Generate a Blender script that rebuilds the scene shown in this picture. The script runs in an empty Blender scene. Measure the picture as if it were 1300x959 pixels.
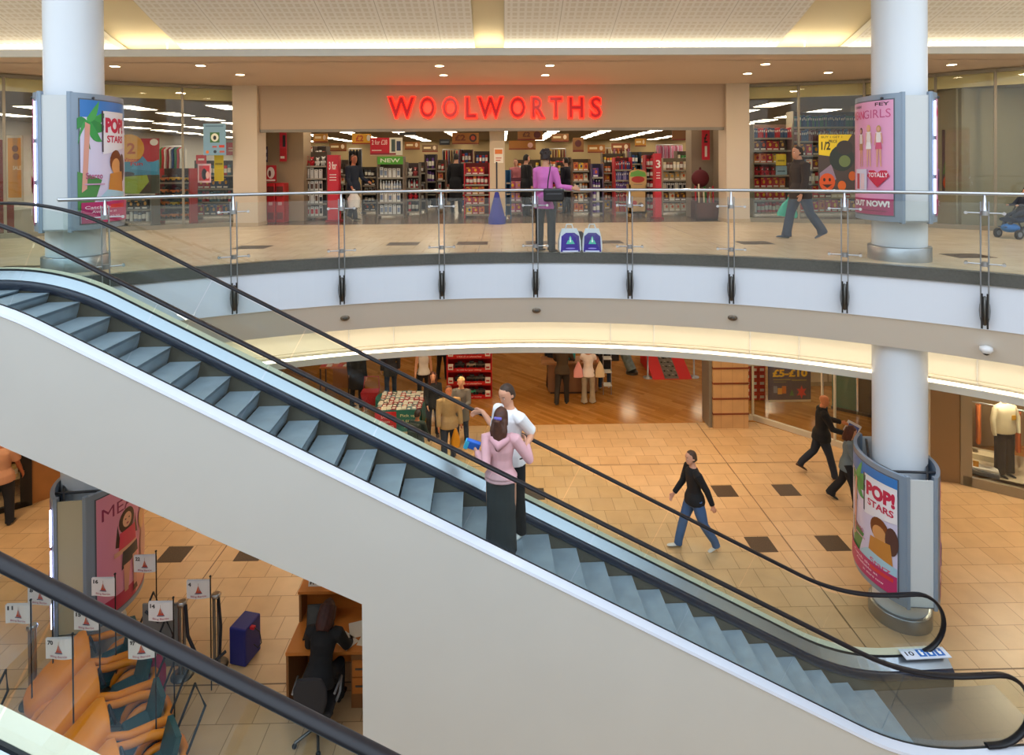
import bpy, bmesh, math, random
from mathutils import Vector, Matrix, Euler
from mathutils.bvhtree import BVHTree
random.seed(7)
PI = math.pi
SC = bpy.context.scene
COL = SC.collection
# ------------------------------------------------------------------ camera
FPX, HOR, TH, RO, YA, EYE = 766.107, 209.0755, 0.007572, 0.006585, 0.016271, 6.96
UP = 5.48          # upper floor level
CXP, CYP = 650.0, HOR + FPX * math.tan(TH)
_F = Vector((math.sin(YA) * math.cos(TH), math.cos(YA) * math.cos(TH), -math.sin(TH)))
_R = Vector((math.cos(YA), -math.sin(YA), 0)); _D = _F.cross(_R)
R2 = _R * math.cos(RO) + _D * math.sin(RO); D2 = -_R * math.sin(RO) + _D * math.cos(RO)
cd = bpy.data.cameras.new('camera'); cam = bpy.data.objects.new('camera', cd); COL.objects.link(cam)
M4 = Matrix((( R2.x, -D2.x, -_F.x, 0), (R2.y, -D2.y, -_F.y, 0), (R2.z, -D2.z, -_F.z, EYE), (0, 0, 0, 1)))
cam.matrix_world = M4
cd.sensor_width = 36; cd.lens = FPX / 1300 * 36; cd.shift_y = -(479.5 - CYP) / 1300; cd.clip_end = 200; cd.clip_start = .05
SC.camera = cam
def ray(x, y): return _F + R2 * ((x - CXP) / FPX) + D2 * ((y - CYP) / FPX)
def atY(x, y, Y):
    d = ray(x, y); t = Y / d.y; return Vector((0, 0, EYE)) + d * t
def atZ(x, y, Z):
    d = ray(x, y); t = (Z - EYE) / d.z; return Vector((0, 0, EYE)) + d * t
# ------------------------------------------------------------------ materials
def lin(h):
    h = h.lstrip('#'); c = [int(h[i:i + 2], 16) / 255 for i in (0, 2, 4)]
    return [x / 12.92 if x <= .04045 else ((x + .055) / 1.055) ** 2.4 for x in c] + [1]
_mc = {}
def M(h, rough=.6, metal=0.0, emit=0.0, vary=0.0, vscale=8.0, bump=0.0, spec=.5, coat=0.0, ecol=None):
    key = (h, rough, metal, emit, vary, vscale, bump, spec, coat, ecol)
    if key in _mc: return _mc[key]
    m = bpy.data.materials.new('m_' + h.strip('#')); m.use_nodes = True
    nt = m.node_tree; b = nt.nodes['Principled BSDF']
    b.inputs['Base Color'].default_value = lin(h); b.inputs['Roughness'].default_value = rough
    b.inputs['Metallic'].default_value = metal; b.inputs['Specular IOR Level'].default_value = spec
    if coat: b.inputs['Coat Weight'].default_value = coat
    if emit: b.inputs['Emission Color'].default_value = lin(ecol or h); b.inputs['Emission Strength'].default_value = emit
    if vary or bump:
        tc = nt.nodes.new('ShaderNodeTexCoord'); n = nt.nodes.new('ShaderNodeTexNoise')
        n.inputs['Scale'].default_value = vscale; n.inputs['Detail'].default_value = 4
        nt.links.new(tc.outputs['Object'], n.inputs['Vector'])
        if vary:
            hs = nt.nodes.new('ShaderNodeHueSaturation'); hs.inputs['Color'].default_value = lin(h)
            mr = nt.nodes.new('ShaderNodeMapRange'); mr.inputs['To Min'].default_value = 1 - vary; mr.inputs['To Max'].default_value = 1 + vary
            mr.inputs['From Min'].default_value = .3; mr.inputs['From Max'].default_value = .7
            nt.links.new(n.outputs['Fac'], mr.inputs['Value']); nt.links.new(mr.outputs[0], hs.inputs['Value'])
            nt.links.new(hs.outputs[0], b.inputs['Base Color'])
        if bump:
            bp = nt.nodes.new('ShaderNodeBump'); bp.inputs['Strength'].default_value = bump; bp.inputs['Distance'].default_value = .02
            nt.links.new(n.outputs['Fac'], bp.inputs['Height']); nt.links.new(bp.outputs[0], b.inputs['Normal'])
    _mc[key] = m; return m
def glass_mat(name, tint, alpha_gloss=.045, rough=.02, gmax=.3):
    m = bpy.data.materials.new(name); m.use_nodes = True; nt = m.node_tree; nt.nodes.clear()
    o = nt.nodes.new('ShaderNodeOutputMaterial'); t = nt.nodes.new('ShaderNodeBsdfTransparent'); g = nt.nodes.new('ShaderNodeBsdfGlossy')
    mx = nt.nodes.new('ShaderNodeMixShader'); lw = nt.nodes.new('ShaderNodeLayerWeight'); mr = nt.nodes.new('ShaderNodeMapRange')
    t.inputs['Color'].default_value = (*tint, 1); g.inputs['Roughness'].default_value = rough; g.inputs['Color'].default_value = (1, 1, 1, 1)
    lw.inputs['Blend'].default_value = .25
    mr.inputs['To Min'].default_value = alpha_gloss; mr.inputs['To Max'].default_value = gmax
    nt.links.new(lw.outputs['Fresnel'], mr.inputs['Value'])
    mr.inputs['From Min'].default_value = 0.0; mr.inputs['From Max'].default_value = 1
    nt.links.new(mr.outputs[0], mx.inputs[0]); nt.links.new(t.outputs[0], mx.inputs[1]); nt.links.new(g.outputs[0], mx.inputs[2]); nt.links.new(mx.outputs[0], o.inputs[0])
    return m
GLASS = glass_mat('glass_clear', (.95, .97, .965))
GLASSE = glass_mat('glass_escalator', (.90, .945, .94), .012, .02, .12)
GLASSS = glass_mat('glass_shopfront', (.95, .96, .94), .03)
STEEL = M('#b9bcc2', .28, 1.0); STEELB = M('#a9adb3', .35, 1.0, vary=.08, vscale=3); CHROME = M('#d8dade', .15, 1.0)
DKSTEEL = M('#6b6a68', .4, 1.0)
BLACKR = M('#131219', .38, spec=.35)
WHITE = M('#e6e6e4', .45); CREAM = M('#ece6d8', .6); GREYF = M('#8fa0b4', .4, .3)
# ------------------------------------------------------------------ mesh builder
class MB:
    def __init__(s): s.v = []; s.f = []; s.mi = []; s.mats = []; s.sm = []; s.xf = None
    def add(s, vs, fs, mat, smooth=False):
        b = len(s.v)
        if s.xf is not None: vs = [s.xf @ Vector(v) for v in vs]
        s.v += [tuple(v) for v in vs]
        if mat not in s.mats: s.mats.append(mat)
        k = s.mats.index(mat)
        for f in fs: s.f.append(tuple(b + i for i in f)); s.mi.append(k); s.sm.append(smooth)
        return s
    def box(s, c, d, mat, rz=0, bev=0):
        x, y, z = (d[0] / 2, d[1] / 2, d[2] / 2)
        if bev and bev < min(x, y, z):
            e = bev; vs = []; 
            bm = bmesh.new(); bmesh.ops.create_cube(bm, size=1); bmesh.ops.scale(bm, vec=d, verts=bm.verts)
            bmesh.ops.bevel(bm, geom=bm.edges[:], offset=e, segments=2, affect='EDGES', profile=.5)
            bm.verts.index_update(); vs = [v.co.copy() for v in bm.verts]; fs = [[v.index for v in f.verts] for f in bm.faces]; bm.free()
        else:
            vs = [Vector((a * x, b * y, q * z)) for a in (-1, 1) for b in (-1, 1) for q in (-1, 1)]
            fs = [(0, 1, 3, 2), (4, 6, 7, 5), (0, 4, 5, 1), (2, 3, 7, 6), (0, 2, 6, 4), (1, 5, 7, 3)]
        r = Matrix.Rotation(rz, 3, 'Z'); c = Vector(c)
        return s.add([r @ v + c for v in vs], fs, mat)
    def bx(s, x0, x1, y0, y1, z0, z1, mat, bev=0): return s.box(((x0 + x1) / 2, (y0 + y1) / 2, (z0 + z1) / 2), (abs(x1 - x0), abs(y1 - y0), abs(z1 - z0)), mat, 0, bev)
    def prism(s, pts, z0, z1, mat, smooth=False):
        n = len(pts)
        vs = [(p[0], p[1], z0) for p in pts] + [(p[0], p[1], z1) for p in pts]
        s.add(vs, [tuple(range(n - 1, -1, -1)), tuple(range(n, 2 * n))], mat)
        return s.add(vs, [(i, (i + 1) % n, n + (i + 1) % n, n + i) for i in range(n)], mat, smooth)
    def extr(s, pts, axis_o, ax, ay, az, mat, smooth=False):
        """polygon pts in (ax,ay) plane extruded along az from origin"""
        n = len(pts); o = Vector(axis_o); ax = Vector(ax); ay = Vector(ay); az = Vector(az)
        vs = [o + ax * p[0] + ay * p[1] for p in pts]; vs += [v + az for v in vs[:n]]
        s.add(vs, [tuple(range(n)), tuple(range(2 * n - 1, n - 1, -1))], mat)
        return s.add(vs, [(i, n + i, n + (i + 1) % n, (i + 1) % n) for i in range(n)], mat, smooth)
    def loft(s, rings, mat, smooth=True, cap=True, closed=False):
        n = len(rings[0]); b = []
        for r in rings: b += list(r)
        fs = []
        K = len(rings)
        for k in range(K if closed else K - 1):
            k2 = (k + 1) % K
            for i in range(n):
                j = (i + 1) % n; fs.append((k * n + i, k * n + j, k2 * n + j, k2 * n + i))
        s.add(b, fs, mat, smooth)
        if cap and not closed:
            s.add(rings[0], [tuple(range(n - 1, -1, -1))], mat); s.add(rings[-1], [tuple(range(n))], mat)
        return s
    def tube(s, pts, r, mat, n=8, smooth=True, closed=False, flat=1.0, upv=None, cap=True):
        pts = [Vector(p) for p in pts]; K = len(pts); rs = r if isinstance(r, (list, tuple)) else [r] * K
        rings = []; u = None
        for i, p in enumerate(pts):
            if closed: t = pts[(i + 1) % K] - pts[i - 1]
            else: t = pts[min(i + 1, K - 1)] - pts[max(i - 1, 0)]
            if t.length < 1e-9: t = Vector((0, 0, 1))
            t.normalize()
            if upv is not None: u = (Vector(upv) - t * t.dot(Vector(upv))); u = u.normalized() if u.length > 1e-6 else t.orthogonal().normalized()
            elif u is None: u = (Vector((0, 0, 1)) if abs(t.z) < .9 else Vector((1, 0, 0))); u = (u - t * u.dot(t)).normalized()
            else: u = u - t * u.dot(t); u = u.normalized() if u.length > 1e-6 else t.orthogonal().normalized()
            w = t.cross(u)
            rings.append([p + (u * math.cos(a) * flat + w * math.sin(a)) * rs[i] for a in [2 * PI * k / n for k in range(n)]])
        return s.loft(rings, mat, smooth, cap, closed)
    def sweep(s, pts, prof, mat, side=None, smooth=False, cap=True):
        """profile (a along side vector, b along up normal) swept along pts; side is fixed horizontal vector"""
        pts = [Vector(p) for p in pts]; sd = Vector(side); rings = []
        for i, p in enumerate(pts):
            t = (pts[min(i + 1, len(pts) - 1)] - pts[max(i - 1, 0)]).normalized(); nrm = t.cross(sd).normalized()
            if nrm.z < 0 and abs(t.z) < .999: pass
            rings.append([p + sd * a + nrm * b for a, b in prof])
        return s.loft(rings, mat, smooth, cap)
    def lathe(s, prof, c, mat, n=24, smooth=True, sx=1, sy=1):
        c = Vector(c); rings = [[c + Vector((r * math.cos(2 * PI * k / n) * sx, r * math.sin(2 * PI * k / n) * sy, z)) for k in range(n)] for r, z in prof]
        return s.loft(rings, mat, smooth, True)
    def ball(s, c, r, mat, n=12, m=8, rot=None):
        if not isinstance(r, (list, tuple)): r = (r, r, r)
        c = Vector(c); vs = [Vector((0, 0, -r[2]))]
        for j in range(1, m):
            a = -PI / 2 + PI * j / m
            for i in range(n): b = 2 * PI * i / n; vs.append(Vector((r[0] * math.cos(a) * math.cos(b), r[1] * math.cos(a) * math.sin(b), r[2] * math.sin(a))))
        vs.append(Vector((0, 0, r[2]))); L = len(vs) - 1; fs = [(0, 1 + (i + 1) % n, 1 + i) for i in range(n)]
        for j in range(m - 2):
            for i in range(n): a = 1 + j * n + i; b2 = 1 + j * n + (i + 1) % n; fs.append((a, b2, b2 + n, a + n))
        fs += [(L, 1 + (m - 2) * n + i, 1 + (m - 2) * n + (i + 1) % n) for i in range(n)]
        if rot is not None: vs = [rot @ v for v in vs]
        return s.add([v + c for v in vs], fs, mat, True)
    def disc(s, c, r, h, mat, n=20): return s.lathe([(r, 0), (r, h)], c, mat, n, False)
    def build(s, name, parent=None, loc=(0, 0, 0), rz=0, uv=None):
        me = bpy.data.meshes.new(name); me.from_pydata(s.v, [], s.f)
        for m in s.mats: me.materials.append(m)
        me.polygons.foreach_set('material_index', s.mi); me.polygons.foreach_set('use_smooth', s.sm)
        if uv:
            ul = me.uv_layers.new(name='UVMap')
            for l in me.loops: ul.data[l.index].uv = uv[l.vertex_index]
        me.update(); o = bpy.data.objects.new(name, me); COL.objects.link(o)
        if parent is not None: o.parent = parent
        o.location = loc; o.rotation_euler = (0, 0, rz); return o
def recalc(o):
    bm = bmesh.new(); bm.from_mesh(o.data); bmesh.ops.recalc_face_normals(bm, faces=bm.faces); bm.to_mesh(o.data); bm.free(); return o
def tag(o, label=None, cat=None, group=None, kind=None):
    if label: o['label'] = label
    if cat: o['category'] = cat
    if group: o['group'] = group
    if kind: o['kind'] = kind
    return o
def thing(name, label, cat, loc=(0, 0, 0), rz=0, group=None):
    o = bpy.data.objects.new(name, None); COL.objects.link(o); o.empty_display_size = .1
    o.location = loc; o.rotation_euler = (0, 0, rz); return tag(o, label, cat, group)
def struct(mb, name, **k): return tag(mb.build(name, **k), kind='structure')
_kids = {}
def dup(root, loc, rz=0, label=None, group=None):
    r = root.copy(); COL.objects.link(r); r.location = loc; r.rotation_euler = (0, 0, rz)
    if label: r['label'] = label
    if group: r['group'] = group
    for ch in list(root.children):
        c = ch.copy(); COL.objects.link(c); c.parent = r
        for g in list(ch.children): d = g.copy(); COL.objects.link(d); d.parent = c
    return r
_tc = {}
def text_mesh(txt, bold=0.0):
    key = (txt, bold)
    if key in _tc: return _tc[key]
    cu = bpy.data.curves.new('t', 'FONT'); cu.body = txt; cu.size = 1; cu.offset = bold; cu.resolution_u = 3
    o = bpy.data.objects.new('t', cu); COL.objects.link(o); dg = bpy.context.evaluated_depsgraph_get(); dg.update()
    me = bpy.data.meshes.new_from_object(o.evaluated_get(dg)); vs = [v.co.copy() for v in me.vertices]; fs = [tuple(p.vertices) for p in me.polygons]
    bpy.data.objects.remove(o); bpy.data.curves.remove(cu); bpy.data.meshes.remove(me)
    if not vs: _tc[key] = ([], [], 1, 1); return _tc[key]
    x0 = min(v.x for v in vs); x1 = max(v.x for v in vs); y0 = min(v.y for v in vs); y1 = max(v.y for v in vs)
    vs = [Vector(((v.x - x0) / (x1 - x0), (v.y - y0) / (y1 - y0), 0)) for v in vs]
    _tc[key] = (vs, fs, x1 - x0, y1 - y0); return _tc[key]
# 2D art: items laid out in unit square (0..1, 0..1) mapped through fn(u,v,layer)->Vector
def art(mb, items, fn, sub=10):
    """flat pieces of colour and lettering laid over each other; sub > 1 cuts them so they follow a curved support"""
    for k, it in enumerate(items):
        kind = it[0]; mat = it[-1] if not isinstance(it[-1], str) else M(it[-1], .35)
        L = k + 1
        if kind == 'rect': _, x, y, w, h, _m = it; vs = [(x, y), (x + w, y), (x + w, y + h), (x, y + h)]; fs = [(0, 1, 2, 3)]
        elif kind == 'ell': _, x, y, rx, ry, _m = it; n = 18; vs = [(x + rx * math.cos(2 * PI * i / n), y + ry * math.sin(2 * PI * i / n)) for i in range(n)]; fs = [tuple(range(n))]
        elif kind == 'poly':
            pts = it[1]; n = len(pts); cx = sum(p[0] for p in pts) / n; cy = sum(p[1] for p in pts) / n
            vs = [(cx, cy)] + list(pts); fs = [(0, 1 + i, 1 + (i + 1) % n) for i in range(n)]
        else: _, s, x, y, w, h, b, _m = it; tv, fs, _w, _h = text_mesh(s, b); vs = [(x + v.x * w, y + v.y * h) for v in tv]
        if sub > 1:
            bm = bmesh.new(); bv = [bm.verts.new((p[0], p[1], 0)) for p in vs]
            for f in fs:
                try: bm.faces.new([bv[i] for i in f])
                except ValueError: pass
            x0 = min(p[0] for p in vs); x1 = max(p[0] for p in vs)
            for q in range(int(x0 * sub), int(x1 * sub) + 2):
                if x0 < q / sub < x1: bmesh.ops.bisect_plane(bm, geom=bm.verts[:] + bm.edges[:] + bm.faces[:], dist=1e-6, plane_co=(q / sub, 0, 0), plane_no=(1, 0, 0))
            bm.verts.index_update(); vs = [(v.co.x, v.co.y) for v in bm.verts]; fs = [tuple(v.index for v in f.verts) for f in bm.faces]; bm.free()
        mb.add([fn(p[0], p[1], L) for p in vs], fs, mat)
def flat(o, ax, ay, n, w, h, step=.0007):
    o = Vector(o); ax = Vector(ax); ay = Vector(ay); n = Vector(n)
    return lambda u, v, L: o + ax * (u * w) + ay * (v * h) + n * (step * L)

def area(loc, w, h, power, col, rot=(0, 0, 0), name='lamp', spread=None, portal=False):
    l = bpy.data.lights.new(name, 'AREA'); l.shape = 'RECTANGLE'; l.size = w; l.size_y = h; l.energy = power; l.color = col
    if spread: l.spread = spread
    if portal: l.cycles.is_portal = True
    o = bpy.data.objects.new(name, l); COL.objects.link(o); o.location = loc; o.rotation_euler = rot; return o
# ------------------------------------------------------------------ materials for surfaces
def tile_mat(name, c1, c2, mortar, size=.45, rough=.3, off=.5, rot=0, w=None, msize=.006, ox=0, oy=0, spec=.5, bumpy=0):
    m = bpy.data.materials.new(name); m.use_nodes = True; nt = m.node_tree; b = nt.nodes['Principled BSDF']
    tc = nt.nodes.new('ShaderNodeTexCoord'); mp = nt.nodes.new('ShaderNodeMapping'); br = nt.nodes.new('ShaderNodeTexBrick')
    mp.inputs['Rotation'].default_value = (0, 0, rot); mp.inputs['Location'].default_value = (ox, oy, 0)
    nt.links.new(tc.outputs['Object'], mp.inputs[0]); nt.links.new(mp.outputs[0], br.inputs['Vector'])
    br.inputs['Color1'].default_value = lin(c1); br.inputs['Color2'].default_value = lin(c2); br.inputs['Mortar'].default_value = lin(mortar)
    br.inputs['Scale'].default_value = 1; br.inputs['Mortar Size'].default_value = msize; br.inputs['Mortar Smooth'].default_value = .3
    br.inputs['Brick Width'].default_value = w or size; br.inputs['Row Height'].default_value = size; br.offset = off
    n = nt.nodes.new('ShaderNodeTexNoise'); n.inputs['Scale'].default_value = 3; n.inputs['Detail'].default_value = 6
    nt.links.new(mp.outputs[0], n.inputs['Vector'])
    hs = nt.nodes.new('ShaderNodeHueSaturation'); mr = nt.nodes.new('ShaderNodeMapRange')
    mr.inputs['From Min'].default_value = .3; mr.inputs['From Max'].default_value = .7; mr.inputs['To Min'].default_value = .93; mr.inputs['To Max'].default_value = 1.06
    nt.links.new(n.outputs['Fac'], mr.inputs['Value']); nt.links.new(mr.outputs[0], hs.inputs['Value']); nt.links.new(br.outputs['Color'], hs.inputs['Color'])
    nt.links.new(hs.outputs[0], b.inputs['Base Color']); b.inputs['Roughness'].default_value = rough; b.inputs['Specular IOR Level'].default_value = spec
    return m
TILE = tile_mat('stone_tiles', '#c9a67c', '#c09b70', '#8f7049', .45, .36, ox=.02, oy=.12, spec=.4)
TILEU = tile_mat('stone_tiles_upper', '#dcc5a4', '#d6bf9c', '#b79a76', .45, .25, ox=.02, oy=.12)
WOODF = tile_mat('oak_boards', '#b98040', '#9c6629', '#7d4d1c', .12, .14, off=.37, rot=PI / 4, w=1.4, msize=.003)
SHOPF = tile_mat('shop_vinyl', '#6f5c48', '#685542', '#54453a', .5, .22)
PILT = tile_mat('pillar_tiles', '#c9a376', '#bf996c', '#a5835a', .3, .5, off=0)
DARKT = M('#43301f', .5, vary=.4, vscale=60)
JOINT = M('#6d543a', .5)
def perf_mat():
    m = bpy.data.materials.new('perforated_panel'); m.use_nodes = True; nt = m.node_tree; b = nt.nodes['Principled BSDF']
    uv = nt.nodes.new('ShaderNodeUVMap'); uv.uv_map = 'UVMap'
    br = nt.nodes.new('ShaderNodeTexBrick'); br.offset = 0
    br.inputs['Color1'].default_value = lin('#e3dccd'); br.inputs['Color2'].default_value = lin('#e7e0d2'); br.inputs['Mortar'].default_value = lin('#f5f1e8')
    br.inputs['Scale'].default_value = 1; br.inputs['Mortar Size'].default_value = .022; br.inputs['Brick Width'].default_value = .12; br.inputs['Row Height'].default_value = .13; br.inputs['Mortar Smooth'].default_value = .1
    b2 = nt.nodes.new('ShaderNodeTexBrick'); b2.offset = 0
    b2.inputs['Color1'].default_value = (1, 1, 1, 1); b2.inputs['Color2'].default_value = (1, 1, 1, 1); b2.inputs['Mortar'].default_value = (0, 0, 0, 1)
    b2.inputs['Scale'].default_value = 1; b2.inputs['Mortar Size'].default_value = .06; b2.inputs['Brick Width'].default_value = .96; b2.inputs['Row Height'].default_value = .65
    b3 = nt.nodes.new('ShaderNodeTexBrick'); b3.offset = 0
    b3.inputs['Color1'].default_value = (1, 1, 1, 1); b3.inputs['Color2'].default_value = (1, 1, 1, 1); b3.inputs['Mortar'].default_value = (.68, .65, .6, 1)
    b3.inputs['Scale'].default_value = 1; b3.inputs['Mortar Size'].default_value = .007; b3.inputs['Brick Width'].default_value = .96; b3.inputs['Row Height'].default_value = 2.6
    for x in (br, b2, b3): nt.links.new(uv.outputs[0], x.inputs['Vector'])
    mx = nt.nodes.new('ShaderNodeMix'); mx.data_type = 'RGBA'; mx.inputs[6].default_value = lin('#f5f1e8')
    nt.links.new(b2.outputs['Color'], mx.inputs[0]); nt.links.new(br.outputs['Color'], mx.inputs[7])
    m2 = nt.nodes.new('ShaderNodeMix'); m2.data_type = 'RGBA'; m2.blend_type = 'MULTIPLY'; m2.inputs[0].default_value = 1
    nt.links.new(mx.outputs[2], m2.inputs[6]); nt.links.new(b3.outputs['Color'], m2.inputs[7])
    nt.links.new(m2.outputs[2], b.inputs['Base Color']); b.inputs['Roughness'].default_value = .7
    return m
PERF = perf_mat()
SOFF = M('#d8c2ae', .7); BEIGE = M('#b8a087', .7); BEIGEL = M('#d2bfa6', .65); FASW = M('#d8dde7', .5); FASB = M('#e6e0d6', .6)
GRAN = M('#55544f', .35, vary=.12, vscale=30)
PAINT = M('#eceef0', .4, coat=.2)
# ------------------------------------------------------------------ plan curves
CX0, CY0, RR = .17, .15, 9.97
def aY(X, R): return CY0 + math.sqrt(max(R * R - (X - CX0) ** 2, 0.0))
def aP(th, R): return (CX0 + R * math.sin(th), CY0 + R * math.cos(th))
AN = [math.radians(-74 + 148 * i / 96) for i in range(97)]
def arcband(mb, R0, z0, R1, z1, mat, smooth=True, an=AN):
    vs = []
    for t in an: a = aP(t, R0); b = aP(t, R1); vs += [(a[0], a[1], z0), (b[0], b[1], z1)]
    mb.add(vs, [(2 * i, 2 * i + 2, 2 * i + 3, 2 * i + 1) for i in range(len(an) - 1)], mat, smooth)
def arcbox(mb, Ri, Ro, z0, z1, mat, an=AN):
    rings = []
    for t in an:
        a = aP(t, Ri); b = aP(t, Ro); rings.append([(a[0], a[1], z0), (b[0], b[1], z0), (b[0], b[1], z1), (a[0], a[1], z1)])
    mb.loft([[Vector(p) for p in r] for r in rings], mat, False)
# ------------------------------------------------------------------ lower floor
mb = MB(); mb.bx(-17, 17, -8, 16.05, -.2, 0, TILE)
for X in (-5.92, -4.57, -3.22, -7.27, .62, 1.97, 4.67, 5.99, 3.32, -1.87, 7.32, -.6):
    for Y in (10.88, 12.68):
        if (Y == 12.68 and X in (-4.57, 1.97, 3.32, -1.87, -7.27, 7.32, -.6, -3.22)): continue
        if Y == 10.88 and X in (.62, 1.97, 3.32, -1.87, -3.22, 7.32, -7.27, -.6): continue
        if Y == 8.63 and X in (5.99, 4.67): continue
        mb.bx(X - .225, X + .225, Y - .225, Y + .225, -.001, .0025, DARKT)
for X in (-5.1, 5.17): mb.bx(X - .009, X + .009, -8, 16.04, -.001, .002, JOINT)
mb.bx(-9, 9.3, 13.86, 13.88, -.001, .002, JOINT); mb.bx(-9, 9.3, 8.1, 8.12, -.001, .002, JOINT)
struct(mb, 'floor')
# shop floor of the lower store
mb = MB(); mb.bx(-9.2, 14, 16.05, 27, -.2, 0, WOODF); mb.add([(6.4, 16.05, .002), (6.75, 16.05, .002), (8.2, 14.55, .002), (9.3, 13.05, .002), (14, 13.0, .002), (14, 16.1, .002)], [(0, 1, 2, 3, 4, 5)], WOODF)
struct(mb, 'floor')
# ------------------------------------------------------------------ balcony slab (upper floor)
mb = MB()
xs = [aP(t, RR)[0] for t in AN]
vs = []
for t in AN: a = aP(t, RR - .02); vs += [(a[0], a[1], UP), (a[0], 15.2, UP)]
mb.add(vs, [(2 * i, 2 * i + 2, 2 * i + 3, 2 * i + 1) for i in range(len(AN) - 1)], TILEU)
xl = vs[0][0]; xr = vs[-2][0]; yl = vs[0][1]
mb.bx(-17, xl, -8, 15.2, UP - .3, UP, TILEU); mb.bx(xr, 17, -8, 15.2, UP - .3, UP, TILEU)
mb.bx(-9.6, -6.7, 5.95, 8.2, UP - .3, UP - .001, TILEU)
for X in (-4.57, -1.87, -.57, .73, 1.97, 4.67, -7.2, 7.3):
    Y = 11.4 if abs(X) < 4.5 else 11.1
    if X == 7.3: Y = 9.35
    if X == -7.2: Y = 9.0
    mb.bx(X - .29, X + .29, Y - .225, Y + .225, UP - .001, UP + .0025, DARKT)
for X in (-.42, 3.9, -4.9): mb.bx(X - .006, X + .006, 10.3, 15.2, UP - .001, UP + .002, JOINT)
struct(mb, 'floor_upper')
mb = MB(); mb.bx(-24, 24, 15.2, 41, UP - .2, UP, SHOPF)
mb.add([(-6.4, 15.2, UP + .003), (-9.1, 13.95, UP + .003), (-10.45, 12.9, UP + .003), (-17, 8.2, UP + .003), (-17, 15.2, UP + .003)], [(0, 1, 2, 3, 4)], SHOPF)
mb.add([(5.9, 15.2, UP + .003), (8.7, 14.45, UP + .003), (9.7, 13.4, UP + .003), (17, 8.2, UP + .003), (17, 15.2, UP + .003)], [(0, 1, 2, 3, 4)], SHOPF)
struct(mb, 'floor_upper')
mb = MB(); arcbox(mb, RR - .03, RR + .1, UP - .165, UP + .004, GRAN); struct(mb, 'trim_1')
mb = MB(); arcbox(mb, RR, RR + .25, 4.72, UP - .165, FASW); struct(mb, 'trim_2')
mb = MB(); arcband(mb, RR + .02, 4.72, RR + .3, 4.23, FASB); arcband(mb, RR + .3, 4.23, RR + .5, 4.23, FASB); struct(mb, 'trim_3')
mb = MB(); arcband(mb, RR + .5, 4.23, RR + .55, 4.5, CREAM); arcband(mb, RR + .55, 4.5, 11.75, 4.5, CREAM); arcband(mb, 11.75, 4.5, 11.75, 3.42, CREAM); struct(mb, 'ceiling_cove')
# light trough of the lower cove
COVEW = M('#fff0d0', .5, emit=6.5, ecol='#fff0d6')
mb = MB(); arcbox(mb, 11.16, 11.2, 3.42, 3.53, M('#e2ddd2', .5)); arcbox(mb, 11.2, 11.75, 3.42, 3.45, M('#e2ddd2', .5)); struct(mb, 'trim_4')
mb = MB(); arcbox(mb, 11.21, 11.27, 3.45, 3.555, COVEW); tag(mb.build('light_strip'), 'curved glowing strip light in the trough under the balcony edge', 'light')
mb = MB(); arcbox(mb, 11.36, 11.375, 3.60, 3.612, M('#b0a68e', .5)); struct(mb, 'trim_5')
mb = MB()
for px in (443, 500, 775, 830, 952, 1014, 1240):
    d = ray(px, 440); t = 0
    th = math.atan2(d.x, d.y); p = None
    for k in range(400):
        Y = 8 + k * .01
        if math.hypot(d.x / d.y * Y - CX0, Y - CY0) >= 11.73: p = (d.x / d.y * Y, Y); break
    mb.bx(p[0] - .008, p[0] + .008, p[1] - .02, p[1], 3.45, 4.3, WHITE)
struct(mb, 'trim_6')
# lower ceiling
mb = MB(); vs = []
for t in AN:
    a = aP(t, 11.2); vs += [(a[0], a[1], 3.425), (a[0], 27, 3.425)]
mb.add(vs, [(2 * i, 2 * i + 2, 2 * i + 3, 2 * i + 1) for i in range(len(AN) - 1)], CREAM)
mb.bx(-17, vs[0][0], -8, 27, 3.42, 3.43, CREAM); mb.bx(vs[-2][0], 17, -8, 27, 3.42, 3.43, CREAM)
struct(mb, 'ceiling_lower')
mb = MB(); mb.bx(-17, 17, 27, 27.2, 0, 3.5, M('#cdb48e', .7)); struct(mb, 'wall_back')
# ------------------------------------------------------------------ atrium walls
mb = MB(); mb.bx(-17.2, -17, -8, 41, 0, 14, M('#d6d4cf', .7)); struct(mb, 'wall_left')
mb = MB(); mb.bx(17, 17.2, -8, 41, 0, 14, M('#d6d4cf', .7)); struct(mb, 'wall_right')
mb = MB(); mb.bx(-17.2, 17.2, -8.2, -8, 0, 14, M('#d6d4cf', .7)); struct(mb, 'wall_rear')
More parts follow.
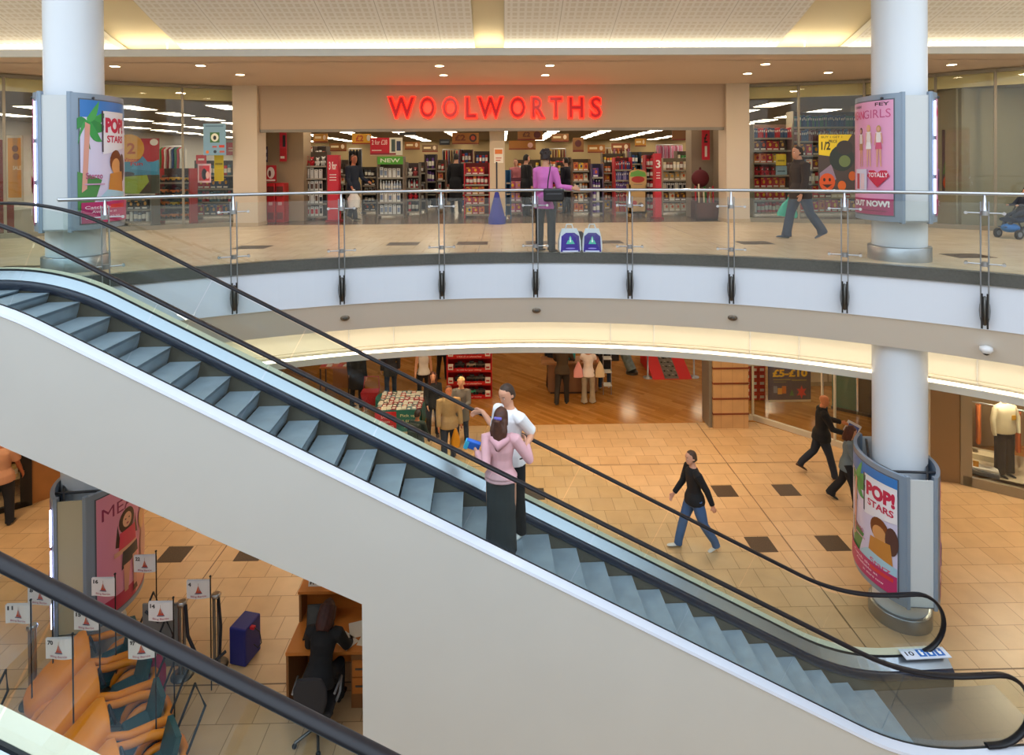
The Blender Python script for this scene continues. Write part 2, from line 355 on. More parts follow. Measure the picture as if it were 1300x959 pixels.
# ------------------------------------------------------------------ upper mall ceiling
mb = MB(); mb.bx(-17, 17, 10.98, 15.6, 8.95, 8.99, SOFF); struct(mb, 'ceiling_upper')
mb = MB(); mb.bx(-17, 17, 10.93, 11.0, 8.94, 9.075, M('#cfc8bc', .6)); struct(mb, 'trim_7')
mb = MB(); mb.bx(-17, 17, 11.0, 11.6, 8.99, 9.0, CREAM); mb.bx(-17, 17, 11.6, 11.64, 8.95, 9.4, CREAM); struct(mb, 'ceiling_trough')
def vz(d): return 9.17 + .26 * d + .035 * d * d
ribs = [(-7.0, -5.95), (-.47, .02), (5.2, 6.45)]
edges = [-17, -13.2, -12.6] 
bays = [(-17, -7.05), (-5.9, -.5), (.05, 5.15), (6.5, 17)]
def sheet(x0, x1, off, mat, name, thick=0):
    nv = 24; vs = []; fs = []; uv = []; L = 0; pr = None
    for j in range(nv + 1):
        d = 4.2 * j / nv; y = 11.6 - d; z = vz(d) + off
        if pr: L += math.hypot(y - pr[0], z - pr[1])
        pr = (y, z)
        for x in (x0, x1): vs.append((x, y, z)); uv.append((x - x0, L))
    for j in range(nv): a = 2 * j; fs.append((a, a + 1, a + 3, a + 2))
    m = MB(); m.add(vs, fs, mat, True)
    if thick:
        for x in (x0, x1):
            e = []
            for j in range(nv + 1): d = 4.2 * j / nv; e += [(x, 11.6 - d, vz(d) + off), (x, 11.6 - d, vz(d))]
            b0 = len(m.v); m.add(e, [(2 * j, 2 * j + 2, 2 * j + 3, 2 * j + 1) for j in range(nv)], M('#ece7da', .6)); uv += [(0, 0)] * len(e)
    return tag(m.build(name, uv=uv), kind='structure')
sheet(-17, 17, .02, M('#e2d2ac', .7), 'ceiling_vault')
for i, (a, b) in enumerate(bays): sheet(a, b, -.12, PERF, 'ceiling_panel', 1)
TROU = M('#fff0d0', .5, emit=17.0, ecol='#fff3da')
for i, (a, b) in enumerate(bays):
    mb = MB(); a2_ = [-17, -6.45, -.2, 5.8][i]; b2_ = [-6.45, -.2, 5.8, 17][i]; mb.bx(a2_ + .02, b2_ - .02, 11.24, 11.3, 9.0, 9.03, TROU)
    tag(mb.build('cove_light'), ['long warm cove light behind the ceiling ledge left of the left column', 'warm cove light behind the ceiling ledge above the left half of the shop sign', 'warm cove light behind the ceiling ledge above the right half of the shop sign', 'long warm cove light behind the ceiling ledge right of the right column'][i], 'light')
k = 0
for px, w in ((212, 'beside the left white column'), (338, 'above the left pillar of the shopfront'), (407, 'second from the left pillar'), (543, 'above the first O of the red sign'), (705, 'above the H of the red sign'), (840, 'above the bare right end of the fascia'), (904, 'above the right pillar of the shopfront'), (1022, 'left of the right white column'), (1255, 'right of the right white column')):
    p = atY(px, 55, 11.04); mb = MB(); mb.lathe([(.012, 9.0), (.012, 9.16), (.02, 9.17), (.02, 9.2)], (p.x, 11.05, 0), M('#fff6e0', .4, emit=1.5), 8)
    tag(mb.build('uplight_spigot'), 'thin pale upright fitting on the ceiling ledge ' + w, 'light', 'upright fittings on the ceiling ledge')
# ------------------------------------------------------------------ upper shopfront
mb = MB()
mb.bx(-6.02, 5.59, 15.05, 15.35, 7.87, 8.95, BEIGE)
struct(mb, 'wall_front')
mb = MB(); mb.bx(-6.0, 5.57, 15.06, 15.2, 7.80, 7.87, M('#8a8277', .5)); struct(mb, 'trim_8')
for n, (a, b) in enumerate(((-6.62, -6.02), (5.59, 6.17))):
    mb = MB(); mb.bx(a, b, 14.95, 15.5, UP, 8.95, BEIGEL); mb.bx(a - .012, b + .012, 14.94, 15.51, UP, UP + .09, M('#bfa684', .5)); struct(mb, 'pillar_%d' % (n + 1))
mb = MB(); mb.bx(-.32, .07, 15.5, 15.9, UP, 7.9, M('#cbb494', .6)); struct(mb, 'pillar_3')
mb = MB(); mb.bx(-6.6, -5.35, 16.35, 17.0, UP, 8.6, M('#a28a6b', .7)); struct(mb, 'wall_inner'); mb = MB(); mb.bx(-6.6, -6.45, 15.52, 16.35, UP, 8.6, M('#a28a6b', .7)); struct(mb, 'wall_inner'); mb = MB(); mb.bx(5.2, 6.0, 16.5, 17.0, UP, 8.6, M('#94836d', .7)); struct(mb, 'wall_inner'); mb = MB(); mb.bx(5.8, 6.0, 15.52, 16.5, UP, 8.6, M('#94836d', .7)); struct(mb, 'wall_inner')
FR = M('#8f8470', .45, .2)
PL_L = [(-6.62, 15.1), (-9.1, 13.95), (-10.45, 12.85), (-17, 8.1)]
PL_R = [(6.17, 15.1), (8.7, 14.35), (9.7, 13.35), (10.5, 12.68), (17, 7.9)]
def glazing(pl, z0, z1, name, frame_mat, sill=.1, head=.07, mull=(), glass=GLASSS, th=.05, depth=.09):
    for i in range(len(pl) - 1):
        a = Vector((*pl[i], 0)); b = Vector((*pl[i + 1], 0)); d = b - a; L = d.length; ang = math.atan2(d.y, d.x); c = (a + b) / 2
        m = MB(); m.box((c.x, c.y, z0 + sill / 2), (L, depth, sill), frame_mat, ang); m.box((c.x, c.y, z1 - head / 2), (L, depth, head), frame_mat, ang)
        for t in [0] + [q for (s, q) in mull if s == i] + ([1] if i == len(pl) - 2 else []):
            p = a + d * t; m.box((p.x, p.y, (z0 + z1) / 2), (th, depth, z1 - z0), frame_mat, ang)
        f = struct(m, name)
        g = MB(); g.box((c.x, c.y, (z0 + sill + z1 - head) / 2), (L - th, .012, z1 - z0 - sill - head), glass, ang); pane = g.build('window_pane', parent=f)
glazing(PL_L, UP, 8.93, 'window_1', FR, mull=((0, .42),))
glazing(PL_R, UP, 8.93, 'window_2', FR, mull=((0, .45),))
# interior of the upper store
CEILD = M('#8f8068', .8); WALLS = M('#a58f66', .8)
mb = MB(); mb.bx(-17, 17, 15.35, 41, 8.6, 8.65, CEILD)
for pl in (PL_L, PL_R):
    for i in range(len(pl) - 1):
        a = pl[i]; b = pl[i + 1]; o = .3
        mb.add([(a[0], a[1] + o, 8.6), (b[0], b[1] + o, 8.6), (b[0], 15.4, 8.6), (a[0], 15.4, 8.6)], [(0, 1, 2, 3)], CEILD)
struct(mb, 'ceiling_store')
mb = MB()
for pl in (PL_L, PL_R):
    for i in range(len(pl) - 1):
        a = pl[i]; b = pl[i + 1]; o = .3
        mb.add([(a[0], a[1] + o, 8.6), (b[0], b[1] + o, 8.6), (b[0], b[1] + o, 8.98), (a[0], a[1] + o, 8.98)], [(0, 1, 2, 3)], M('#f2dfa4', .7))
struct(mb, 'trim_9')
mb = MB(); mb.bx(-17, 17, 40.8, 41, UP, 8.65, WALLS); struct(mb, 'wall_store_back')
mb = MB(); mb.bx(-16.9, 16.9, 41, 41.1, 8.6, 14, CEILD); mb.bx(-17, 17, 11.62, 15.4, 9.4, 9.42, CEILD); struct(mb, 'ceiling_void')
# partition seen at far right behind green glass
mb = MB(); mb.bx(10.2, 10.25, 13.4, 17.5, UP, 8.6, M('#b5a98c', .8)); struct(mb, 'wall_partition'); mb = MB(); mb.bx(10.25, 12.6, 13.3, 13.4, UP, 8.6, M('#a59b80', .8)); struct(mb, 'wall_partition')
mb = MB(); 
for a, b in ((9.95, 10.45), (11.6, 12.2)): mb.bx(a, b, 12.9 if a > 11 else 13.25, 13.0 if a > 11 else 13.3, UP, 8.6, M('#b9b598', .8))
# ------------------------------------------------------------------ columns
COLM = M('#dce3ec', .42, coat=.12)
def column(x, y, z0, z1, r, ring, name):
    m = MB(); m.lathe([(r, z0), (r, z1)], (x, y, 0), COLM, 48)
    if ring: m.lathe([(r + .055, z0), (r + .055, z0 + .2), (r + .045, z0 + .212), (r, z0 + .215)], (x, y, 0), STEELB, 48)
    return struct(m, name)
CR = (6.06, 9.12); CLU = (-6.22, 8.9); CLL = (-6.08, 8.95)
column(*CR, UP, 13, .365, 1, 'column_1'); column(*CR, 0, 4.6, .365, 1, 'column_2')
column(*CLU, UP, 13, .365, 1, 'column_3'); column(*CLL, 0, 4.6, .365, 1, 'column_4')
# ------------------------------------------------------------------ lower shopfronts
TP = M('#b48b5e', .5, vary=.06, vscale=2)
mb = MB(); mb.bx(5.49, 6.42, 15.68, 16.35, 0, 3.43, PILT)
for i in range(6): z = .36 + i * .40; mb.bx(5.48, 6.43, 15.67, 16.36, z, z + .045, M('#7c3b22', .5))
mb.bx(5.40, 5.48, 15.75, 16.3, 0, 3.43, M('#8d8b84', .4, .5))
struct(mb, 'pillar_4')
PW = [(6.42, 16.2), (6.75, 16.2), (8.13, 14.65), (9.34, 13.05)]
glazing(PW, 0, 3.42, 'window_3', M('#d9d0bd', .5), sill=.14, mull=((1, .86),), th=.03)
mb = MB(); mb.add([(9.34, 13.05, 0), (9.85, 12.82, 0), (9.85, 12.82, 3.42), (9.34, 13.05, 3.42), (9.44, 13.25, 0), (9.95, 13.02, 0), (9.95, 13.02, 3.42), (9.44, 13.25, 3.42)], [(0, 1, 2, 3), (7, 6, 5, 4), (0, 4, 5, 1), (3, 2, 6, 7), (1, 5, 6, 2), (0, 3, 7, 4)], M('#8f7556', .38, .35)); struct(mb, 'wall_panel')
PW2 = [(9.9, 12.8), (12.6, 10.85)]
glazing(PW2, 0, 3.42, 'window_4', M('#9c8f78', .45, .3), sill=.2, mull=((0, .03),), th=.1)
mb = MB(); mb.bx(9.4, 13.2, 14.5, 14.55, 0, 3.4, M('#a58760', .8)); struct(mb, 'wall_display')
mb = MB(); mb.add([(9.95, 13.05, .2), (12.65, 11.1, .2), (13.6, 12.4, .2), (10.9, 14.2, .2)], [(0, 1, 2, 3)], M('#b3a388', .6)); struct(mb, 'floor_display')
WOODP = M('#a8713c', .45, vary=.15, vscale=2)
mb = MB(); mb.add([(-9.82, 12.55, 0), (-9.3, 13.1, 0), (-9.3, 13.1, 3.42), (-9.82, 12.55, 3.42)], [(0, 1, 2, 3)], WOODP); mb.add([(-9.3, 13.1, 0), (-8.7, 16.05, 0), (-8.7, 16.05, 3.42), (-9.3, 13.1, 3.42)], [(0, 1, 2, 3)], WOODP); mb.bx(-9.2, -8.7, 16.05, 27, 0, 3.42, WOODP); struct(mb, 'wall_panel')
glazing([(-12.6, 10.35), (-9.82, 12.55)], 0, 3.42, 'window_5', M('#1b1714', .4), sill=.1, mull=((0, .985),), th=.14)
mb = MB(); mb.add([(-13.6, 11.2, 0), (-10.6, 13.9, 0), (-10.6, 13.9, 3.4), (-13.6, 11.2, 3.4)], [(0, 1, 2, 3)], M('#c49a5e', .8)); mb.add([(-10.6, 13.9, 0), (-9.8, 12.6, 0), (-9.8, 12.6, 3.4), (-10.6, 13.9, 3.4)], [(0, 1, 2, 3)], M('#c49a5e', .8)); struct(mb, 'wall_display')
# ------------------------------------------------------------------ escalators
S_E, HP = .5384, .3566
STEPM = M('#9cabb9', .45, .35, vary=.10, vscale=5); RISER = M('#98a6b2', .4, .45, vary=.08, vscale=5)
SKIRT = M('#6f6658', .35, .5); BRUSH = M('#2d3140', .3, .2); DECK = M('#a4aeb8', .25, .8); DECKO = M('#f1e9d2', .45)
CLAD = M('#d0d0cd', .32, vary=.015, vscale=1.2, coat=.15)
def rounded(pts, r=.75, n=10):
    out = [Vector(pts[0])]
    for i in range(1, len(pts) - 1):
        p = Vector(pts[i]); a = (Vector(pts[i - 1]) - p).normalized() * r + p; b = (Vector(pts[i + 1]) - p).normalized() * r + p
        for k in range(n + 1): u = k / n; out.append(a * (1 - u) ** 2 + p * 2 * u * (1 - u) + b * u * u)
    out.append(Vector(pts[-1])); return out
def interp(path, t):
    for a, b in zip(path, path[1:]):
        if a.x <= t <= b.x: return a.y + (b.y - a.y) * (t - a.x) / max(b.x - a.x, 1e-9)
    return path[0].y if t < path[0].x else path[-1].y
def escalator(name, label, yc, z0, al, t0, tL, endt, hi_bot=.12, foot=None, sides=(-1, 1), steps=True, rail_end=5.52, panels=1.16, clad=True, tmax=99):
    root = thing(name, label, 'escalator', (0, yc, 0), al)
    tt = (z0 - UP) / S_E; tb = (z0 - hi_bot) / S_E
    base = rounded([(tL, UP), (tt, UP), (tb, hi_bot), (endt, hi_bot)], .7)
    def off(path, h):
        o = []
        for i, p in enumerate(path):
            a = path[max(i - 1, 0)]; b = path[min(i + 1, len(path) - 1)]; o.append(Vector((p.x, p.y + h)))
        return o
    # steps
    if steps:
        k0 = int((tL - t0) / HP) + 1; k = k0
        sb = rounded([(tL, UP), (tt, UP), (z0 / S_E, 0), (endt + 2, 0)], .45)
        while t0 + HP * k < endt - .9:
            t = t0 + HP * k; z = interp(sb, t); z1 = interp(sb, t - HP); z2 = interp(sb, t + HP)
            m = MB(); x0, x1 = t - HP - .02, t
            dz = max(z - z2, .012)
            pr = [(x0, z - .03), (x0, z), (x1, z), (x1 - .002, z - .012)]
            m2 = [(x1, z - .008), (x1 + .004 - .0, z - .015)] 
            m.add([(x0, -.5, z), (x1, -.5, z), (x1, .5, z), (x0, .5, z)], [(0, 1, 2, 3)], STEPM)
            prof = [(x1, z), (x1 - .004, z - .02)] + [(x1 - .03 + .02 * math.cos(q / 5 * 1.4) - .03 * q / 5, z - .02 - (dz) * q / 5) for q in range(6)]
            vs = []
            for a, b in prof: vs += [(a, -.5, b), (a, .5, b)]
            m.add(vs, [(2 * i, 2 * i + 1, 2 * i + 3, 2 * i + 2) for i in range(len(prof) - 1)], RISER, True)
            m.add([(x0, -.5, z), (x0, .5, z), (x0, .5, z - .1), (x0, -.5, z - .1)], [(0, 1, 2, 3)], RISER)
            m.add([(x1 - .006, -.5, z + .0012), (x1 + .0006, -.5, z + .0012), (x1 + .0006, .5, z + .0012), (x1 - .006, .5, z + .0012)], [(0, 1, 2, 3)], M('#a5b4c2', .4, .3))
            m.build('step', parent=root); k += 1
    for sd in sides:
        # skirt panel, brush, decks
        def strip(nm, prof, mat, t_end=endt, smooth=False):
            m = MB(); rings = []
            for p in base:
                if p.x > t_end: continue
                rings.append([Vector((p.x, sd * a, p.y + b)) for a, b in prof])
            e = interp(base, t_end); rings.append([Vector((t_end, sd * a, e + b)) for a, b in prof])
            m.loft(rings, mat, smooth, True); o = m.build(nm, parent=root); return recalc(o)
        strip('skirt_panel', [(.515, -.32), (.505, -.32), (.505, .02), (.515, .02)], SKIRT)
        strip('skirt_brush', [(.505, .0), (.485, .02), (.482, .06), (.495, .10), (.52, .125), (.53, .0)], BRUSH, smooth=True)
        strip('inner_deck', [(.52, .12), (.635, .215), (.635, .19), (.52, .08)], DECK)
        strip('gasket', [(.632, .21), (.632, .235), (.65, .235), (.65, .21)], M('#1b1c20', .5))
        strip('outer_deck', [(.65, .215), (.65, .238), (.77, .234), (.78, .20), (.75, .15), (.65, .19)] if sd > 0 else [(.65, .215), (.65, .228), (.755, .20), (.765, .17), (.75, .15), (.65, .19)], DECKO if sd > 0 else M('#dfe4f2', .25, .1))
        # glass balustrade
        nrm = Vector((S_E, 1)).normalized(); h0, h1 = .22, 1.0
        t = tL; k = 0
        while t < rail_end - .05:
            te = min(t + panels, rail_end)
            if te > rail_end - .4: te = rail_end
            pts = []; nseg = 8
            def top(tx):
                z = interp(base, tx); sl = (interp(base, tx - .05) - interp(base, tx + .05)) / .1
                n = Vector((sl, 1)).normalized(); c = 1 / math.sqrt(1 + sl * sl)
                return (tx + n.x * (h1 - h0) * c, z + h0 + n.y * (h1 - h0) * c)
            g = .006; b = [(t + g + (te - t - 2 * g) * i / nseg) for i in range(nseg + 1)]
            pts = [(q, interp(base, q) + h0) for q in b] + [top(q) for q in reversed(b)]
            if te == rail_end:   # rounded newel glass
                zc = hi_bot + (h0 + h1) / 2 + .02; r = (h1 - h0) / 2
                pts = [(q, interp(base, q) + h0) for q in b] + [(te + r * math.sin(a), zc - r * math.cos(a)) for a in [PI * i / 10 for i in range(1, 10)]] + [top(q) for q in reversed(b)]
            m = MB(); m.extr(pts, (0, sd * .64 - .005, 0), (1, 0, 0), (0, 0, 1), (0, .01, 0), GLASSE); m.build('glass_panel', parent=root)
            if te >= rail_end: break
            t = te; k += 1
        # handrail with the return curl at the newel
        hz = off(base, 1.046)
        pth = [Vector((p.x, sd * .64, p.y + (0 if p.x > tt - .0 and p.x < tb else 0))) for p in hz if p.x < rail_end]
        r = .40; zt = hi_bot + 1.046
        pth.append(Vector((rail_end, sd * .64, zt)))
        for i in range(1, 17): a = PI * i / 16; pth.append(Vector((rail_end + r * 1.0 * math.sin(a), sd * .64, zt - r + r * math.cos(a))))
        pth.append(Vector((rail_end - .12, sd * .64, zt - 2 * r)))
        m = MB(); prof = [(.041 * math.cos(q), .021 * math.sin(q)) for q in [2 * PI * i / 12 for i in range(12)]]
        m.sweep(pth, prof, BLACKR, (0, 1, 0), True); recalc(m.build('handrail', parent=root))
        # outer cladding
        if clad:
            tp = [(p.x, p.y + .19) for p in base]
            fx, fb = foot
            bl = [(p.x, p.y) for p in rounded([(tL, fb[1]), fb, (fx, fb[1] - S_E * .915 * (fx - fb[0]))], .3) if True]
            pts = tp + [(endt, 0), (fx, 0)] + list(reversed(bl))
            m = MB(); m.extr(pts, (0, sd * .745 - .01, 0), (1, 0, 0), (0, 0, 1), (0, .02, 0), CLAD); recalc(m.build('side_cladding', parent=root))
    if clad:
        m = MB(); fx, fb = foot; z2 = fb[1] - S_E * .915 * (fx - fb[0])
        m.add([(tL, -.74, fb[1]), (fb[0], -.74, fb[1]), (fb[0], .74, fb[1]), (tL, .74, fb[1]), (fx, -.74, z2), (fx, .74, z2), (fx, -.74, 0), (fx, .74, 0)], [(0, 1, 2, 3), (1, 4, 5, 2), (4, 6, 7, 5)], M('#b4b2ad', .5)); m.build('soffit_panel', parent=root)
    m = MB(); m.bx(endt - 1.15, endt + .55, -.5, .5, .0, .015, M('#8d8580', .35, .7)); m.bx(endt - 1.2, endt - 1.15, -.5, .5, 0, .02, M('#9a9c9e', .3, .8))
    m.build('landing_plate', parent=root)
    return root, base, tt, tb
YC, Z0, AL, T0 = 7.1137, 2.5645, .0362, -.1407
A = atY(0, 549, 6.35); B = atY(455, 770, 6.35)
ESC, BASE, TT, TB = escalator('escalator', 'grey-white escalator with glass sides crossing the atrium, a couple riding it', YC, Z0, AL, T0, -8.6, 5.95, foot=(B.x + .02, (-6.9, A.z + (A.x + 6.9) * -.0 + .49 * (6.9 + A.x))))
# plate with number and pictograms at the foot of the far side
m = MB(); fx = 5.2
m.box((fx + .42, .60, .395), (.62, .17, .012), M('#dfe6f6', .35))
fn = flat((fx + .14, .53, .402), (1, 0, 0), (0, 1, 0), (0, 0, 1), .56, .14, .0008)
art(m, [('text', '10', .03, .25, .2, .5, .02, '#2a2a34')] + [('rect', .32 + .22 * i, .08, .19, .84, '#2b6fc4') for i in range(3)] + [('ell', .41 + .22 * i, .72, .03, .1, '#ffffff') for i in range(3)] + [('poly', [(.38 + .22 * i, .2), (.44 + .22 * i, .2), (.46 + .22 * i, .55), (.37 + .22 * i, .6)], '#ffffff') for i in range(3)], fn, 1)
m.build('sign_plate', parent=ESC)
# second escalator, just below the camera at lower left
ESC2, _b, _c, _d = escalator('escalator', 'nearer escalator of which only the thick black handrail and glass cut the lower left corner', 2.06, 2.96, .0, -.1, -6.8, 6.6, foot=(-.5, (-6, 3.6)), rail_end=6.1, panels=1.5)
# ------------------------------------------------------------------ balcony railing
RAIL = thing('balustrade', 'curved glass balustrade with a steel handrail along the upper balcony', 'railing', (0, 0, 0))
RH = RR + .06
def th_at(px, py, R):
    d = ray(px, py); k = d.x / d.y
    a = 1 + k * k; b = -2 * (CX0 * k + CY0); c = CX0 ** 2 + CY0 ** 2 - R * R; Y = (-b + math.sqrt(b * b - 4 * a * c)) / (2 * a)
    return math.atan2(k * Y - CX0, Y - CY0)
posts = [th_at(x, y, RH) for x, y in ((133, 255), (296, 255), (433, 250), (560, 248), (679, 246), (799, 245), (928, 249), (1072, 255), (1250, 263))]
st = (posts[-1] - posts[-3]) / 2; posts += [posts[-1] + st * (i + 1) for i in range(5)]
tl = th_at(75, 254, RH)
hr = [(*aP(tl + (posts[-1] - tl) * i / 80, RH - .05), UP + 1.05) for i in range(81)]
m = MB(); m.tube(hr, .026, STEEL, 10); m.ball(hr[0], .028, STEEL, 8, 6); m.build('handrail', parent=RAIL)
def rods(th):
    m = MB(); t = Vector((math.cos(th), -math.sin(th), 0)); n = Vector((math.sin(th), math.cos(th), 0))
    P = lambda r, s, z: Vector((CX0, CY0, 0)) + n * r + t * s + Vector((0, 0, z))
    for s in (-.042, .042):
        m.tube([P(RH - .19, s, 4.90), P(RH - .18, s, 5.45), P(RH - .13, s, UP + .95)], .010, STEELB, 6)
    m.tube([P(RH - .13, 0, UP + .80), P(RH - .09, 0, UP + .95), P(RH - .05, 0, UP + 1.04)], [.032, .022, .012], STEEL, 8)
    m.build('post', parent=RAIL)
    for z, w in ((UP + .80, .20), (UP + .13, .20)):
        m = MB(); r = RH - .16 if z > UP + .5 else RH - .18
        m.tube([P(r, -w, z), P(r, w, z)], .009, STEEL, 6)
        for s in (-w, w): m.tube([P(r - .012, s, z), P(r + .06, s, z)], [.022, .022], CHROME, 8)
        m.tube([P(r - .015, 0, z - .03), P(r - .015, 0, z + .03)], .05 if z > UP + .5 else .045, STEEL, 8)
        m.build('spider_fitting', parent=RAIL)
    m = MB(); a = P(RH - .16, 0, 5.02)
    R3 = Matrix((t, n, (0, 0, 1))).transposed()
    m.ball(P(RR - .06, 0, 4.98), (.062, .07, .20), DKSTEEL, 12, 8, R3)
    for s in (-.03, .03): m.tube([P(RR - .14, s, 4.76), P(RR - .13, s, 5.22)], .012, M('#4b4a4a', .4, 1.0), 6)
    m.build('mounting_bracket', parent=RAIL)
for th in posts: rods(th)
allp = [tl] + posts
for a, b in zip(allp, allp[1:]):
    m = MB(); g = .004; rr = RH - .10; rings = []
    for i in range(7):
        th = a + g + (b - a - 2 * g) * i / 6
        rings.append([Vector((*aP(th, rr), UP - .0)), Vector((*aP(th, rr + .012), UP - .0)), Vector((*aP(th, rr + .012), UP + .93)), Vector((*aP(th, rr), UP + .93))])
    m.loft(rings, GLASS, False); recalc(m.build('glass_panel', parent=RAIL))
# round fittings on the slanted band below the fascia
for px, py, w in ((438, 402, 'the leftmost, by the escalator handrail'), (681, 393, 'below the woman in pink'), (930, 402, 'left of the right column'), ):
    th = th_at(px, py, RR + .16); p = Vector((*aP(th, RR + .15), 4.47)); n = Vector((math.sin(th), math.cos(th), 0))
    m = MB(); rot = Matrix.Rotation(-th, 3, 'Z')
    m.ball(p, (.075, .03, .05), M('#7d6f5f', .4, .6), 14, 8, rot); m.ball(p - n * .015, (.045, .03, .03), M('#4d453c', .4), 12, 6, rot)
    tag(m.build('ceiling_speaker'), 'small round dark fitting on the beige band, ' + w, 'speaker')
th = th_at(1252, 437, RR + .16); p = Vector((*aP(th, RR + .12), 4.44)); m = MB()
m.lathe([(.02, .04), (.075, .02), (.08, -.02), (.05, -.06)], p, M('#e6e6e8', .4), 14); m.ball(p - Vector((0, 0, .05)), .045, M('#23252b', .15), 10, 8)
tag(m.build('dome_camera'), 'small white and black dome camera on the beige band at the far right', 'camera')
# ------------------------------------------------------------------ people
SKIN = M('#d9a184', .55, spec=.3); 
def remesh(mb, name, parent, vox, smooth=2):
    o = mb.build(name); rm = o.modifiers.new('r', 'REMESH'); rm.mode = 'VOXEL'; rm.voxel_size = vox; rm.use_smooth_shade = True
    sm = o.modifiers.new('s', 'SMOOTH'); sm.iterations = smooth; sm.factor = .5
    dg = bpy.context.evaluated_depsgraph_get(); dg.update(); me = bpy.data.meshes.new_from_object(o.evaluated_get(dg))
    src_mats = list(o.data.materials)
    if len(src_mats) > 1:
        vs = [v.co.copy() for v in o.data.vertices]; ps = [tuple(p.vertices) for p in o.data.polygons]; mi = [p.material_index for p in o.data.polygons]
        bv = BVHTree.FromPolygons(vs, ps)
        me.materials.clear()
        for m_ in src_mats: me.materials.append(m_)
        for p in me.polygons:
            h = bv.find_nearest(p.center)
            if h[2] is not None: p.material_index = mi[h[2]]
    else:
        me.materials.clear(); me.materials.append(src_mats[0])
    for p in me.polygons: p.use_smooth = True
    old = o.data; o.modifiers.clear(); o.data = me; bpy.data.meshes.remove(old); me.name = name
    o.parent = parent; return o
def ell(c, u, w, ru, rw, n=16, front=None):
    return [c + u * (ru * math.cos(a)) + w * (rw * math.sin(a)) for a in [2 * PI * k / n for k in range(n)]]
def person(label, loc, rz, H=1.75, male=True, torso=(0, 0), legs=((0, 0), (0, 0)), arms=((0, .12, .2, 0), (0, .12, .2, 0)), head=(0, 0), skin='#d9a184',
           hair='#3a2616', hairstyle='short', top='#222226', sleeve=1.0, hem=.47, trousers='#2c3440', wide=1.0, shoes='#2a2320', flare=0, vox=.013,
           twist=0, topkind='sweater', skirt=None, build=1.0, lift=0.0, group=None, collar=0, hands=True, face=True, sitting=False, seat_z=None, legsplit=.0, sock=None, reach=None):
    """facing -Y locally; legs = (thigh pitch forward, knee bend) L,R ; arms = (pitch fwd, out, elbow bend, inward)"""
    root = thing('person', label, 'person', loc, rz, group)
    sk = M(skin, .55, spec=.3); X = Vector((1, 0, 0)); Yf = Vector((0, -1, 0)); Z = Vector((0, 0, 1))
    h = H; sw = (.111 if male else .100) * build; hw = .056 if male else .058
    lp, ls = torso          # lean forward, side lean
    Rt = Matrix.Rotation(lp, 3, 'X') @ Matrix.Rotation(ls, 3, 'Y')
    Rs = Rt @ Matrix.Rotation(twist, 3, 'Z')
    P0 = Vector((0, 0, .53 * h))
    # legs
    J = {}
    low = 9
    for s, (th, kb) in zip((-1, 1), legs):
        hip = P0 + Vector((s * hw * h, 0, -.015 * h)); d = Vector((s * (.04 + legsplit), -math.sin(th), -math.cos(th))).normalized()
        knee = hip + d * (.245 * h); a2 = th - kb; d2 = Vector((s * .01, -math.sin(a2), -math.cos(a2))).normalized(); ank = knee + d2 * (.235 * h)
        J[s] = (hip, knee, ank, a2); low = min(low, ank.z - .045 * h)
    dz = -low if seat_z is None else seat_z - (.53 * h - .09 * h)
    P0.z += dz
    for s in (-1, 1): J[s] = (J[s][0] + Z * dz, J[s][1] + Z * dz, J[s][2] + Z * dz, J[s][3])
    def T(x, y, z): return P0 + Rt @ Vector((x * h, y * h, z * h))
    def TS(x, y, z): return P0 + Rt @ Vector((0, 0, .20 * h)) + Rs @ Vector((x * h, y * h, (z - .20) * h))
    def ring(x, y, z, rx, ry, n=18, r=Rt): c = (P0 + Rt @ Vector((0, 0, min(z, .20) * h)) + r @ Vector((x * h, y * h, max(z - .20, 0) * h))); return [c + r @ Vector((rx * h * math.cos(a), ry * h * math.sin(a), 0)) for a in [2 * PI * k / n for k in range(n)]]
    neck = TS(0, -.002, .325); hd = TS(0, -.012, .405)
    hy, hp = head; Rh = Rs @ Matrix.Rotation(hy, 3, 'Z') @ Matrix.Rotation(hp, 3, 'X')
    body = MB()
    tr = [(.0, 0, -.07, .06, .052), (0, .004, -.02, .092, .066), (0, .0, .05, .082 if male else .075, .058), (0, 0, .10, .076 if male else .068, .053), (0, 0, .18, .09 if male else .08, .062), (0, .0, .235, .098 if male else .086, .06), (0, .004, .275, .085 if male else .074, .048), (0, .004, .30, .048, .036), (0, .0, .325, .033, .033), (0, -.003, .36, .031, .032)]
    body.loft([ring(x, y, z, rx * build, ry * build, r=(Rs if z > .2 else Rt)) for x, y, z, rx, ry in tr], sk)
    # head: rings from chin to crown
    hr = [(-.062, -.022, .016, .016), (-.055, -.02, .026, .028), (-.035, -.012, .037, .043), (-.01, -.004, .042, .052), (.015, .0, .045, .056), (.04, .002, .043, .054), (.058, .003, .033, .042), (.068, .003, .016, .02)]
    K = .99
    body.loft([[hd + Rh @ Vector((h * K * rx * math.cos(a), h * K * (y + ry * math.sin(a)), h * K * z)) for a in [2 * PI * k / 16 for k in range(16)]] for z, y, rx, ry in hr], sk)
    nb = [Vector((0, -.054, .012)), Vector((.008, -.05, -.012)), Vector((-.008, -.05, -.012)), Vector((0, -.066, -.012)), Vector((0, -.052, -.02))]
    body.add([hd + Rh @ (v * h) for v in nb], [(0, 1, 3), (0, 3, 2), (1, 4, 3), (2, 3, 4), (0, 2, 4, 1)], sk)
    for s in (-1, 1): body.ball(hd + Rh @ (Vector((s * .045, .006, -.004)) * h), (.006 * h, .011 * h, .016 * h), sk, 8, 6, Rh)
    legm = MB(); armm = MB()
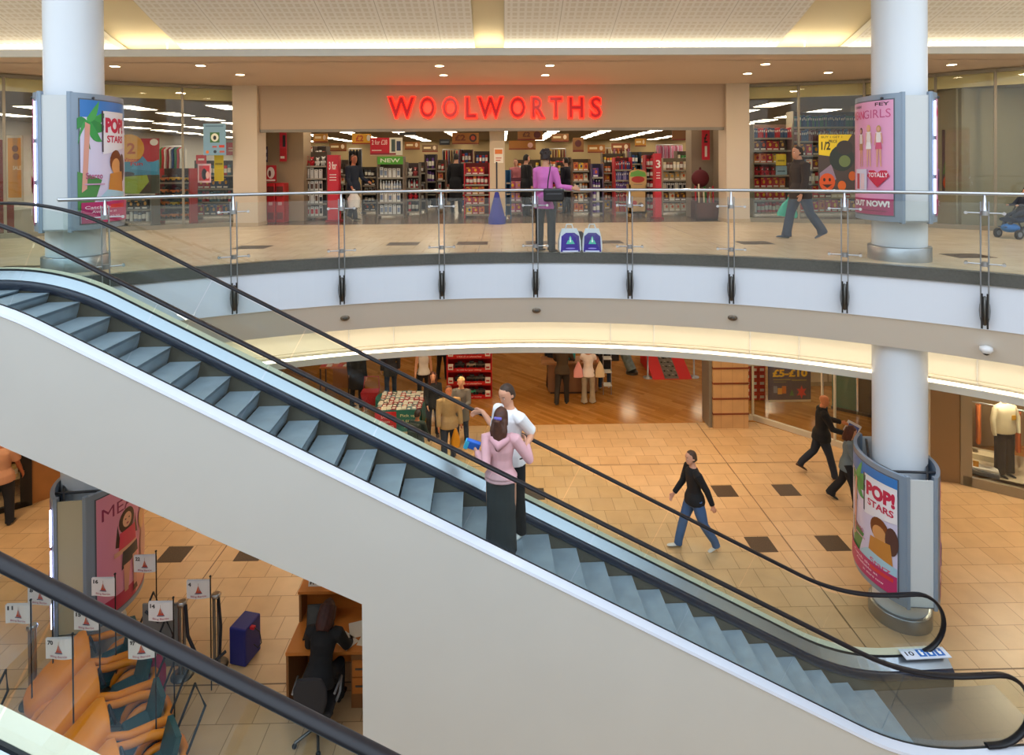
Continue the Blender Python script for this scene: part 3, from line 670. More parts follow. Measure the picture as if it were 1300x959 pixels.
    for s in (-1, 1):
        hip, knee, ank, a2 = J[s]
        body.tube([hip + Z * .02 * h, hip.lerp(knee, .4), knee, knee.lerp(ank, .35), ank.lerp(knee, .15), ank], [.048 * h, .044 * h, .031 * h, .031 * h, .021 * h, .021 * h], sk, 12)
        W = wide
        f = flare
        rr = [.058 * h, .053 * h * W, .040 * h * W, .040 * h * W * (1 + .1 * f), .036 * h * W * (1 + .35 * f), .036 * h * W * (1 + .8 * f)]
        bot = ank + Vector((0, 0, -.025 * h))
        legm.tube([hip + Z * .025 * h, hip.lerp(knee, .45), knee, knee.lerp(ank, .4), ank.lerp(knee, .15), bot], rr, M(trousers, .8, vary=.08, vscale=6), 14)
        # shoe
        R = Matrix.Rotation(-min(max(a2, -.9), .4) * .6 + (0 if abs(a2) > .15 else 0), 3, 'X'); sh = MB(); so = M(shoes, .5)
        q = [(-.030, -.045, .016, .012), (.025, -.045, .020, .02), (-.0, -.04, .022, .024)]
        rg = []
        for y, rx, zt in ((.032, .013, .012), (.026, .020, .040), (.0, .022, .048), (-.035, .024, .030), (-.075, .026, .022), (-.10, .020, .016), (-.112, .008, .008)):
            rg.append([ank + R @ (Vector((rx * math.cos(a), y, -.045 + zt * .5 + zt * .5 * math.sin(a))) * h) for a in [2 * PI * k / 10 for k in range(10)]])
        sh.loft(rg, so); J[s] += (sh,)
    legm.loft([ring(0, 0, z, rx, ry, r=Rt) for z, rx, ry in ((-.085, .05, .05), (-.06, .09, .072), (-.01, .105, .081), (.04, .096, .073), (.06, .088, .066))], M(trousers, .8, vary=.08, vscale=6))
    # arms
    HND = []
    for s, (ap, ao, eb, inn) in zip((-1, 1), arms):
        sh_ = TS(s * sw, 0, .272)
        d = Rs @ Vector((s * math.sin(ao), -math.sin(ap) * math.cos(ao), -math.cos(ap) * math.cos(ao)))
        el = sh_ + d * (.172 * h)
        a2 = ap + eb; d2 = Rs @ Vector((s * (math.sin(ao) * .5 - math.sin(inn)), -math.sin(a2) * math.cos(inn), -math.cos(a2) * math.cos(inn))); d2.normalize()
        wr = el + d2 * (.150 * h)
        if reach and s in reach:
            tw, pole = reach[s][:2]; tg = Matrix.Rotation(-rz, 3, 'Z') @ (Vector(tw) - Vector(loc)); a_, b_ = .172 * h, .150 * h
            v = tg - sh_; L_ = min(v.length, (a_ + b_) * .995); v.normalize(); ca = (a_ * a_ + L_ * L_ - b_ * b_) / (2 * a_ * L_); po = Matrix.Rotation(-rz, 3, 'Z') @ Vector(pole)
            po = (po - v * po.dot(v)).normalized(); el = sh_ + v * (a_ * ca) + po * (a_ * math.sqrt(max(0, 1 - ca * ca))); wr = sh_ + v * L_; d2 = (wr - el).normalized(); d = (el - sh_).normalized()
        body.tube([TS(s * sw * .6, 0, .285), sh_, sh_.lerp(el, .5), el, el.lerp(wr, .35), wr], [.028 * h, .034 * h, .026 * h, .022 * h, .023 * h, .0145 * h], sk, 10)
        # hand: palm plus five fingers
        if reach and s in reach and len(reach[s]) > 2: d2 = (Matrix.Rotation(-rz, 3, 'Z') @ Vector(reach[s][2])).normalized()
        side = d2.cross(Rs @ X).normalized(); side = side if side.length else Z
        pn = (Rs @ X) - d2 * (Rs @ X).dot(d2); pn.normalize()           # palm normal roughly sideways
        acr = d2.cross(pn).normalized()                                   # across knuckles
        pal = [ell(wr + d2 * (t * h), pn, acr, a * h, b * h, 8) for t, a, b in ((-.005, .012, .014), (.015, .011, .021), (.04, .009, .024), (.052, .008, .022))]
        body.loft(pal, sk)
        if hands:
            for k, (o_, L) in enumerate(((-.017, .036), (-.006, .042), (.006, .040), (.017, .031))):
                b0 = wr + d2 * (.046 * h) + acr * (o_ * h); c1 = b0 + d2 * (L * .5 * h) - pn * (s * .006 * h); c2 = c1 + d2 * (L * .42 * h) - pn * (s * .014 * h)
                body.tube([b0, c1, c2], [.0058 * h, .0053 * h, .0045 * h], sk, 6)
            fw = 1 if acr.dot(Rs @ Yf) > 0 else -1
            b0 = wr + d2 * (.012 * h) + acr * (fw * .016 * h); c1 = b0 + (d2 * .7 + acr * fw * .7) * (.022 * h); c2 = c1 + (d2 * .95 + acr * fw * .2) * (.018 * h) - pn * (s * .006 * h)
            body.tube([b0, c1, c2], [.0075 * h, .0062 * h, .005 * h], sk, 6)
        HND.append(wr + d2 * (.06 * h))
        if sleeve > 0 and topkind != 'none':
            tm = M(top, .85, vary=.07, vscale=5)
            if sleeve >= 1: pts = [TS(s * sw * .55, 0, .282), sh_, sh_.lerp(el, .5), el, el.lerp(wr, .5), wr - d2 * .01]; rr = [.034 * h, .043 * h, .037 * h, .033 * h, .029 * h, .026 * h]
            else: e2 = sh_.lerp(el, sleeve); pts = [TS(s * sw * .55, 0, .282), sh_, sh_.lerp(e2, .6), e2]; rr = [.034 * h, .043 * h, .039 * h, .040 * h]
            armm.tube(pts, [r * (1 if build <= 1 else build) for r in rr], tm, 12)
    o = remesh(body, 'body', root, vox * .75 if vox < .012 else vox, 1)
    # top garment
    if topkind != 'none':
        tm = M(top, .85, vary=.07, vscale=5); hz = hem - .53
        zz = [hz, hz + .03, .02, .08, .14, .2, .25, .28, .300, .312 + collar * .02]
        w_ = [.118, .117, .110, .084, .088, .098, .108, .095, .06, .040 + .01 * collar]; d_ = [.099, .097, .092, .064, .067, .070, .066, .054, .046, .038 + .012 * collar]
        if not male: w_ = [.116, .115, .106, .082, .08, .09, .096, .084, .054, .036 + .01 * collar]; d_ = [.097, .095, .088, .066, .062, .074, .064, .05, .042, .036 + .012 * collar]
        rows = sorted([(z, a, b) for z, a, b in zip(zz, w_, d_) if z >= hz], key=lambda q: q[0])
        if hem < .40: rows[0] = (hz, .122, .098)
        armm.loft([ring(0, 0, z, a * build, b * build, r=(Rs if z > .2 else Rt)) for z, a, b in rows], tm)
        remesh(armm, topkind, root, vox, 1)
    if skirt:
        sm = MB(); pts = [ring(0, 0, .06, .088, .064)]
        mid = (J[-1][1] + J[1][1]) / 2; an = (J[-1][2] + J[1][2]) / 2
        pts.append(ring(0, 0, -.02, .105, .08)); pts.append([mid + Vector((.10 * h * math.cos(a), .085 * h * math.sin(a), 0)) for a in [2 * PI * k / 18 for k in range(18)]])
        if skirt == 'long': pts.append([an + Vector((.11 * h * math.cos(a), .10 * h * math.sin(a), .02 * h)) for a in [2 * PI * k / 18 for k in range(18)]])
        sm.loft(pts, M(trousers, .85, vary=.1, vscale=5)); remesh(sm, 'skirt', root, vox, 2)
    else: remesh(legm, 'trousers', root, vox, 1)
    for s in (-1, 1): J[s][4].build('shoe', parent=root)
    # hair
    if hairstyle != 'bald':
        hm = M(hair, .6, vary=.25, vscale=25, bump=.3); hh = MB()
        def cap(scale, zmin, zmax=.078, back=.004, front=.03):
            rg = []
            for i in range(7):
                z = zmin + (zmax - zmin) * i / 6; q = min(max((z - .0) / .078, -1), 1); r = math.sqrt(max(1 - max(q, 0) ** 2.4, .02))
                rg.append([hd + Rh @ (Vector((.049 * scale * r * math.cos(a), back + (.060 * scale * r * math.sin(a) if math.sin(a) > 0 else (.056 * scale * r * math.sin(a) if z > front else .02 * math.sin(a))), z)) * h) for a in [2 * PI * k / 16 for k in range(16)]])
            hh.loft(rg, hm)
        if hairstyle == 'short': cap(1.0, -.028, front=.034)
        elif hairstyle == 'curly':
            cap(1.08, -.03, .085, front=.03)
            for i in range(40):
                a = random.random() * 2 * PI; b = random.random() * 1.4
                v = Vector((.05 * math.cos(a) * math.cos(b), .010 + .058 * abs(math.sin(a)) * math.cos(b) - (.03 if math.sin(a) < 0 else 0), .03 + .05 * math.sin(b)))
                hh.ball(hd + Rh @ (v * h), .013 * h, hm, 7, 5)
        elif hairstyle in ('long', 'ponytail', 'bob'):
            cap(1.06, -.045, .08, front=.036)
            L = {'long': .20, 'ponytail': .22, 'bob': .085}[hairstyle]
            if hairstyle == 'ponytail':
                a0 = hd + Rh @ (Vector((0, .062, .02)) * h)
                hh.tube([a0, a0 + Rh @ (Vector((0, .03, -.01)) * h), hd + Rh @ (Vector((.0, .075, -.06)) * h), hd + Rh @ (Vector((.0, .07, -.14)) * h), hd + Rh @ (Vector((.0, .068, -L)) * h)], [.018 * h, .022 * h, .034 * h, .036 * h, .012 * h], hm, 12, flat=.6, upv=(0, 1, 0))
                for sx in (-1, 1): hh.tube([hd + Rh @ (Vector((sx * .035, .04, 0)) * h), hd + Rh @ (Vector((sx * .042, .058, -.07)) * h), hd + Rh @ (Vector((sx * .038, .062, -.15)) * h)], [.018 * h, .022 * h, .008 * h], hm, 8)
                bb = MB(); bb.tube([a0 + Rh @ (Vector((-.022, .008, 0)) * h), a0 + Rh @ (Vector((0, .022, .004)) * h), a0 + Rh @ (Vector((.022, .008, 0)) * h)], .011 * h, M('#6a63b8', .7), 8); bb.build('hair_band', parent=root)
            else:
                for i in range(9):
                    a = PI * (-.08 + 1.16 * i / 8); x = .047 * math.cos(a); y = .006 + .054 * math.sin(a)
                    hh.tube([hd + Rh @ (Vector((x, y, .03)) * h), hd + Rh @ (Vector((x * 1.08, y * 1.05, -.03)) * h), hd + Rh @ (Vector((x * 1.05, y * 1.1, -.045 - L * .6)) * h), hd + Rh @ (Vector((x * .85, y * 1.1, -.05 - L)) * h)], [.016 * h, .019 * h, .018 * h, .007 * h], hm, 7)
        remesh(hh, 'hair', root, min(vox, .01), 1)
    if face:
        for s in (-1, 1):
            e = MB(); e.ball(hd + Rh @ (Vector((s * .0175, -.0475, .006)) * h), (.006 * h, .004 * h, .0042 * h), M('#f0ece6', .3), 8, 6, Rh); e.ball(hd + Rh @ (Vector((s * .0175, -.0507, .006)) * h), (.003 * h, .0018 * h, .0032 * h), M('#2a1c12', .2), 6, 5, Rh); e.build('eye', parent=root)
            b = MB(); b.tube([hd + Rh @ (Vector((s * .009, -.0525, .017)) * h), hd + Rh @ (Vector((s * .027, -.0465, .018)) * h)], .0022 * h, M(hair if hairstyle != 'bald' else '#6b4a30', .7), 5); b.build('eyebrow', parent=root)
        m = MB(); m.ball(hd + Rh @ (Vector((0, -.0475, -.034)) * h), (.012 * h, .006 * h, .0036 * h), M('#a8584c', .5), 8, 6, Rh); m.build('mouth', parent=root)
    return root, dict(hand=HND, head=hd, T=T, TS=TS, J=J, h=h)
def facing(dx, dy): return math.atan2(dx, -dy)      # local -Y turned towards (dx,dy)
def wl(root, p):   # local point of a figure -> world
    r = Matrix.Rotation(root.rotation_euler.z, 3, 'Z'); return Vector(root.location) + r @ Vector(p)
# --- the couple on the escalator (stand on the steps)
def step_top(x):
    k = math.ceil(((x) - T0) / HP - 1e-6); t = T0 + HP * k; return Z0 - S_E * t, t
cm = atY(652, 673, YC + .20); zt, _t = step_top(cm.x / math.cos(AL))
hp_ = atY(612, 524, YC + .56); rp = Vector((hp_.x, YC + .54, hp_.z + .03))
man, mi = person('man in a white T-shirt and black trousers riding the escalator, hand on rail', (cm.x - .02, YC + .24, zt), facing(-.75, -.62), 1.82, True, torso=(.06, 0), legs=((.04, .06), (-.03, .04)),
    arms=((1.05, .35, .35, -.25), (.35, .25, 1.0, .9)), reach={-1: (rp, (.6, -.3, -.6), (-.9, .15, -.25)), 1: (atY(668, 566, YC - .05), (.5, .2, -1))}, head=(.1, .30), hair='#3a281c', top='#f3f4f8', sleeve=.85, hem=.485, topkind='t_shirt', trousers='#17171c', shoes='#d8d6d2', vox=.010)
cw = atY(640, 698, YC - .12); zt2, _t = step_top(cw.x / math.cos(AL))
woman, wi = person('woman in a pink cardigan and long dark skirt, back turned, riding the escalator', (cw.x - .03, YC - .20, zt2), facing(.18, .95), 1.68, False, torso=(.02, 0), legs=((.02, .05), (-.02, .04)),
    arms=((.70, .35, .95, .1), (.75, .38, .9, .75)), reach={1: (atY(606, 575, YC - .12), (-.3, -.3, -1)), -1: (atY(668, 563, YC + .02), (.6, -.6, -1))}, head=(-.12, .02), hair='#4b2a1c', hairstyle='ponytail', top='#d9a9b0', sleeve=1, hem=.525, topkind='cardigan', trousers='#33373b', skirt='long', shoes='#1c1c1e', vox=.010)
# hood on her cardigan, drawn as a soft roll at the nape
m = MB(); c = wi['TS'](0, .055, .285); h_ = wi['h']
m.tube([wi['TS'](-.06, .0, .30), wi['TS'](-.05, .05, .285), wi['TS'](0, .082, .25), wi['TS'](.05, .05, .285), wi['TS'](.06, .0, .30)], [.02, .04, .06, .04, .02], M('#cf9da6', .85, vary=.07, vscale=5), 10)
m.build('hood', parent=woman)
p = wl(woman, wi['hand'][1]); m = MB(); R_ = Matrix.Rotation(.35, 3, 'Y') @ Matrix.Rotation(.3, 3, 'X')
m.xf = Matrix.Translation(p) @ R_.to_4x4(); m.box((-.03, .0, .045), (.17, .05, .11), M('#2f6fd8', .35), 0, .008); m.box((-.10, .0, .03), (.05, .052, .12), M('#49c3e8', .35), 0, .006); m.xf = None
tag(m.build('carton'), 'small blue carton held up by the woman in the pink cardigan', 'box')
# --- walking people on the lower floor
f = atZ(882, 697, 0)
person('man in a black sweater and blue jeans walking left across the tiled floor', (f.x, f.y, 0), facing(-1, -.15), 1.80, True, torso=(.06, 0), legs=((.36, .10), (-.28, .30)), arms=((.35, .12, .35, 0), (-.45, .12, .15, 0)), head=(.05, .05),
       hair='#4a3526', top='#141519', hem=.49, trousers='#41618f', wide=1.12, shoes='#c8c4bd', vox=.012)
f = atZ(1043, 604, 0)
bald, bi = person('bald man in a black jacket and dark jeans walking beside the shop window', (f.x, f.y, 0), facing(1, -.25), 1.80, True, torso=(.05, 0), legs=((.32, .08), (-.30, .45)), arms=((.5, .12, .9, 0), (.7, .1, .7, 0)), hairstyle='bald', skin='#d08a62',
       top='#17181c', hem=.46, trousers='#222936', wide=1.1, shoes='#5a3a22', vox=.014, build=1.12, collar=1)
p = wl(bald, bi['hand'][1]); m = MB(); m.xf = Matrix.Translation(p + Vector((.1, 0, -.18))) @ Matrix.Rotation(.5, 4, 'Y'); m.box((0, 0, .08), (.34, .03, .26), M('#c9cbd6', .5), 0, .008); m.box((.0, -.017, .08), (.26, .004, .16), M('#3d56a8', .5)); m.box((-.05, -.0, -.12), (.22, .028, .16), M('#b8862b', .5), 0, .006); m.xf = None
tag(m.build('shopping_bag'), 'white and blue shopping bag carried by the bald man', 'bag')
f = atZ(1076, 641, 0)
person('woman in a grey denim jacket and black trousers walking beside the white column', (f.x, f.y, 0), facing(.85, -.5), 1.62, False, torso=(.08, 0), legs=((.28, .1), (-.25, .35)), arms=((.35, .1, .9, .2), (.3, .1, .7, 0)), head=(0, .2), hair='#4a2214', hairstyle='bob', skin='#c99a7c',
       top='#66747c', hem=.45, topkind='jacket', trousers='#15151a', wide=1.15, flare=.6, shoes='#121214', vox=.014)
# --- upper balcony
f = atZ(693, 320, UP)
pk, pi_ = person('woman with curly dark hair in a pink jacket standing at the balcony rail', (f.x, f.y + .06, UP), facing(.55, .85), 1.70, False, torso=(.02, 0), legs=((.0, .03), (.02, .05)), arms=((.35, .14, .7, .3), (.2, .14, .7, .3)), reach={-1: (atY(727, 239, 10.02), (.2, .1, -1), (.95, .0, -.15))}, head=(.1, .05), hair='#2a1a16', hairstyle='curly', skin='#c58f70',
       top='#cf6fb6', hem=.42, topkind='jacket', trousers='#1d252c', wide=1.05, flare=.1, shoes='#2a1c14', vox=.012)
m = MB(); T_ = pi_['TS']; q = T_(.02, .085, .035)
bq = atY(703, 240, f.y - .22); m.xf = Matrix.Translation((bq.x, f.y - .17, bq.z + .02)) @ Matrix.Rotation(PI, 4, 'Z'); m.box((0, .03, -.12), (.34, .11, .22), M('#16161a', .35), 0, .03); m.box((0, .088, -.10), (.25, .008, .02), M('#4a4a50', .3))
m.tube([(.10, .02, -.02), (.09, .03, .12), (.05, .04, .36), (.07, -.04, .50), (.09, -.14, .46)], .010, M('#16161a', .4), 6)
m.xf = None; tag(m.build('handbag'), 'black leather handbag hanging from the shoulder of the woman in pink', 'handbag')
f = atZ(1016, 303, UP)
wk, wi2 = person('man in a dark brown jacket walking left past the store window', (f.x, f.y, UP), facing(-1, -.1), 1.80, True, torso=(.05, 0), legs=((.30, .1), (-.30, .35)), arms=((-.1, .1, .35, 0), (.15, .1, .25, 0)), hair='#2b1d16', skin='#c98f6f',
       top='#3b322e', hem=.44, topkind='jacket', trousers='#27354c', wide=1.15, flare=.4, shoes='#33435a', vox=.014, build=1.12, collar=1)
p = wl(wk, wi2['hand'][0]); m = MB(); m.xf = Matrix.Translation(p) @ Matrix.Rotation(.15, 4, 'Y')
m.loft([[Vector((w * math.cos(a) * 1.0, .035 * math.sin(a), z)) for a in [2 * PI * k / 14 for k in range(14)]] for z, w in ((-.36, .20), (-.30, .21), (-.12, .14), (.0, .04), (.05, .03))], M('#3fbf9c', .45, bump=.4)); m.xf = None
tag(m.build('carrier_bag'), 'turquoise plastic carrier bag held by the man in the dark brown jacket', 'bag')
# --- far right pushchair with a child
f = atZ(1292, 303, UP)
pc = thing('pushchair', 'blue and black pushchair at the right edge of the upper balcony', 'pushchair', (f.x + .12, f.y + .1, UP), .2)
m = MB(); m.tube([(-.25, -.2, .12), (.1, -.2, .5), (.42, -.2, 1.0)], .014, M('#2a2c30', .4), 6); m.tube([(-.25, .2, .12), (.1, .2, .5), (.42, .2, 1.0)], .014, M('#2a2c30', .4), 6); m.tube([(.42, -.2, 1.0), (.42, .2, 1.0)], .018, M('#2a2c30', .4), 6); m.tube([(.35, -.2, .1), (.1, -.2, .5)], .014, M('#2a2c30', .4), 6); m.tube([(.35, .2, .1), (.1, .2, .5)], .014, M('#2a2c30', .4), 6); m.build('frame', parent=pc)
m = MB(); m.loft([[Vector((x, .17 * math.cos(a), z + .05 * math.sin(a))) for a in [2 * PI * k / 12 for k in range(12)]] for x, z in ((-.28, .36), (-.1, .34), (.08, .36), (.2, .52), (.3, .78))], M('#1e2f49', .8)); m.build('seat', parent=pc)
m = MB(); m.ball((-.22, 0, .20), (.16, .15, .09), M('#1f6fb8', .6), 12, 8); m.build('footmuff', parent=pc)
for x, y in ((-.27, -.2), (-.27, .2), (.35, -.2), (.35, .2)):
    m = MB(); m.tube([(x, y - .02, .09), (x, y + .02, .09)], .09, M('#1a1a1c', .7), 16); m.tube([(x, y - .025, .09), (x, y + .025, .09)], .05, M('#7a7d82', .5), 12); m.build('wheel', parent=pc)
person('small child in dark clothes sitting in the blue pushchair', (f.x + .16, f.y + .1, UP), facing(-1, -.1) + .0, .95, True, torso=(-.25, 0), legs=((1.35, .9), (1.35, .9)), arms=((.5, .1, .8, .2), (.5, .1, .8, .2)), hair='#a0623a', skin='#d09a7c', top='#1d2433', hem=.5, trousers='#26303f', shoes='#223a5c', vox=.014, seat_z=.42, hands=False)
# --- lower-left man by the shop window
f = atZ(2, 668, 0)
ml, mli = person('man in a peach T-shirt and dark trousers seen from behind at the lower left window', (f.x, f.y, 0), facing(-.3, 1), 1.80, True, legs=((.05, .05), (-.05, .05)), arms=((.2, .12, .3, 0), (.1, .14, 1.0, -.3)), hair='#3a2a1c', skin='#b5714f', top='#c79272', sleeve=.75, hem=.47, topkind='t_shirt', trousers='#1b1e26', wide=1.15, shoes='#17171a', vox=.014, build=1.08)
p = wl(ml, mli['hand'][1]); m = MB(); m.xf = Matrix.Translation(p) @ Matrix.Rotation(.5, 4, 'Y'); m.loft([[Vector((w * math.cos(a), .05 * math.sin(a), z)) for a in [2 * PI * k / 10 for k in range(10)]] for z, w in ((-.2, .10), (-.1, .13), (.02, .05))], M('#c22a24', .6)); m.xf = None
tag(m.build('folded_cloth'), 'bright red cloth held by the man in the peach T-shirt', 'clothing')
# --- lower store shoppers
def shop(label, px, py, Y, fx, fy, **k):
    p = atY(px, py, Y); return person(label, (p.x, Y, 0), facing(fx, fy), **k)
L0 = dict(vox=.017, hands=True)
shop('man in a tan jacket standing in front of the lower store, nearest the handrail', 570, 580, 14.15, .25, -1, H=1.76, hair='#5a3020', skin='#c9805c', top='#a8895c', topkind='jacket', hem=.45, trousers='#2d3647', wide=1.1, shoes='#6b4226', legs=((.12, .1), (-.1, .1)), arms=((.25, .12, .2, 0), (.1, .15, .1, 0)), build=1.1, **L0)
p_ = atY(568, 520, 14.02); m = MB(); 
shop('elderly blonde woman in a grey coat and dark jeans, hands clasped', 586, 560, 15.05, -.1, -1, H=1.62, male=False, hair='#e0c48a', hairstyle='curly', skin='#d8a284', top='#6d6a66', topkind='coat', hem=.36, trousers='#263041', shoes='#2a201c', legs=((.1, .1), (-.05, .1)), arms=((.3, .1, 1.1, .5), (.3, .1, 1.1, .5)), build=1.1, **L0)
shop('woman with long dark red hair in black, standing behind the man in tan', 550, 560, 15.4, .2, -1, H=1.66, male=False, hair='#4a2218', hairstyle='long', skin='#d8a284', top='#16161a', topkind='sweater', hem=.46, trousers='#1c1e24', shoes='#3a2418', legs=((.1, .1), (-.1, .1)), arms=((.2, .1, .6, .2), (.2, .1, .3, .1)), **L0)
by, byi = shop('boy in a dark green top with a backpack beside the teal bargain bin', 530, 575, 13.6, .35, .9, H=1.42, hair='#2a1a14', skin='#a86a4a', top='#22302c', topkind='sweater', hem=.47, trousers='#20242a', shoes='#1a1a1a', legs=((.1, .1), (-.1, .1)), arms=((.3, .15, .5, 0), (.3, .15, .5, 0)), **L0)
m = MB(); q = wl(by, byi['TS'](0, .10, .17)); m.xf = Matrix.Translation(q) @ Matrix.Rotation(by.rotation_euler.z, 4, 'Z'); m.box((0, 0, 0), (.30, .14, .36), M('#1f2a24', .7), 0, .04); m.box((0, .07, -.05), (.22, .05, .18), M('#2c3a32', .7), 0, .02); m.xf = None; tag(m.build('backpack'), 'dark green backpack worn by the boy near the teal bin', 'backpack')
m = MB(); pt = atY(567, 530, 14.0); m.xf = Matrix.Translation((pt.x + .2, 14.05, .62)); m.loft([[Vector((w * math.cos(a), .05 * math.sin(a), z)) for a in [2 * PI * k / 10 for k in range(10)]] for z, w in ((-.24, .10), (-.1, .11), (.1, .06), (.2, .02))], M('#d8901c', .5)); m.xf = None; tag(m.build('carrier_bag'), 'yellow carrier bag between the man in tan and the blonde woman', 'bag')
shop('woman in a black jacket over a white top walking in the store', 538, 505, 17.6, .1, -1, H=1.72, male=False, hair='#2a1a14', hairstyle='long', top='#e2ded8', sleeve=0, topkind='blouse', hem=.50, trousers='#1b1a1e', skin='#d8a284', legs=((.15, .1), (-.15, .1)), arms=((.2, .14, .4, 0), (-.1, .14, .2, 0)), shoes='#1a1a1a', **L0)
shop('figure in black at the back of the store behind the red toy rack', 562, 480, 19.6, .4, .9, H=1.72, hair='#20160f', top='#15161b', hem=.45, trousers='#15161b', legs=((.1, .1), (-.1, .1)), **L0)
shop('tall figure in a black coat standing in the store near the leaflet table', 453, 512, 17.4, .3, .9, H=1.80, hair='#20160f', top='#18181d', topkind='coat', hem=.30, trousers='#121216', legs=((.05, .05), (-.05, .05)), shoes='#1c1c1c', build=1.1, **L0)
shop('person in dark grey coat and blue jeans, right of the tall one in black', 496, 504, 18.0, -.3, .9, H=1.74, hair='#20160f', top='#3a3c42', topkind='coat', hem=.40, trousers='#27374f', legs=((.1, .1), (-.1, .1)), shoes='#1c1c1c', build=1.05, **L0)
shop('man in a dark brown sweater and trousers leaning at the store counter', 714, 512, 17.5, .25, .95, H=1.80, hair='#20160f', top='#463828', hem=.47, trousers='#2b241d', torso=(.15, 0), legs=((.05, .05), (-.25, .2)), arms=((.9, .1, .4, 0), (.8, .1, .4, 0)), wide=1.1, shoes='#1f1712', build=1.1, **L0)
ww, wwi = shop('woman in a white off-shoulder blouse and pale grey trousers at the counter', 747, 511, 17.5, .2, .95, H=1.68, male=False, hair='#5a3420', hairstyle='short', skin='#c98a68', top='#efe6e4', sleeve=.4, topkind='blouse', hem=.46, trousers='#a59a86', flare=.9, wide=1.05, shoes='#8a7f70', legs=((.05, .05), (-.05, .05)), arms=((.7, .2, .7, 0), (.6, .2, .7, 0)), **L0)
for dx, c, w in ((-.30, '#e8a6a8', 'pink and white carrier bag hanging left of the woman in white'), (.33, '#e2cda6', 'cream carrier bag hanging right of the woman in white')):
    m = MB(); m.xf = Matrix.Translation((ww.location.x + dx, 17.42, .98)); m.loft([[Vector((w_ * math.cos(a), .05 * math.sin(a), z)) for a in [2 * PI * k / 10 for k in range(10)]] for z, w_ in ((-.2, .14), (0, .13), (.15, .07), (.24, .02))], M(c, .5)); m.xf = None; tag(m.build('carrier_bag'), w, 'bag')
shop('person in a long dark coat and blue jeans, right of the woman in white', 768, 490, 18.7, .3, .9, H=1.76, hair='#20160f', top='#1b1b20', topkind='coat', hem=.34, trousers='#2b3c55', shoes='#cfcac0', legs=((.1, .1), (-.15, .1)), arms=((.2, .1, .3, 0), (.2, .15, .2, 0)), **L0)
pt = atY(775, 466, 18.5); m = MB(); m.box((pt.x + .1, 18.55, 1.02), (.34, .1, .3), M('#17171b', .4), 0, .03); m.tube([(pt.x - .02, 18.55, 1.15), (pt.x + .1, 18.55, 1.45), (pt.x + .22, 18.55, 1.15)], .012, M('#17171b', .4), 6); tag(m.build('handbag'), 'black handbag hanging beside the long dark coat in the lower store', 'handbag')
shop('figure in black partly hidden at the left end of the store counter', 702, 490, 18.8, .4, .9, H=1.72, hair='#20160f', top='#15161b', hem=.45, trousers='#17181e', legs=((.1, .1), (-.1, .1)), shoes='#111111', **L0)
# --- upper store shoppers behind the entrance
def ushop(label, px, Y, fx, fy, **k):
    p = atY(px, 240, Y); return person(label, (p.x, Y, UP), facing(fx, fy), vox=.018, **k)
up1, u1i = ushop('man in a navy sweater carrying white bags inside the upper store entrance', 449, 16.6, .8, -.6, H=1.78, hair='#6a3a22', skin='#c98060', top='#1c2433', hem=.46, trousers='#1c2230', legs=((.3, .1), (-.3, .2)), arms=((.1, .1, .6, 0), (.3, .1, .9, 0)))
p = wl(up1, u1i['hand'][0]); m = MB(); m.xf = Matrix.Translation((p.x + .05, p.y - .1, p.z - .12)); m.loft([[Vector((w_ * math.cos(a), .07 * math.sin(a), z)) for a in [2 * PI * k / 10 for k in range(10)]] for z, w_ in ((-.34, .15), (-.1, .17), (.06, .07), (.14, .02))], M('#ded6cc', .5)); m.xf = None; tag(m.build('carrier_bag'), 'white carrier bag held by the man in navy inside the upper store', 'bag')
ushop('figure in a long black coat inside the upper store, left of the white pillar', 579, 18.5, .2, .9, H=1.80, hair='#1a120e', top='#131317', topkind='coat', hem=.2, trousers='#131317', shoes='#111111')
ushop('figure in a black coat just behind the woman in pink inside the store', 668, 17.3, .7, .3, H=1.74, hair='#1a120e', top='#17171b', topkind='coat', hem=.32, trousers='#17171b', shoes='#111111')
ushop('figure in a dark navy top inside the store, right of the woman in pink', 719, 18.2, -.6, .5, H=1.66, hair='#1a120e', top='#1a1a28', hem=.42, trousers='#191a24', shoes='#111111')
ushop('shopper in a pink top deeper in the store, right of the white pillar', 655, 20.5, -.2, -.9, H=1.64, male=False, hair='#6b3a22', top='#b56a72', hem=.45, trousers='#2a2a33')
# ------------------------------------------------------------------ stores
def board(name, label, cat, x0, y0, x1, y1, Y, items, thick=.02, base='#f2f2f2', group=None, dy=0):
    a = atY(x0, y0, Y); b = atY(x1, y1, Y); w = b.x - a.x; h = a.z - b.z
    m = MB(); m.box((0, 0, h / 2), (w, thick, h), M(base, .45)); art(m, items, flat((-w / 2, -thick / 2, 0), (1, 0, 0), (0, 0, 1), (0, -1, 0), w, h), 1)
    return tag(m.build(name, loc=((a.x + b.x) / 2, Y, b.z)), label, cat, group)
def cname(h):
    r, g, b = [int(h[i:i + 2], 16) for i in (1, 3, 5)]
    mx, mn = max(r, g, b), min(r, g, b)
    if mx < 60: return 'black'
    if mx - mn < 30: return 'white' if mx > 190 else 'grey'
    if r == mx: return 'pink' if (b > g + 25 and r > 170) else 'orange' if g > 95 and b < 100 and g < 165 else 'yellow' if g >= 165 and b < 120 else 'cream' if g > 165 else 'red' if r - max(g, b) > 60 else 'brown'
    if g == mx: return 'green'
    return 'purple' if r > g + 15 else 'blue'
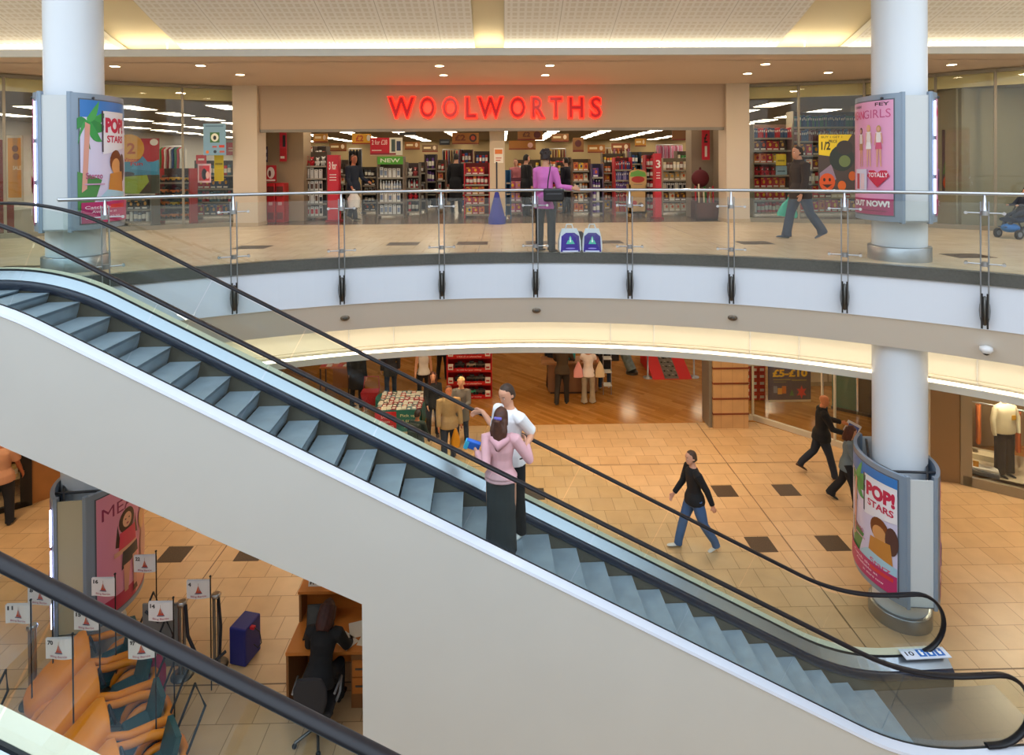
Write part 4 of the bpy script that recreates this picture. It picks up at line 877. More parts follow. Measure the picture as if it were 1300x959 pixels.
# product kinds, one mesh each per colour
_pm = {}
def prod_mesh(kind, col):
    k = (kind, col)
    if k in _pm: return _pm[k]
    m = MB(); c = M(col, .4)
    lite = M('#efe9dc', .5)
    if kind == 'boxed_toy': c2 = M({'r': '#f0b828', 'o': '#a8202a', 'b': '#e8a83a', 'w': '#b8303a', 'y': '#3a4a8a'}.get(cname(col)[0], '#d9622a'), .4); m.box((0, 0, .1), (.165, .1, .2), c, 0, .004); m.ball((.015, -.046, .115), (.045, .008, .045), c2, 8, 6); m.box((0, -.051, .03), (.13, .002, .03), lite); m.box((-.03, -.051, .18), (.08, .002, .018), c2)
    elif kind == 'bottle': m.lathe([(.03, 0), (.033, .02), (.033, .12), (.014, .155), (.014, .17)], (0, 0, 0), c, 10); m.lathe([(.016, .17), (.016, .195)], (0, 0, 0), lite, 8); m.lathe([(.0336, .04), (.0336, .09)], (0, 0, 0), lite, 10)
    elif kind == 'card_pack': m.box((0, 0, .09), (.10, .02, .18), lite, 0, .003); m.box((0, -.012, .085), (.07, .012, .09), c, 0, .004); m.box((0, -.0105, .155), (.03, .002, .012), M('#444444', .5))
    elif kind == 'soft_toy':
        m.ball((0, 0, .07), (.055, .045, .07), c, 10, 7); m.ball((0, -.01, .165), (.045, .04, .042), c, 10, 7)
        for s in (-1, 1): m.ball((s * .038, 0, .205), .016, c, 7, 5); m.ball((s * .055, -.02, .09), (.02, .02, .035), c, 7, 5); m.ball((s * .035, -.045, .02), (.022, .03, .02), c, 7, 5)
        m.ball((0, -.045, .155), (.018, .014, .014), lite, 7, 5)
    elif kind == 'book': m.box((0, 0, .12), (.035, .16, .24), c); m.box((.0, -.0805, .17), (.02, .002, .05), lite); m.box((0, .003, .12), (.028, .156, .244), lite)
    elif kind == 'tin': m.lathe([(.045, 0), (.045, .11), (.04, .114)], (0, 0, 0), c, 12); m.lathe([(.0455, .03), (.0455, .08)], (0, 0, 0), lite, 12)
    elif kind == 'shoe_pair':
        for s in (-.045, .045): m.loft([[Vector((s + rx * math.cos(a), y, .03 * zt + .5 * zt * .06 * (1 + math.sin(a)))) for a in [2 * PI * k2 / 8 for k2 in range(8)]] for y, rx, zt in ((.1, .02, 1), (.05, .032, 1.2), (-.04, .034, .8), (-.12, .02, .5))], c)
    elif kind == 'toy_car':
        m.box((0, 0, .06), (.22, .11, .05), c, 0, .015); m.box((.01, 0, .1), (.11, .09, .045), M('#2a2c30', .3), 0, .015)
        for sx in (-.07, .07):
            for sy in (-.05, .05): m.tube([(sx, sy - .012, .03), (sx, sy + .012, .03)], .03, M('#1a1a1a', .6), 10)
    me = m.build(kind).data; o = bpy.data.objects[-1] if False else None
    for ob in list(bpy.data.objects):
        if ob.data == me: bpy.data.objects.remove(ob)
    _pm[k] = me; return me
PW_ = dict(boxed_toy=.17, bottle=.075, card_pack=.115, soft_toy=.15, book=.05, tin=.10, shoe_pair=.2, toy_car=.25)
PH_ = dict(boxed_toy=.2, bottle=.2, card_pack=.18, soft_toy=.23, book=.24, tin=.115, shoe_pair=.16, toy_car=.16)
KW = dict(boxed_toy='boxed toy', bottle='bottle', card_pack='white carded pack', soft_toy='soft toy', book='book', tin='tin', shoe_pair='pair of shoes', toy_car='toy car')
CN = {}
def shelf_unit(label, where, x0, x1, ytop, Y, lev, h=None, d=.4, n=4, frame='#8e8677', back='#57483a', items=(), header=None, zf=UP, rz=0, sc=1.0, dens=1.0, sidecol=None, edge=None):
    a = atY(x0, ytop, Y); b = atY(x1, ytop, Y); w = b.x - a.x; H_ = h or (a.z - zf)
    root = thing('shelf_unit', label, 'shelf', ((a.x + b.x) / 2, Y, zf), rz)
    fm = M(frame, .5); m = MB(); m.bx(-w / 2, w / 2, d / 2 - .02, d / 2, .08, H_, M(back, .7)); m.build('back_panel', parent=root)
    for s in (-1, 1): m = MB(); m.bx(s * w / 2 - .015, s * w / 2 + .015, -d / 2, d / 2, 0, H_, M(sidecol or frame, .5)); m.build('side_panel', parent=root)
    zs = [.1 + (H_ - (.35 if header else .15)) * i / n for i in range(n)]
    for i, z in enumerate(zs):
        m = MB(); m.bx(-w / 2, w / 2, -d / 2, d / 2 - .02, z - .025, z, fm); m.bx(-w / 2 + .01, w / 2 - .01, -d / 2 - .008, -d / 2, z - .035, z + .01, M(edge or '#9c9280', .4)); m.build('shelf', parent=root)
    if header:
        hc, tx, tc = header; m = MB(); m.bx(-w / 2, w / 2, -d / 2 - .01, -d / 2 + .02, H_ - .22, H_, M(hc, .4))
        if tx: art(m, [('text', tx, .12, .25, .76, .5, .02, tc)], flat((-w / 2, -d / 2 - .01, H_ - .22), (1, 0, 0), (0, 0, 1), (0, -1, 0), w, .22), 1)
        m.build('header_panel', parent=root)
    R = Matrix.Rotation(rz, 3, 'Z'); gap = (zs[1] - zs[0]) if n > 1 else .4
    for i, z in enumerate(zs):
        kind, cols = items[i % len(items)]; pw = PW_[kind] * sc; x = -w / 2 + .03 + pw / 2
        while x < w / 2 - .02 - pw / 2:
            c = random.choice(cols); s_ = sc * random.uniform(.92, 1.05)
            if random.random() < dens:
                o = bpy.data.objects.new(kind, prod_mesh(kind, c)); COL.objects.link(o)
                p = R @ Vector((x, -d / 2 + .11 * sc, z + .0015)); o.location = Vector(root.location) + p; o.scale = (s_, s_, gap * random.uniform(.72, .86) / PH_[kind]); o.rotation_euler = (0, 0, rz + random.uniform(-.08, .08))
                tag(o, '%s %s %s' % (cname(c), KW[kind], where), KW[kind].split()[-1] if kind != 'shoe_pair' else 'shoes', '%s %s %s' % (cname(c), KW[kind], where))
            x += pw * 1.04
    return root
RED, YEL, ORG, BLU, GRN, WHT, PNK, PUR, BLK, BRN, CRM = '#c4202a', '#e3b52a', '#d9762a', '#2c4f94', '#3d8a3f', '#e9e5dc', '#d889a0', '#6a3f8f', '#1d1c20', '#6a4630', '#e2d3b0'
# upper store: front row seen through the entrance
shelf_unit('dark shelf unit of white card packs left of the left red banner pillar', 'on the dark unit left of the red banner', 371, 417, 193, 16.8, 4, n=5, frame='#5a4636', items=[('card_pack', [BLK, RED]), ('card_pack', [WHT, BLK, BRN]), ('card_pack', [BLK, '#3a3a44', BRN]), ('card_pack', [WHT, BLK]), ('soft_toy', [RED, WHT, '#a8262e'])])
shelf_unit('shelf unit with a bright green header and rows of white packs', 'on the green-headed unit', 481, 513, 199, 17.2, 4, n=4, frame='#7a6a5a', header=('#5fae2e', 'NEW', '#e8f0d0'), items=[('card_pack', ['#8e99ad', WHT]), ('card_pack', [WHT, '#7d8aa5']), ('bottle', [WHT, '#b9c0cc']), ('card_pack', [WHT, '#8e99ad'])])
shelf_unit('narrow dark unit of shoes in the middle of the left half of the store', 'on the narrow dark unit', 540, 554, 196, 20.0, 4, n=4, frame='#4d3c30', back='#2c2430', items=[('shoe_pair', [WHT, BLK]), ('shoe_pair', [BLK]), ('tin', [RED, BLU, PUR]), ('tin', [PUR, BLK])], sc=.9)
shelf_unit('red shelf unit of boxed toys left of the white pillar', 'on the red unit left of the white pillar', 590, 621, 207, 17.0, 4, n=5, frame='#b32a22', back='#6b1c18', items=[('boxed_toy', [ORG, RED, YEL]), ('boxed_toy', [RED, ORG]), ('boxed_toy', [ORG, '#c9a020', RED]), ('tin', [RED, ORG]), ('boxed_toy', [RED, '#a51e25'])], sidecol='#c4202a')
shelf_unit('low open rack of baskets with mixed red goods in the left half of the store', 'on the low rack of baskets', 517, 533, 207, 18.2, 4, n=4, frame='#7d7468', items=[('tin', [RED, BLK]), ('soft_toy', [RED, '#a33a3a']), ('bottle', [WHT, RED]), ('soft_toy', ['#a33a3a', WHT])], back='#4a3a38')
shelf_unit('pink fronted shelf unit behind the woman in the pink jacket', 'on the pink unit behind the woman in pink', 645, 663, 226, 17.6, 4, n=3, frame='#b5707c', back='#7a4450', items=[('boxed_toy', [PNK, '#c2566e']), ('boxed_toy', [PNK, '#b9909c'])])
shelf_unit('blue backed shelf unit just right of the white pillar', 'on the blue backed unit', 642, 648, 216, 16.6, 4, n=4, frame='#2b5f8c', back='#2b5f8c', items=[('tin', [BLU, RED, YEL])])
shelf_unit('crowded shelf unit of orange packets right of the woman in pink', 'on the crowded unit right of the woman in pink', 726, 748, 202, 17.6, 4, n=5, frame='#6b4a30', back='#42301f', items=[('boxed_toy', [BRN, ORG]), ('boxed_toy', [ORG, BRN, CRM]), ('tin', [ORG, CRM, BLK]), ('boxed_toy', [CRM, ORG]), ('boxed_toy', [ORG, YEL])], sc=.8)
shelf_unit('shelf unit of purple rolls and boxes in the right half of the store', 'on the unit of purple goods', 750, 764, 208, 17.2, 4, n=4, frame='#5a4a62', back='#2f2640', items=[('tin', [PUR, '#8a7ab0']), ('tin', [PUR, WHT]), ('bottle', [PUR, '#7d86c0']), ('boxed_toy', [PUR, '#8a7ab0'])])
shelf_unit('red framed shelf unit of purple and red books left of the arched display', 'on the red framed unit beside the arched display', 779, 800, 200, 17.4, 4, n=5, frame='#b3261f', back='#5c1614', items=[('book', [ORG, '#c05a2a', RED]), ('book', [RED, '#8f2a2a', BRN]), ('book', [PUR, BLU]), ('book', ['#46407c', '#8c86b8']), ('book', ['#46407c', RED])], sidecol='#c4202a')
shelf_unit('red shelf unit between the arched display and the red banner', 'on the red unit right of the arched display', 818, 829, 197, 17.8, 4, n=5, frame='#8f1f22', back='#5c1614', items=[('tin', [RED, '#8f2a2a']), ('tin', [RED, BLK])], sidecol='#a8202a')
shelf_unit('long shelf unit of cream boxes near the right end of the entrance', 'on the long cream unit near the right end of the entrance', 839, 882, 201, 17.6, 4, n=5, frame='#b9ab90', back='#6d604c', items=[('boxed_toy', [CRM, '#cdbb94']), ('boxed_toy', [CRM, BRN]), ('card_pack', [CRM, BLK]), ('boxed_toy', [CRM, '#b5a37c']), ('tin', [CRM, '#8b5a44'])], sc=.95)
# second rows deeper in the store
k_ = 0
for (x0, x1, yt, Y, cols, desc) in ((372, 400, 205, 22, [RED, WHT, BLK], 'mixed goods behind the dark unit'), (432, 444, 203, 21, [BLK, '#5b5f68', RED], 'dark goods behind the man in navy'), (502, 517, 206, 22.5, [BRN, RED, CRM], 'brown goods behind the green-headed unit'), (556, 572, 205, 23, [RED, BRN, BLU], 'red and brown goods in the deep left half'), (656, 686, 203, 22, [ORG, YEL, BRN], 'orange goods behind the woman in pink'), (690, 724, 200, 21, [YEL, ORG, RED], 'yellow topped goods right of her head'), (764, 792, 195, 23, [ORG, RED, YEL], 'orange goods deep behind the books'), (800, 832, 193, 24, [BLU, ORG, RED], 'blue and orange goods deep behind the arched display'), (858, 884, 192, 23, [GRN, CRM, BLK], 'green and cream goods deep at the right')):
    shelf_unit('deeper shelf unit of ' + desc, 'among the ' + desc, x0, x1, yt, Y, 4, n=4, frame='#6b5a48', back='#4a3a2c', items=[('boxed_toy', cols), ('tin', cols)], sc=1.25, dens=.9)
for (x0, x1, yt, Y, cols, fr_, desc) in ((400, 416, 186, 18.6, [RED, WHT, '#c86a50'], '#4d3c30', 'red and white goods high behind the dark unit'), (431, 441, 208, 18.4, ['#7a8a6a', BRN, CRM], '#5a4a3c', 'goods between the red banner and the man in navy'), (462, 479, 212, 18.6, [BLK, '#3a3a40', BRN], '#2c2824', 'black goods left of the green-headed unit'), (533, 541, 206, 18.9, [RED, BRN, PUR], '#5a4a3c', 'small goods beside the baskets'), (555, 566, 203, 19.3, [BRN, RED, ORG], '#6a4a30', 'brown goods right of the shoe unit'),
        (585, 600, 190, 19.5, ['#7a2a2a', RED, BLU], '#5a2420', 'dark red goods above the red unit'), (603, 622, 192, 20.5, ['#6a2028', RED, BLU], '#5a2420', 'maroon goods at the left of the white pillar'), (664, 676, 212, 18.6, [WHT, PNK, ORG], '#6a5a4a', 'pale goods left of the woman in pink'), (706, 726, 206, 18.8, [ORG, RED, BRN, YEL], '#6a4a30', 'orange goods right of her shoulder'),
        (765, 779, 206, 18.6, [ORG, YEL, '#b5562a'], '#8a5a2a', 'orange and yellow goods left of the red framed unit'), (800, 812, 193, 20, ['#28506a', BLU, ORG], '#2c3c4a', 'blue goods above the arched display'), (884, 892, 196, 19.5, [CRM, GRN, BRN], '#6a5a44', 'green goods beside the right inner wall')):
    shelf_unit('shelf unit of ' + desc, 'among the ' + desc, x0, x1, yt, Y, 4, n=5, frame=fr_, back='#3c3028', items=[('boxed_toy', cols), ('tin', cols), ('card_pack', cols)], sc=1.0)
LATER = []
# banners and signs
def banner_pillar(label, x0, x1, yt, Y, txt):
    a = atY(x0, yt, Y); b = atY(x1, yt, Y); w = b.x - a.x; m = MB(); H_ = a.z - UP
    m.bx(-w / 2, w / 2, -.12, .12, 0, H_, M('#c21d30', .45)); m.bx(-w / 2 - .05, w / 2 + .05, -.17, .17, 0, .05, M('#8c1622', .5))
    art(m, [('text', txt, .15, .78, .7, .12, .02, WHT), ('rect', .2, .70, .6, .01, WHT), ('rect', .2, .66, .6, .01, WHT), ('rect', .2, .62, .6, .01, WHT)], flat((-w / 2, -.12, 0), (1, 0, 0), (0, 0, 1), (0, -1, 0), w, H_), 1)
    tag(m.build('banner_pillar', loc=((a.x + b.x) / 2, Y, UP)), label, 'banner')
banner_pillar('tall red banner pillar left of the man in navy at the store entrance', 417, 431, 197, 16.1, '3 for')
banner_pillar('tall red banner pillar right of the arched display at the store entrance', 830, 838, 195, 16.1, '3')
board('hanging_sign', 'red hanging sign reading 2 for £28 with pictures at its right end', 'sign', 470, 175, 511, 197, 17.2, [('rect', 0, .12, .6, .88, '#cc1c2a'), ('text', '2 for £28', .05, .6, .48, .28, .01, '#f2d9c8'), ('rect', .05, .25, .3, .05, '#f2d9c8'), ('rect', .66, .2, .12, .7, '#4c5a50'), ('rect', .82, .25, .13, .55, '#39405c'), ('rect', 0, .02, .8, .1, '#9c2a2a')], .03, '#e6dcc4')
board('hanging_sign', 'yellow hanging sign reading £2 left of the red one', 'sign', 447, 170, 471, 183, 18.4, [('rect', 0, 0, 1, .12, '#9c2a1a'), ('text', '£2', .2, .25, .4, .6, .03, '#c4481a'), ('ell', .88, .6, .1, .3, '#efe6d6')], .03, '#e8a722')
board('hanging_sign', 'orange-brown hanging sign with a round emblem left of the white pillar', 'sign', 574, 169, 608, 183, 19, [('text', '£2', .1, .3, .4, .55, .03, '#6a2a10'), ('ell', .78, .55, .14, .36, '#3a2420'), ('ell', .78, .55, .08, .2, '#b9482a'), ('rect', 0, 0, 1, .1, '#7a2a18')], .03, '#9a5f22')
board('hanging_sign', 'orange-brown hanging sign with a round emblem right of the white pillar', 'sign', 657, 166, 689, 178, 20, [('ell', .78, .55, .14, .36, '#5a2420'), ('rect', 0, 0, 1, .14, '#7a2a18'), ('text', '£2', .2, .35, .3, .5, .03, '#5c2a12')], .03, '#8f5a22')
board('hanging_sign', 'lower orange-brown sign above the head of the woman in pink', 'sign', 646, 179, 680, 190, 21, [('ell', .8, .5, .1, .3, '#e0b0a0'), ('rect', 0, 0, 1, .14, '#7a2a18')], .03, '#a0641f')
board('hanging_sign', 'dark brown sign beneath the light rows right of the woman in pink', 'sign', 727, 175, 741, 193, 21, [('ell', .5, .6, .3, .25, '#5a2420'), ('rect', 0, 0, 1, .14, '#7a2a18')], .03, '#8a5a2a')
board('hanging_sign', 'brown sign with a dark roundel at the upper right of the entrance', 'sign', 853, 165, 884, 178, 20, [('ell', .72, .6, .14, .34, '#3a2030'), ('rect', 0, 0, 1, .14, '#7a2a18')], .03, '#7d4e22')
board('hanging_sign', 'small black hanging sign in the left half of the store', 'sign', 558, 177, 571, 184, 18.5, [('rect', .1, .4, .8, .2, '#8a9096')], .03, '#23262a')
board('hanging_sign', 'long flat black sign under the ceiling right of the red 2 for £28 sign', 'sign', 507, 168, 528, 172, 17, [('rect', .1, .4, .8, .15, '#3a3a3a')], .03, '#1d1a18')
board('wall_banner', 'red and white vertical banner on the left inner wall of the entrance', 'banner', 355, 168, 364, 205, 16.2, [('rect', 0, 0, 1, .45, '#c4202a'), ('rect', .45, .5, .4, .4, '#2a2a30'), ('rect', .1, .1, .6, .08, '#efe6d6')], .02, '#cf3044')
board('wall_banner', 'red and white vertical banner on the right inner wall of the entrance', 'banner', 891, 164, 901, 203, 16.2, [('text', '£', .25, .55, .5, .3, .03, '#2a2420'), ('rect', .35, .1, .3, .35, '#efe6d6')], .02, '#c9283a')
board('poster', 'red poster on the left inner wall above the red machine', 'poster', 337, 210, 351, 231, 16.0, [('ell', .5, .55, .35, .35, '#e8d8cc'), ('ell', .4, .5, .12, .2, '#6a2a2a'), ('rect', .1, .05, .8, .1, '#efe6d6')], .02, '#b81f2a')
board('notice_board', 'small dark notice board high on the left inner wall', 'sign', 335, 186, 340, 206, 15.9, [('rect', .2, .15, .6, .2, '#b9b4c4'), ('rect', .2, .6, .6, .2, '#b9b4c4')], .02, '#3a2c44')
for n_, (x0, y0, x1, y1, Y, c, wd) in enumerate(((376, 166, 392, 178, 20, '#b5302a', 'red hanging sign at the far left end of the entrance'), (398, 170, 416, 181, 21, '#c4862a', 'amber hanging sign left of the yellow £2 sign'), (418, 182, 440, 192, 22, '#8f5a22', 'brown hanging sign behind the left banner pillar'), (514, 180, 533, 190, 22, '#a5642a', 'amber-brown sign behind the green-headed unit'), (536, 184, 556, 193, 24, '#7a5a3a', 'dull brown sign above the shoe unit'), (700, 170, 722, 180, 22, '#9a5f22', 'brown hanging sign right of the head of the woman in pink'), (746, 184, 768, 194, 24, '#b5702a', 'amber sign above the purple goods'), (776, 182, 800, 192, 25, '#8f4a22', 'rust sign above the red framed unit'), (806, 176, 820, 186, 26, '#c98a2a', 'yellow-brown sign above the arched display'))):
    board('hanging_sign', wd, 'sign', x0, y0, x1, y1, Y, [('rect', 0, 0, 1, .15, '#7a2a18'), ('ell', .78, .58, .1, .28, '#e8d0b0'), ('rect', .1, .45, .45, .25, '#f0d8a8')], .03, c)
for n_, (x0, x1, y0, Y, c, wd) in enumerate(((394, 414, 186, 20.5, [RED, WHT, BLK, '#5b7a8a'], 'rail of red and black garments behind the dark unit'), (562, 588, 190, 22, [BLK, RED, '#5a4a6a', BRN], 'rail of dark garments left of the red unit'), (764, 800, 188, 25, [ORG, BRN, CRM, '#8a5a7a'], 'rail of brown and orange garments deep in the right half'), (690, 718, 189, 24, [BRN, '#7a3a2a', YEL], 'rail of rust garments right of the woman in pink'))):
    LATER.append((wd, x0, x1, y0, Y, c))
# red machine left of the doorway
a = atY(338, 233, 15.9); b = atY(362, 285, 15.9); m = MB(); w = b.x - a.x
root = thing('vending_machine', 'pair of bright red vending machines against the left side of the entrance', 'machine', ((a.x + b.x) / 2, 16.05, UP))
for i, s in enumerate((-.25, .25)):
    m = MB(); m.box((s * w, 0, .52), (w * .46, .35, 1.04), M('#b5161c', .35), 0, .02); m.build('cabinet', parent=root)
    m = MB(); m.box((s * w, -.18, .82), (w * .34, .02, .26), M('#5c2a28', .15)); m.box((s * w, -.18, .5), (w * .2, .02, .08), M('#d8a0a0', .3)); m.box((s * w, -.18, .18), (w * .3, .02, .18), M('#7c1014', .3)); m.build('front_panel', parent=root)
# arched wooden display
a = atY(797, 216, 16.9); b = atY(819, 268, 16.9); w = b.x - a.x; H_ = a.z - UP
m = MB(); pts = [(-w / 2, .1), (w / 2, .1), (w / 2, H_ - .1)] + [(w / 2 * math.cos(q), H_ - .1 + .12 * math.sin(q)) for q in [PI * i / 8 for i in range(1, 8)]] + [(-w / 2, H_ - .1)]
m.extr(pts, (0, 0, 0), (1, 0, 0), (0, 0, 1), (0, .05, 0), M('#cba468', .5)); m.bx(-w / 2, w / 2, .0, .4, .1, .16, M('#cba468', .5)); m.bx(-w / 2, -w / 2 + .04, 0, .4, 0, .9, M('#cba468', .5)); m.bx(w / 2 - .04, w / 2, 0, .4, 0, .9, M('#cba468', .5))
art(m, [('poly', [(.02, .86), (.98, .86), (.9, .95), (.5, 1.0), (.1, .95)], '#6fae4a'), ('ell', .5, .80, .38, .07, '#b9382a'), ('rect', .25, .68, .5, .02, '#a08a6a'), ('ell', .3, .3, .14, .05, '#b9382a'), ('ell', .65, .26, .16, .05, '#7a5a3a')], flat((-w / 2, -.0, 0), (1, 0, 0), (0, 0, 1), (0, -1, 0), w, H_), 1)
tag(m.build('display_stand', loc=((a.x + b.x) / 2, 16.7, UP)), 'wooden display stand with a green arched top left of the red banner', 'display stand')
# blue cone shaped stand with pole
p = atY(631, 284, 15.15); m = MB(); m.lathe([(.22, 0), (.22, .16), (.20, .18), (.05, .78), (.03, .8)], (0, 0, 0), M('#23308f', .55), 20); m.lathe([(.02, .8), (.02, 1.55)], (0, 0, 0), M('#1b1b2c', .4), 8)
tag(m.build('flag_stand', loc=(p.x, 15.12, UP)), 'royal blue cone-shaped stand with a thin dark pole in front of the white pillar', 'stand')
board('poster', 'orange and white poster on the white pillar in the middle of the entrance', 'poster', 627, 188, 639, 207, 15.48, [('rect', .1, .6, .8, .3, '#e27a2a'), ('rect', .2, .3, .6, .06, '#c4563a'), ('rect', .2, .15, .5, .06, '#c4563a')], .01, '#efe2cc')
# hanging clothes
def rail(label, x0, x1, y0, Y, n, cols, z=None, zf=UP):
    a = atY(x0, y0, Y); b = atY(x1, y0, Y); root = thing('clothes_rail', label, 'clothes rail', ((a.x + b.x) / 2, Y, zf)); w = b.x - a.x; z = a.z - zf
    m = MB(); m.tube([(-w / 2, 0, z), (w / 2, 0, z)], .012, STEEL, 6); m.build('rail', parent=root)
    for s in (-1, 1): m = MB(); m.tube([(s * w / 2, 0, 0), (s * w / 2, 0, z)], .014, STEEL, 6); m.tube([(s * w / 2, -.2, .01), (s * w / 2, .2, .01)], .014, STEEL, 6); m.build('upright', parent=root)
    for i in range(n):
        x = -w / 2 + w * (i + .5) / n; c = M(cols[i % len(cols)], .8)
        m = MB(); m.loft([[Vector((x + .035 * math.cos(q) * f, ww_ * math.sin(q), z - dz)) for q in [2 * PI * k / 10 for k in range(10)]] for dz, ww_, f in ((.03, .05, .5), (.1, .2, .8), (.35, .17, 1), (.62, .2, 1.1), (.66, .19, 1))], c)
        o = m.build('garment'); o.location = root.location; tag(o, 'garment hanging on the ' + label, 'clothing', 'garments on the ' + label)
rail('rail of black clothes behind the man in navy', 443, 459, 189, 19, 4, [BLK, '#26262c'])
rail('rail of pink and lilac garments at the right end', 833, 866, 184, 26, 14, [PNK, '#c9a0b4', '#b5566e', '#cdbbc8'])
for wd, x0, x1, y0, Y, c in LATER: rail(wd, x0, x1, y0, Y, 8, c)
# bin of gift wrap at the right of the entrance
p = atY(897, 282, 15.75); root = thing('gift_wrap_bin', 'dark wooden bin of gift-wrap rolls at the right side of the entrance', 'bin', (p.x, 15.85, UP))
m = MB()
for s in (-1, 1): m.bx(s * .30 - .02, s * .30 + .02, -.2, .2, 0, .5, M('#4c2a1c', .5))
m.bx(-.3, .3, -.2, -.17, 0, .45, M('#5a3020', .5)); m.bx(-.3, .3, .17, .2, 0, .6, M('#5a3020', .5)); m.bx(-.3, .3, -.2, .2, 0, .04, M('#5a3020', .5)); m.build('body', parent=root)
for i in range(9):
    x = -.22 + .055 * i; a_ = random.uniform(-.15, .25); L_ = random.uniform(.75, .95); c = [RED, CRM, BRN, '#d8c8a0', '#8f2a2a', GRN, WHT, '#b5863a', RED][i]
    m = MB(); m.tube([(0, 0, .05), (math.sin(a_) * L_ * .7, .08, L_)], .022, M(c, .4), 10); tag(m.build('wrapping_roll', loc=(p.x + x, 15.83 + random.uniform(-.07, .05), UP)), 'roll of wrapping paper standing in the dark wooden bin', 'gift wrap', 'rolls of wrapping paper in the bin')
m = MB(); m.box((0, 0, .42), (.10, .03, .86), M('#ded2bc', .5)); o = m.build('board', loc=(p.x + .30, 15.6, UP)); o.rotation_euler = (0, .12, 0); tag(o, 'narrow cream board leaning beside the gift-wrap bin', 'board')
m = MB(); q = atY(889, 236, 16.1); m.ball((0, 0, .2), (.24, .18, .24), M('#5c161c', .8), 14, 10); m.lathe([(.05, .4), (.02, .5)], (0, 0, 0), M('#5c161c', .8), 8); m.tube([(0, 0, -(q.z - UP) + .02), (0, 0, 0)], .02, DKSTEEL, 6); m.lathe([(.18, -(q.z - UP)), (.18, -(q.z - UP) + .02)], (0, 0, 0), DKSTEEL, 12); tag(m.build('lantern', loc=(q.x, 16.1, q.z)), 'round dark red paper lantern on a stand left of the gift-wrap bin', 'lantern')
# ------------------------------------------------------------------ left windows of the upper store
shelf_unit('shelf unit of orange toy cars behind the left shop window', 'on the unit behind the left shop window', 203, 245, 214, 16.2, 4, n=4, frame='#7a2a22', back='#3c2a20', items=[('toy_car', [ORG, '#c9661f']), ('toy_car', [ORG, YEL])], sidecol='#c4202a', sc=1.05)
board('poster', 'large poster with a yellow sunburst, blue wave and green field in the left shop window', 'poster', 150, 176, 203, 246, 14.75, [('rect', 0, .4, 1, .6, '#b5303a'), ('ell', .28, .82, .36, .26, '#e3a42a'), ('text', '2', .22, .72, .2, .2, .03, '#c4641a'), ('rect', 0, .30, 1, .28, '#3a88a8'), ('poly', [(.3, .45), (.95, .4), (1, .62), (.75, .55), (.6, .68)], '#4a9ac0'), ('text', 'Winter', .06, .58, .45, .07, .02, '#c4302a'), ('text', 'Fun', .3, .51, .3, .07, .02, '#c4302a'), ('rect', 0, 0, 1, .34, '#3a3a28'), ('poly', [(.0, .02), (.5, .0), (.75, .22), (.7, .34), (.0, .3)], '#93a82e'), ('ell', .2, .36, .2, .04, '#2a2226'), ('ell', .88, .93, .1, .06, '#e8e2dc')], .02, '#8c8c86')
board('poster', 'blue poster with a white round emblem hanging in the window left of the entrance', 'poster', 258, 157, 287, 197, 14.6, [('rect', .1, .9, .8, .04, '#5a7a90'), ('rect', .3, .4, .42, .32, '#3f6f36'), ('ell', .51, .56, .17, .13, '#e6e4cc'), ('ell', .51, .55, .07, .07, '#2c2a24'), ('ell', .18, .1, .07, .05, '#e0742a'), ('ell', .52, .11, .07, .05, '#2c3440'), ('rect', .72, .08, .22, .06, '#c45a4a'), ('rect', .4, .24, .2, .05, '#c45a4a'), ('rect', .7, .24, .24, .08, '#d0402a')], .01, '#7fa3b8')
board('poster', 'red and white picture poster low in the window left of the entrance', 'poster', 251, 208, 268, 232, 14.8, [('rect', .1, .1, .8, .8, '#c03a44'), ('ell', .5, .45, .2, .3, '#2a2a34'), ('ell', .75, .4, .14, .2, '#e0b0a4')], .01, '#d8b0b4')
board('hanging_sign', 'yellow two-part sign hanging below the blue poster', 'sign', 272, 196, 284, 230, 14.9, [('rect', .05, .02, .9, .44, '#b9a01a'), ('rect', .1, .6, .8, .08, '#8a7a14')], .01, '#cdb41e')
board('sign_card', 'small red card in the window beneath the blue poster', 'sign', 249, 197, 262, 208, 15.0, [('rect', .2, .4, .6, .2, '#efe0d4')], .01, '#c81c24')
board('poster', 'red poster partly behind the blue one in the window', 'poster', 287, 181, 302, 197, 16.2, [('rect', .2, .3, .6, .1, '#e8c8b8'), ('rect', .2, .5, .6, .1, '#e8c8b8')], .01, '#b8383a')
board('poster', 'tall orange poster in the far left shop window', 'poster', 8, 172, 30, 256, 13.2, [('rect', .1, .06, .8, .9, '#d08a2a'), ('text', 'SALE', .4, .48, .5, .06, .02, '#f0d8b0'), ('ell', .55, .8, .2, .05, '#8a4a18'), ('ell', .6, .68, .2, .05, '#8a4a18')], .02, '#c9b9a0')
shelf_unit('red and dark shelf unit at the far left edge behind the shop window', 'on the unit at the far left edge', -16, 7, 178, 14.2, 4, n=5, frame='#8c2a22', back='#3a2420', items=[('boxed_toy', [RED, BRN]), ('tin', [RED, BLK])])
shelf_unit('grey rack of folded goods low behind the left window', 'on the grey rack low behind the left window', 155, 197, 248, 15.6, 4, n=2, frame='#8a8c88', back='#5a5048', items=[('tin', [BLK, WHT, '#7a8a9a']), ('boxed_toy', [WHT, BLK, BLU])])
rail('rail of red, white and green garments behind the left window', 205, 234, 186, 17.5, 9, [GRN, RED, WHT, '#a8404a', WHT, BLU])
shelf_unit('dark unit with red stock behind the narrow window left of the entrance', 'on the dark unit beside the left pillar', 252, 300, 204, 17.4, 4, n=4, frame='#4a3a36', back='#2c2624', items=[('boxed_toy', [RED, BLK, '#3a4a6a']), ('tin', [BLK, RED, '#3a6a7a'])])
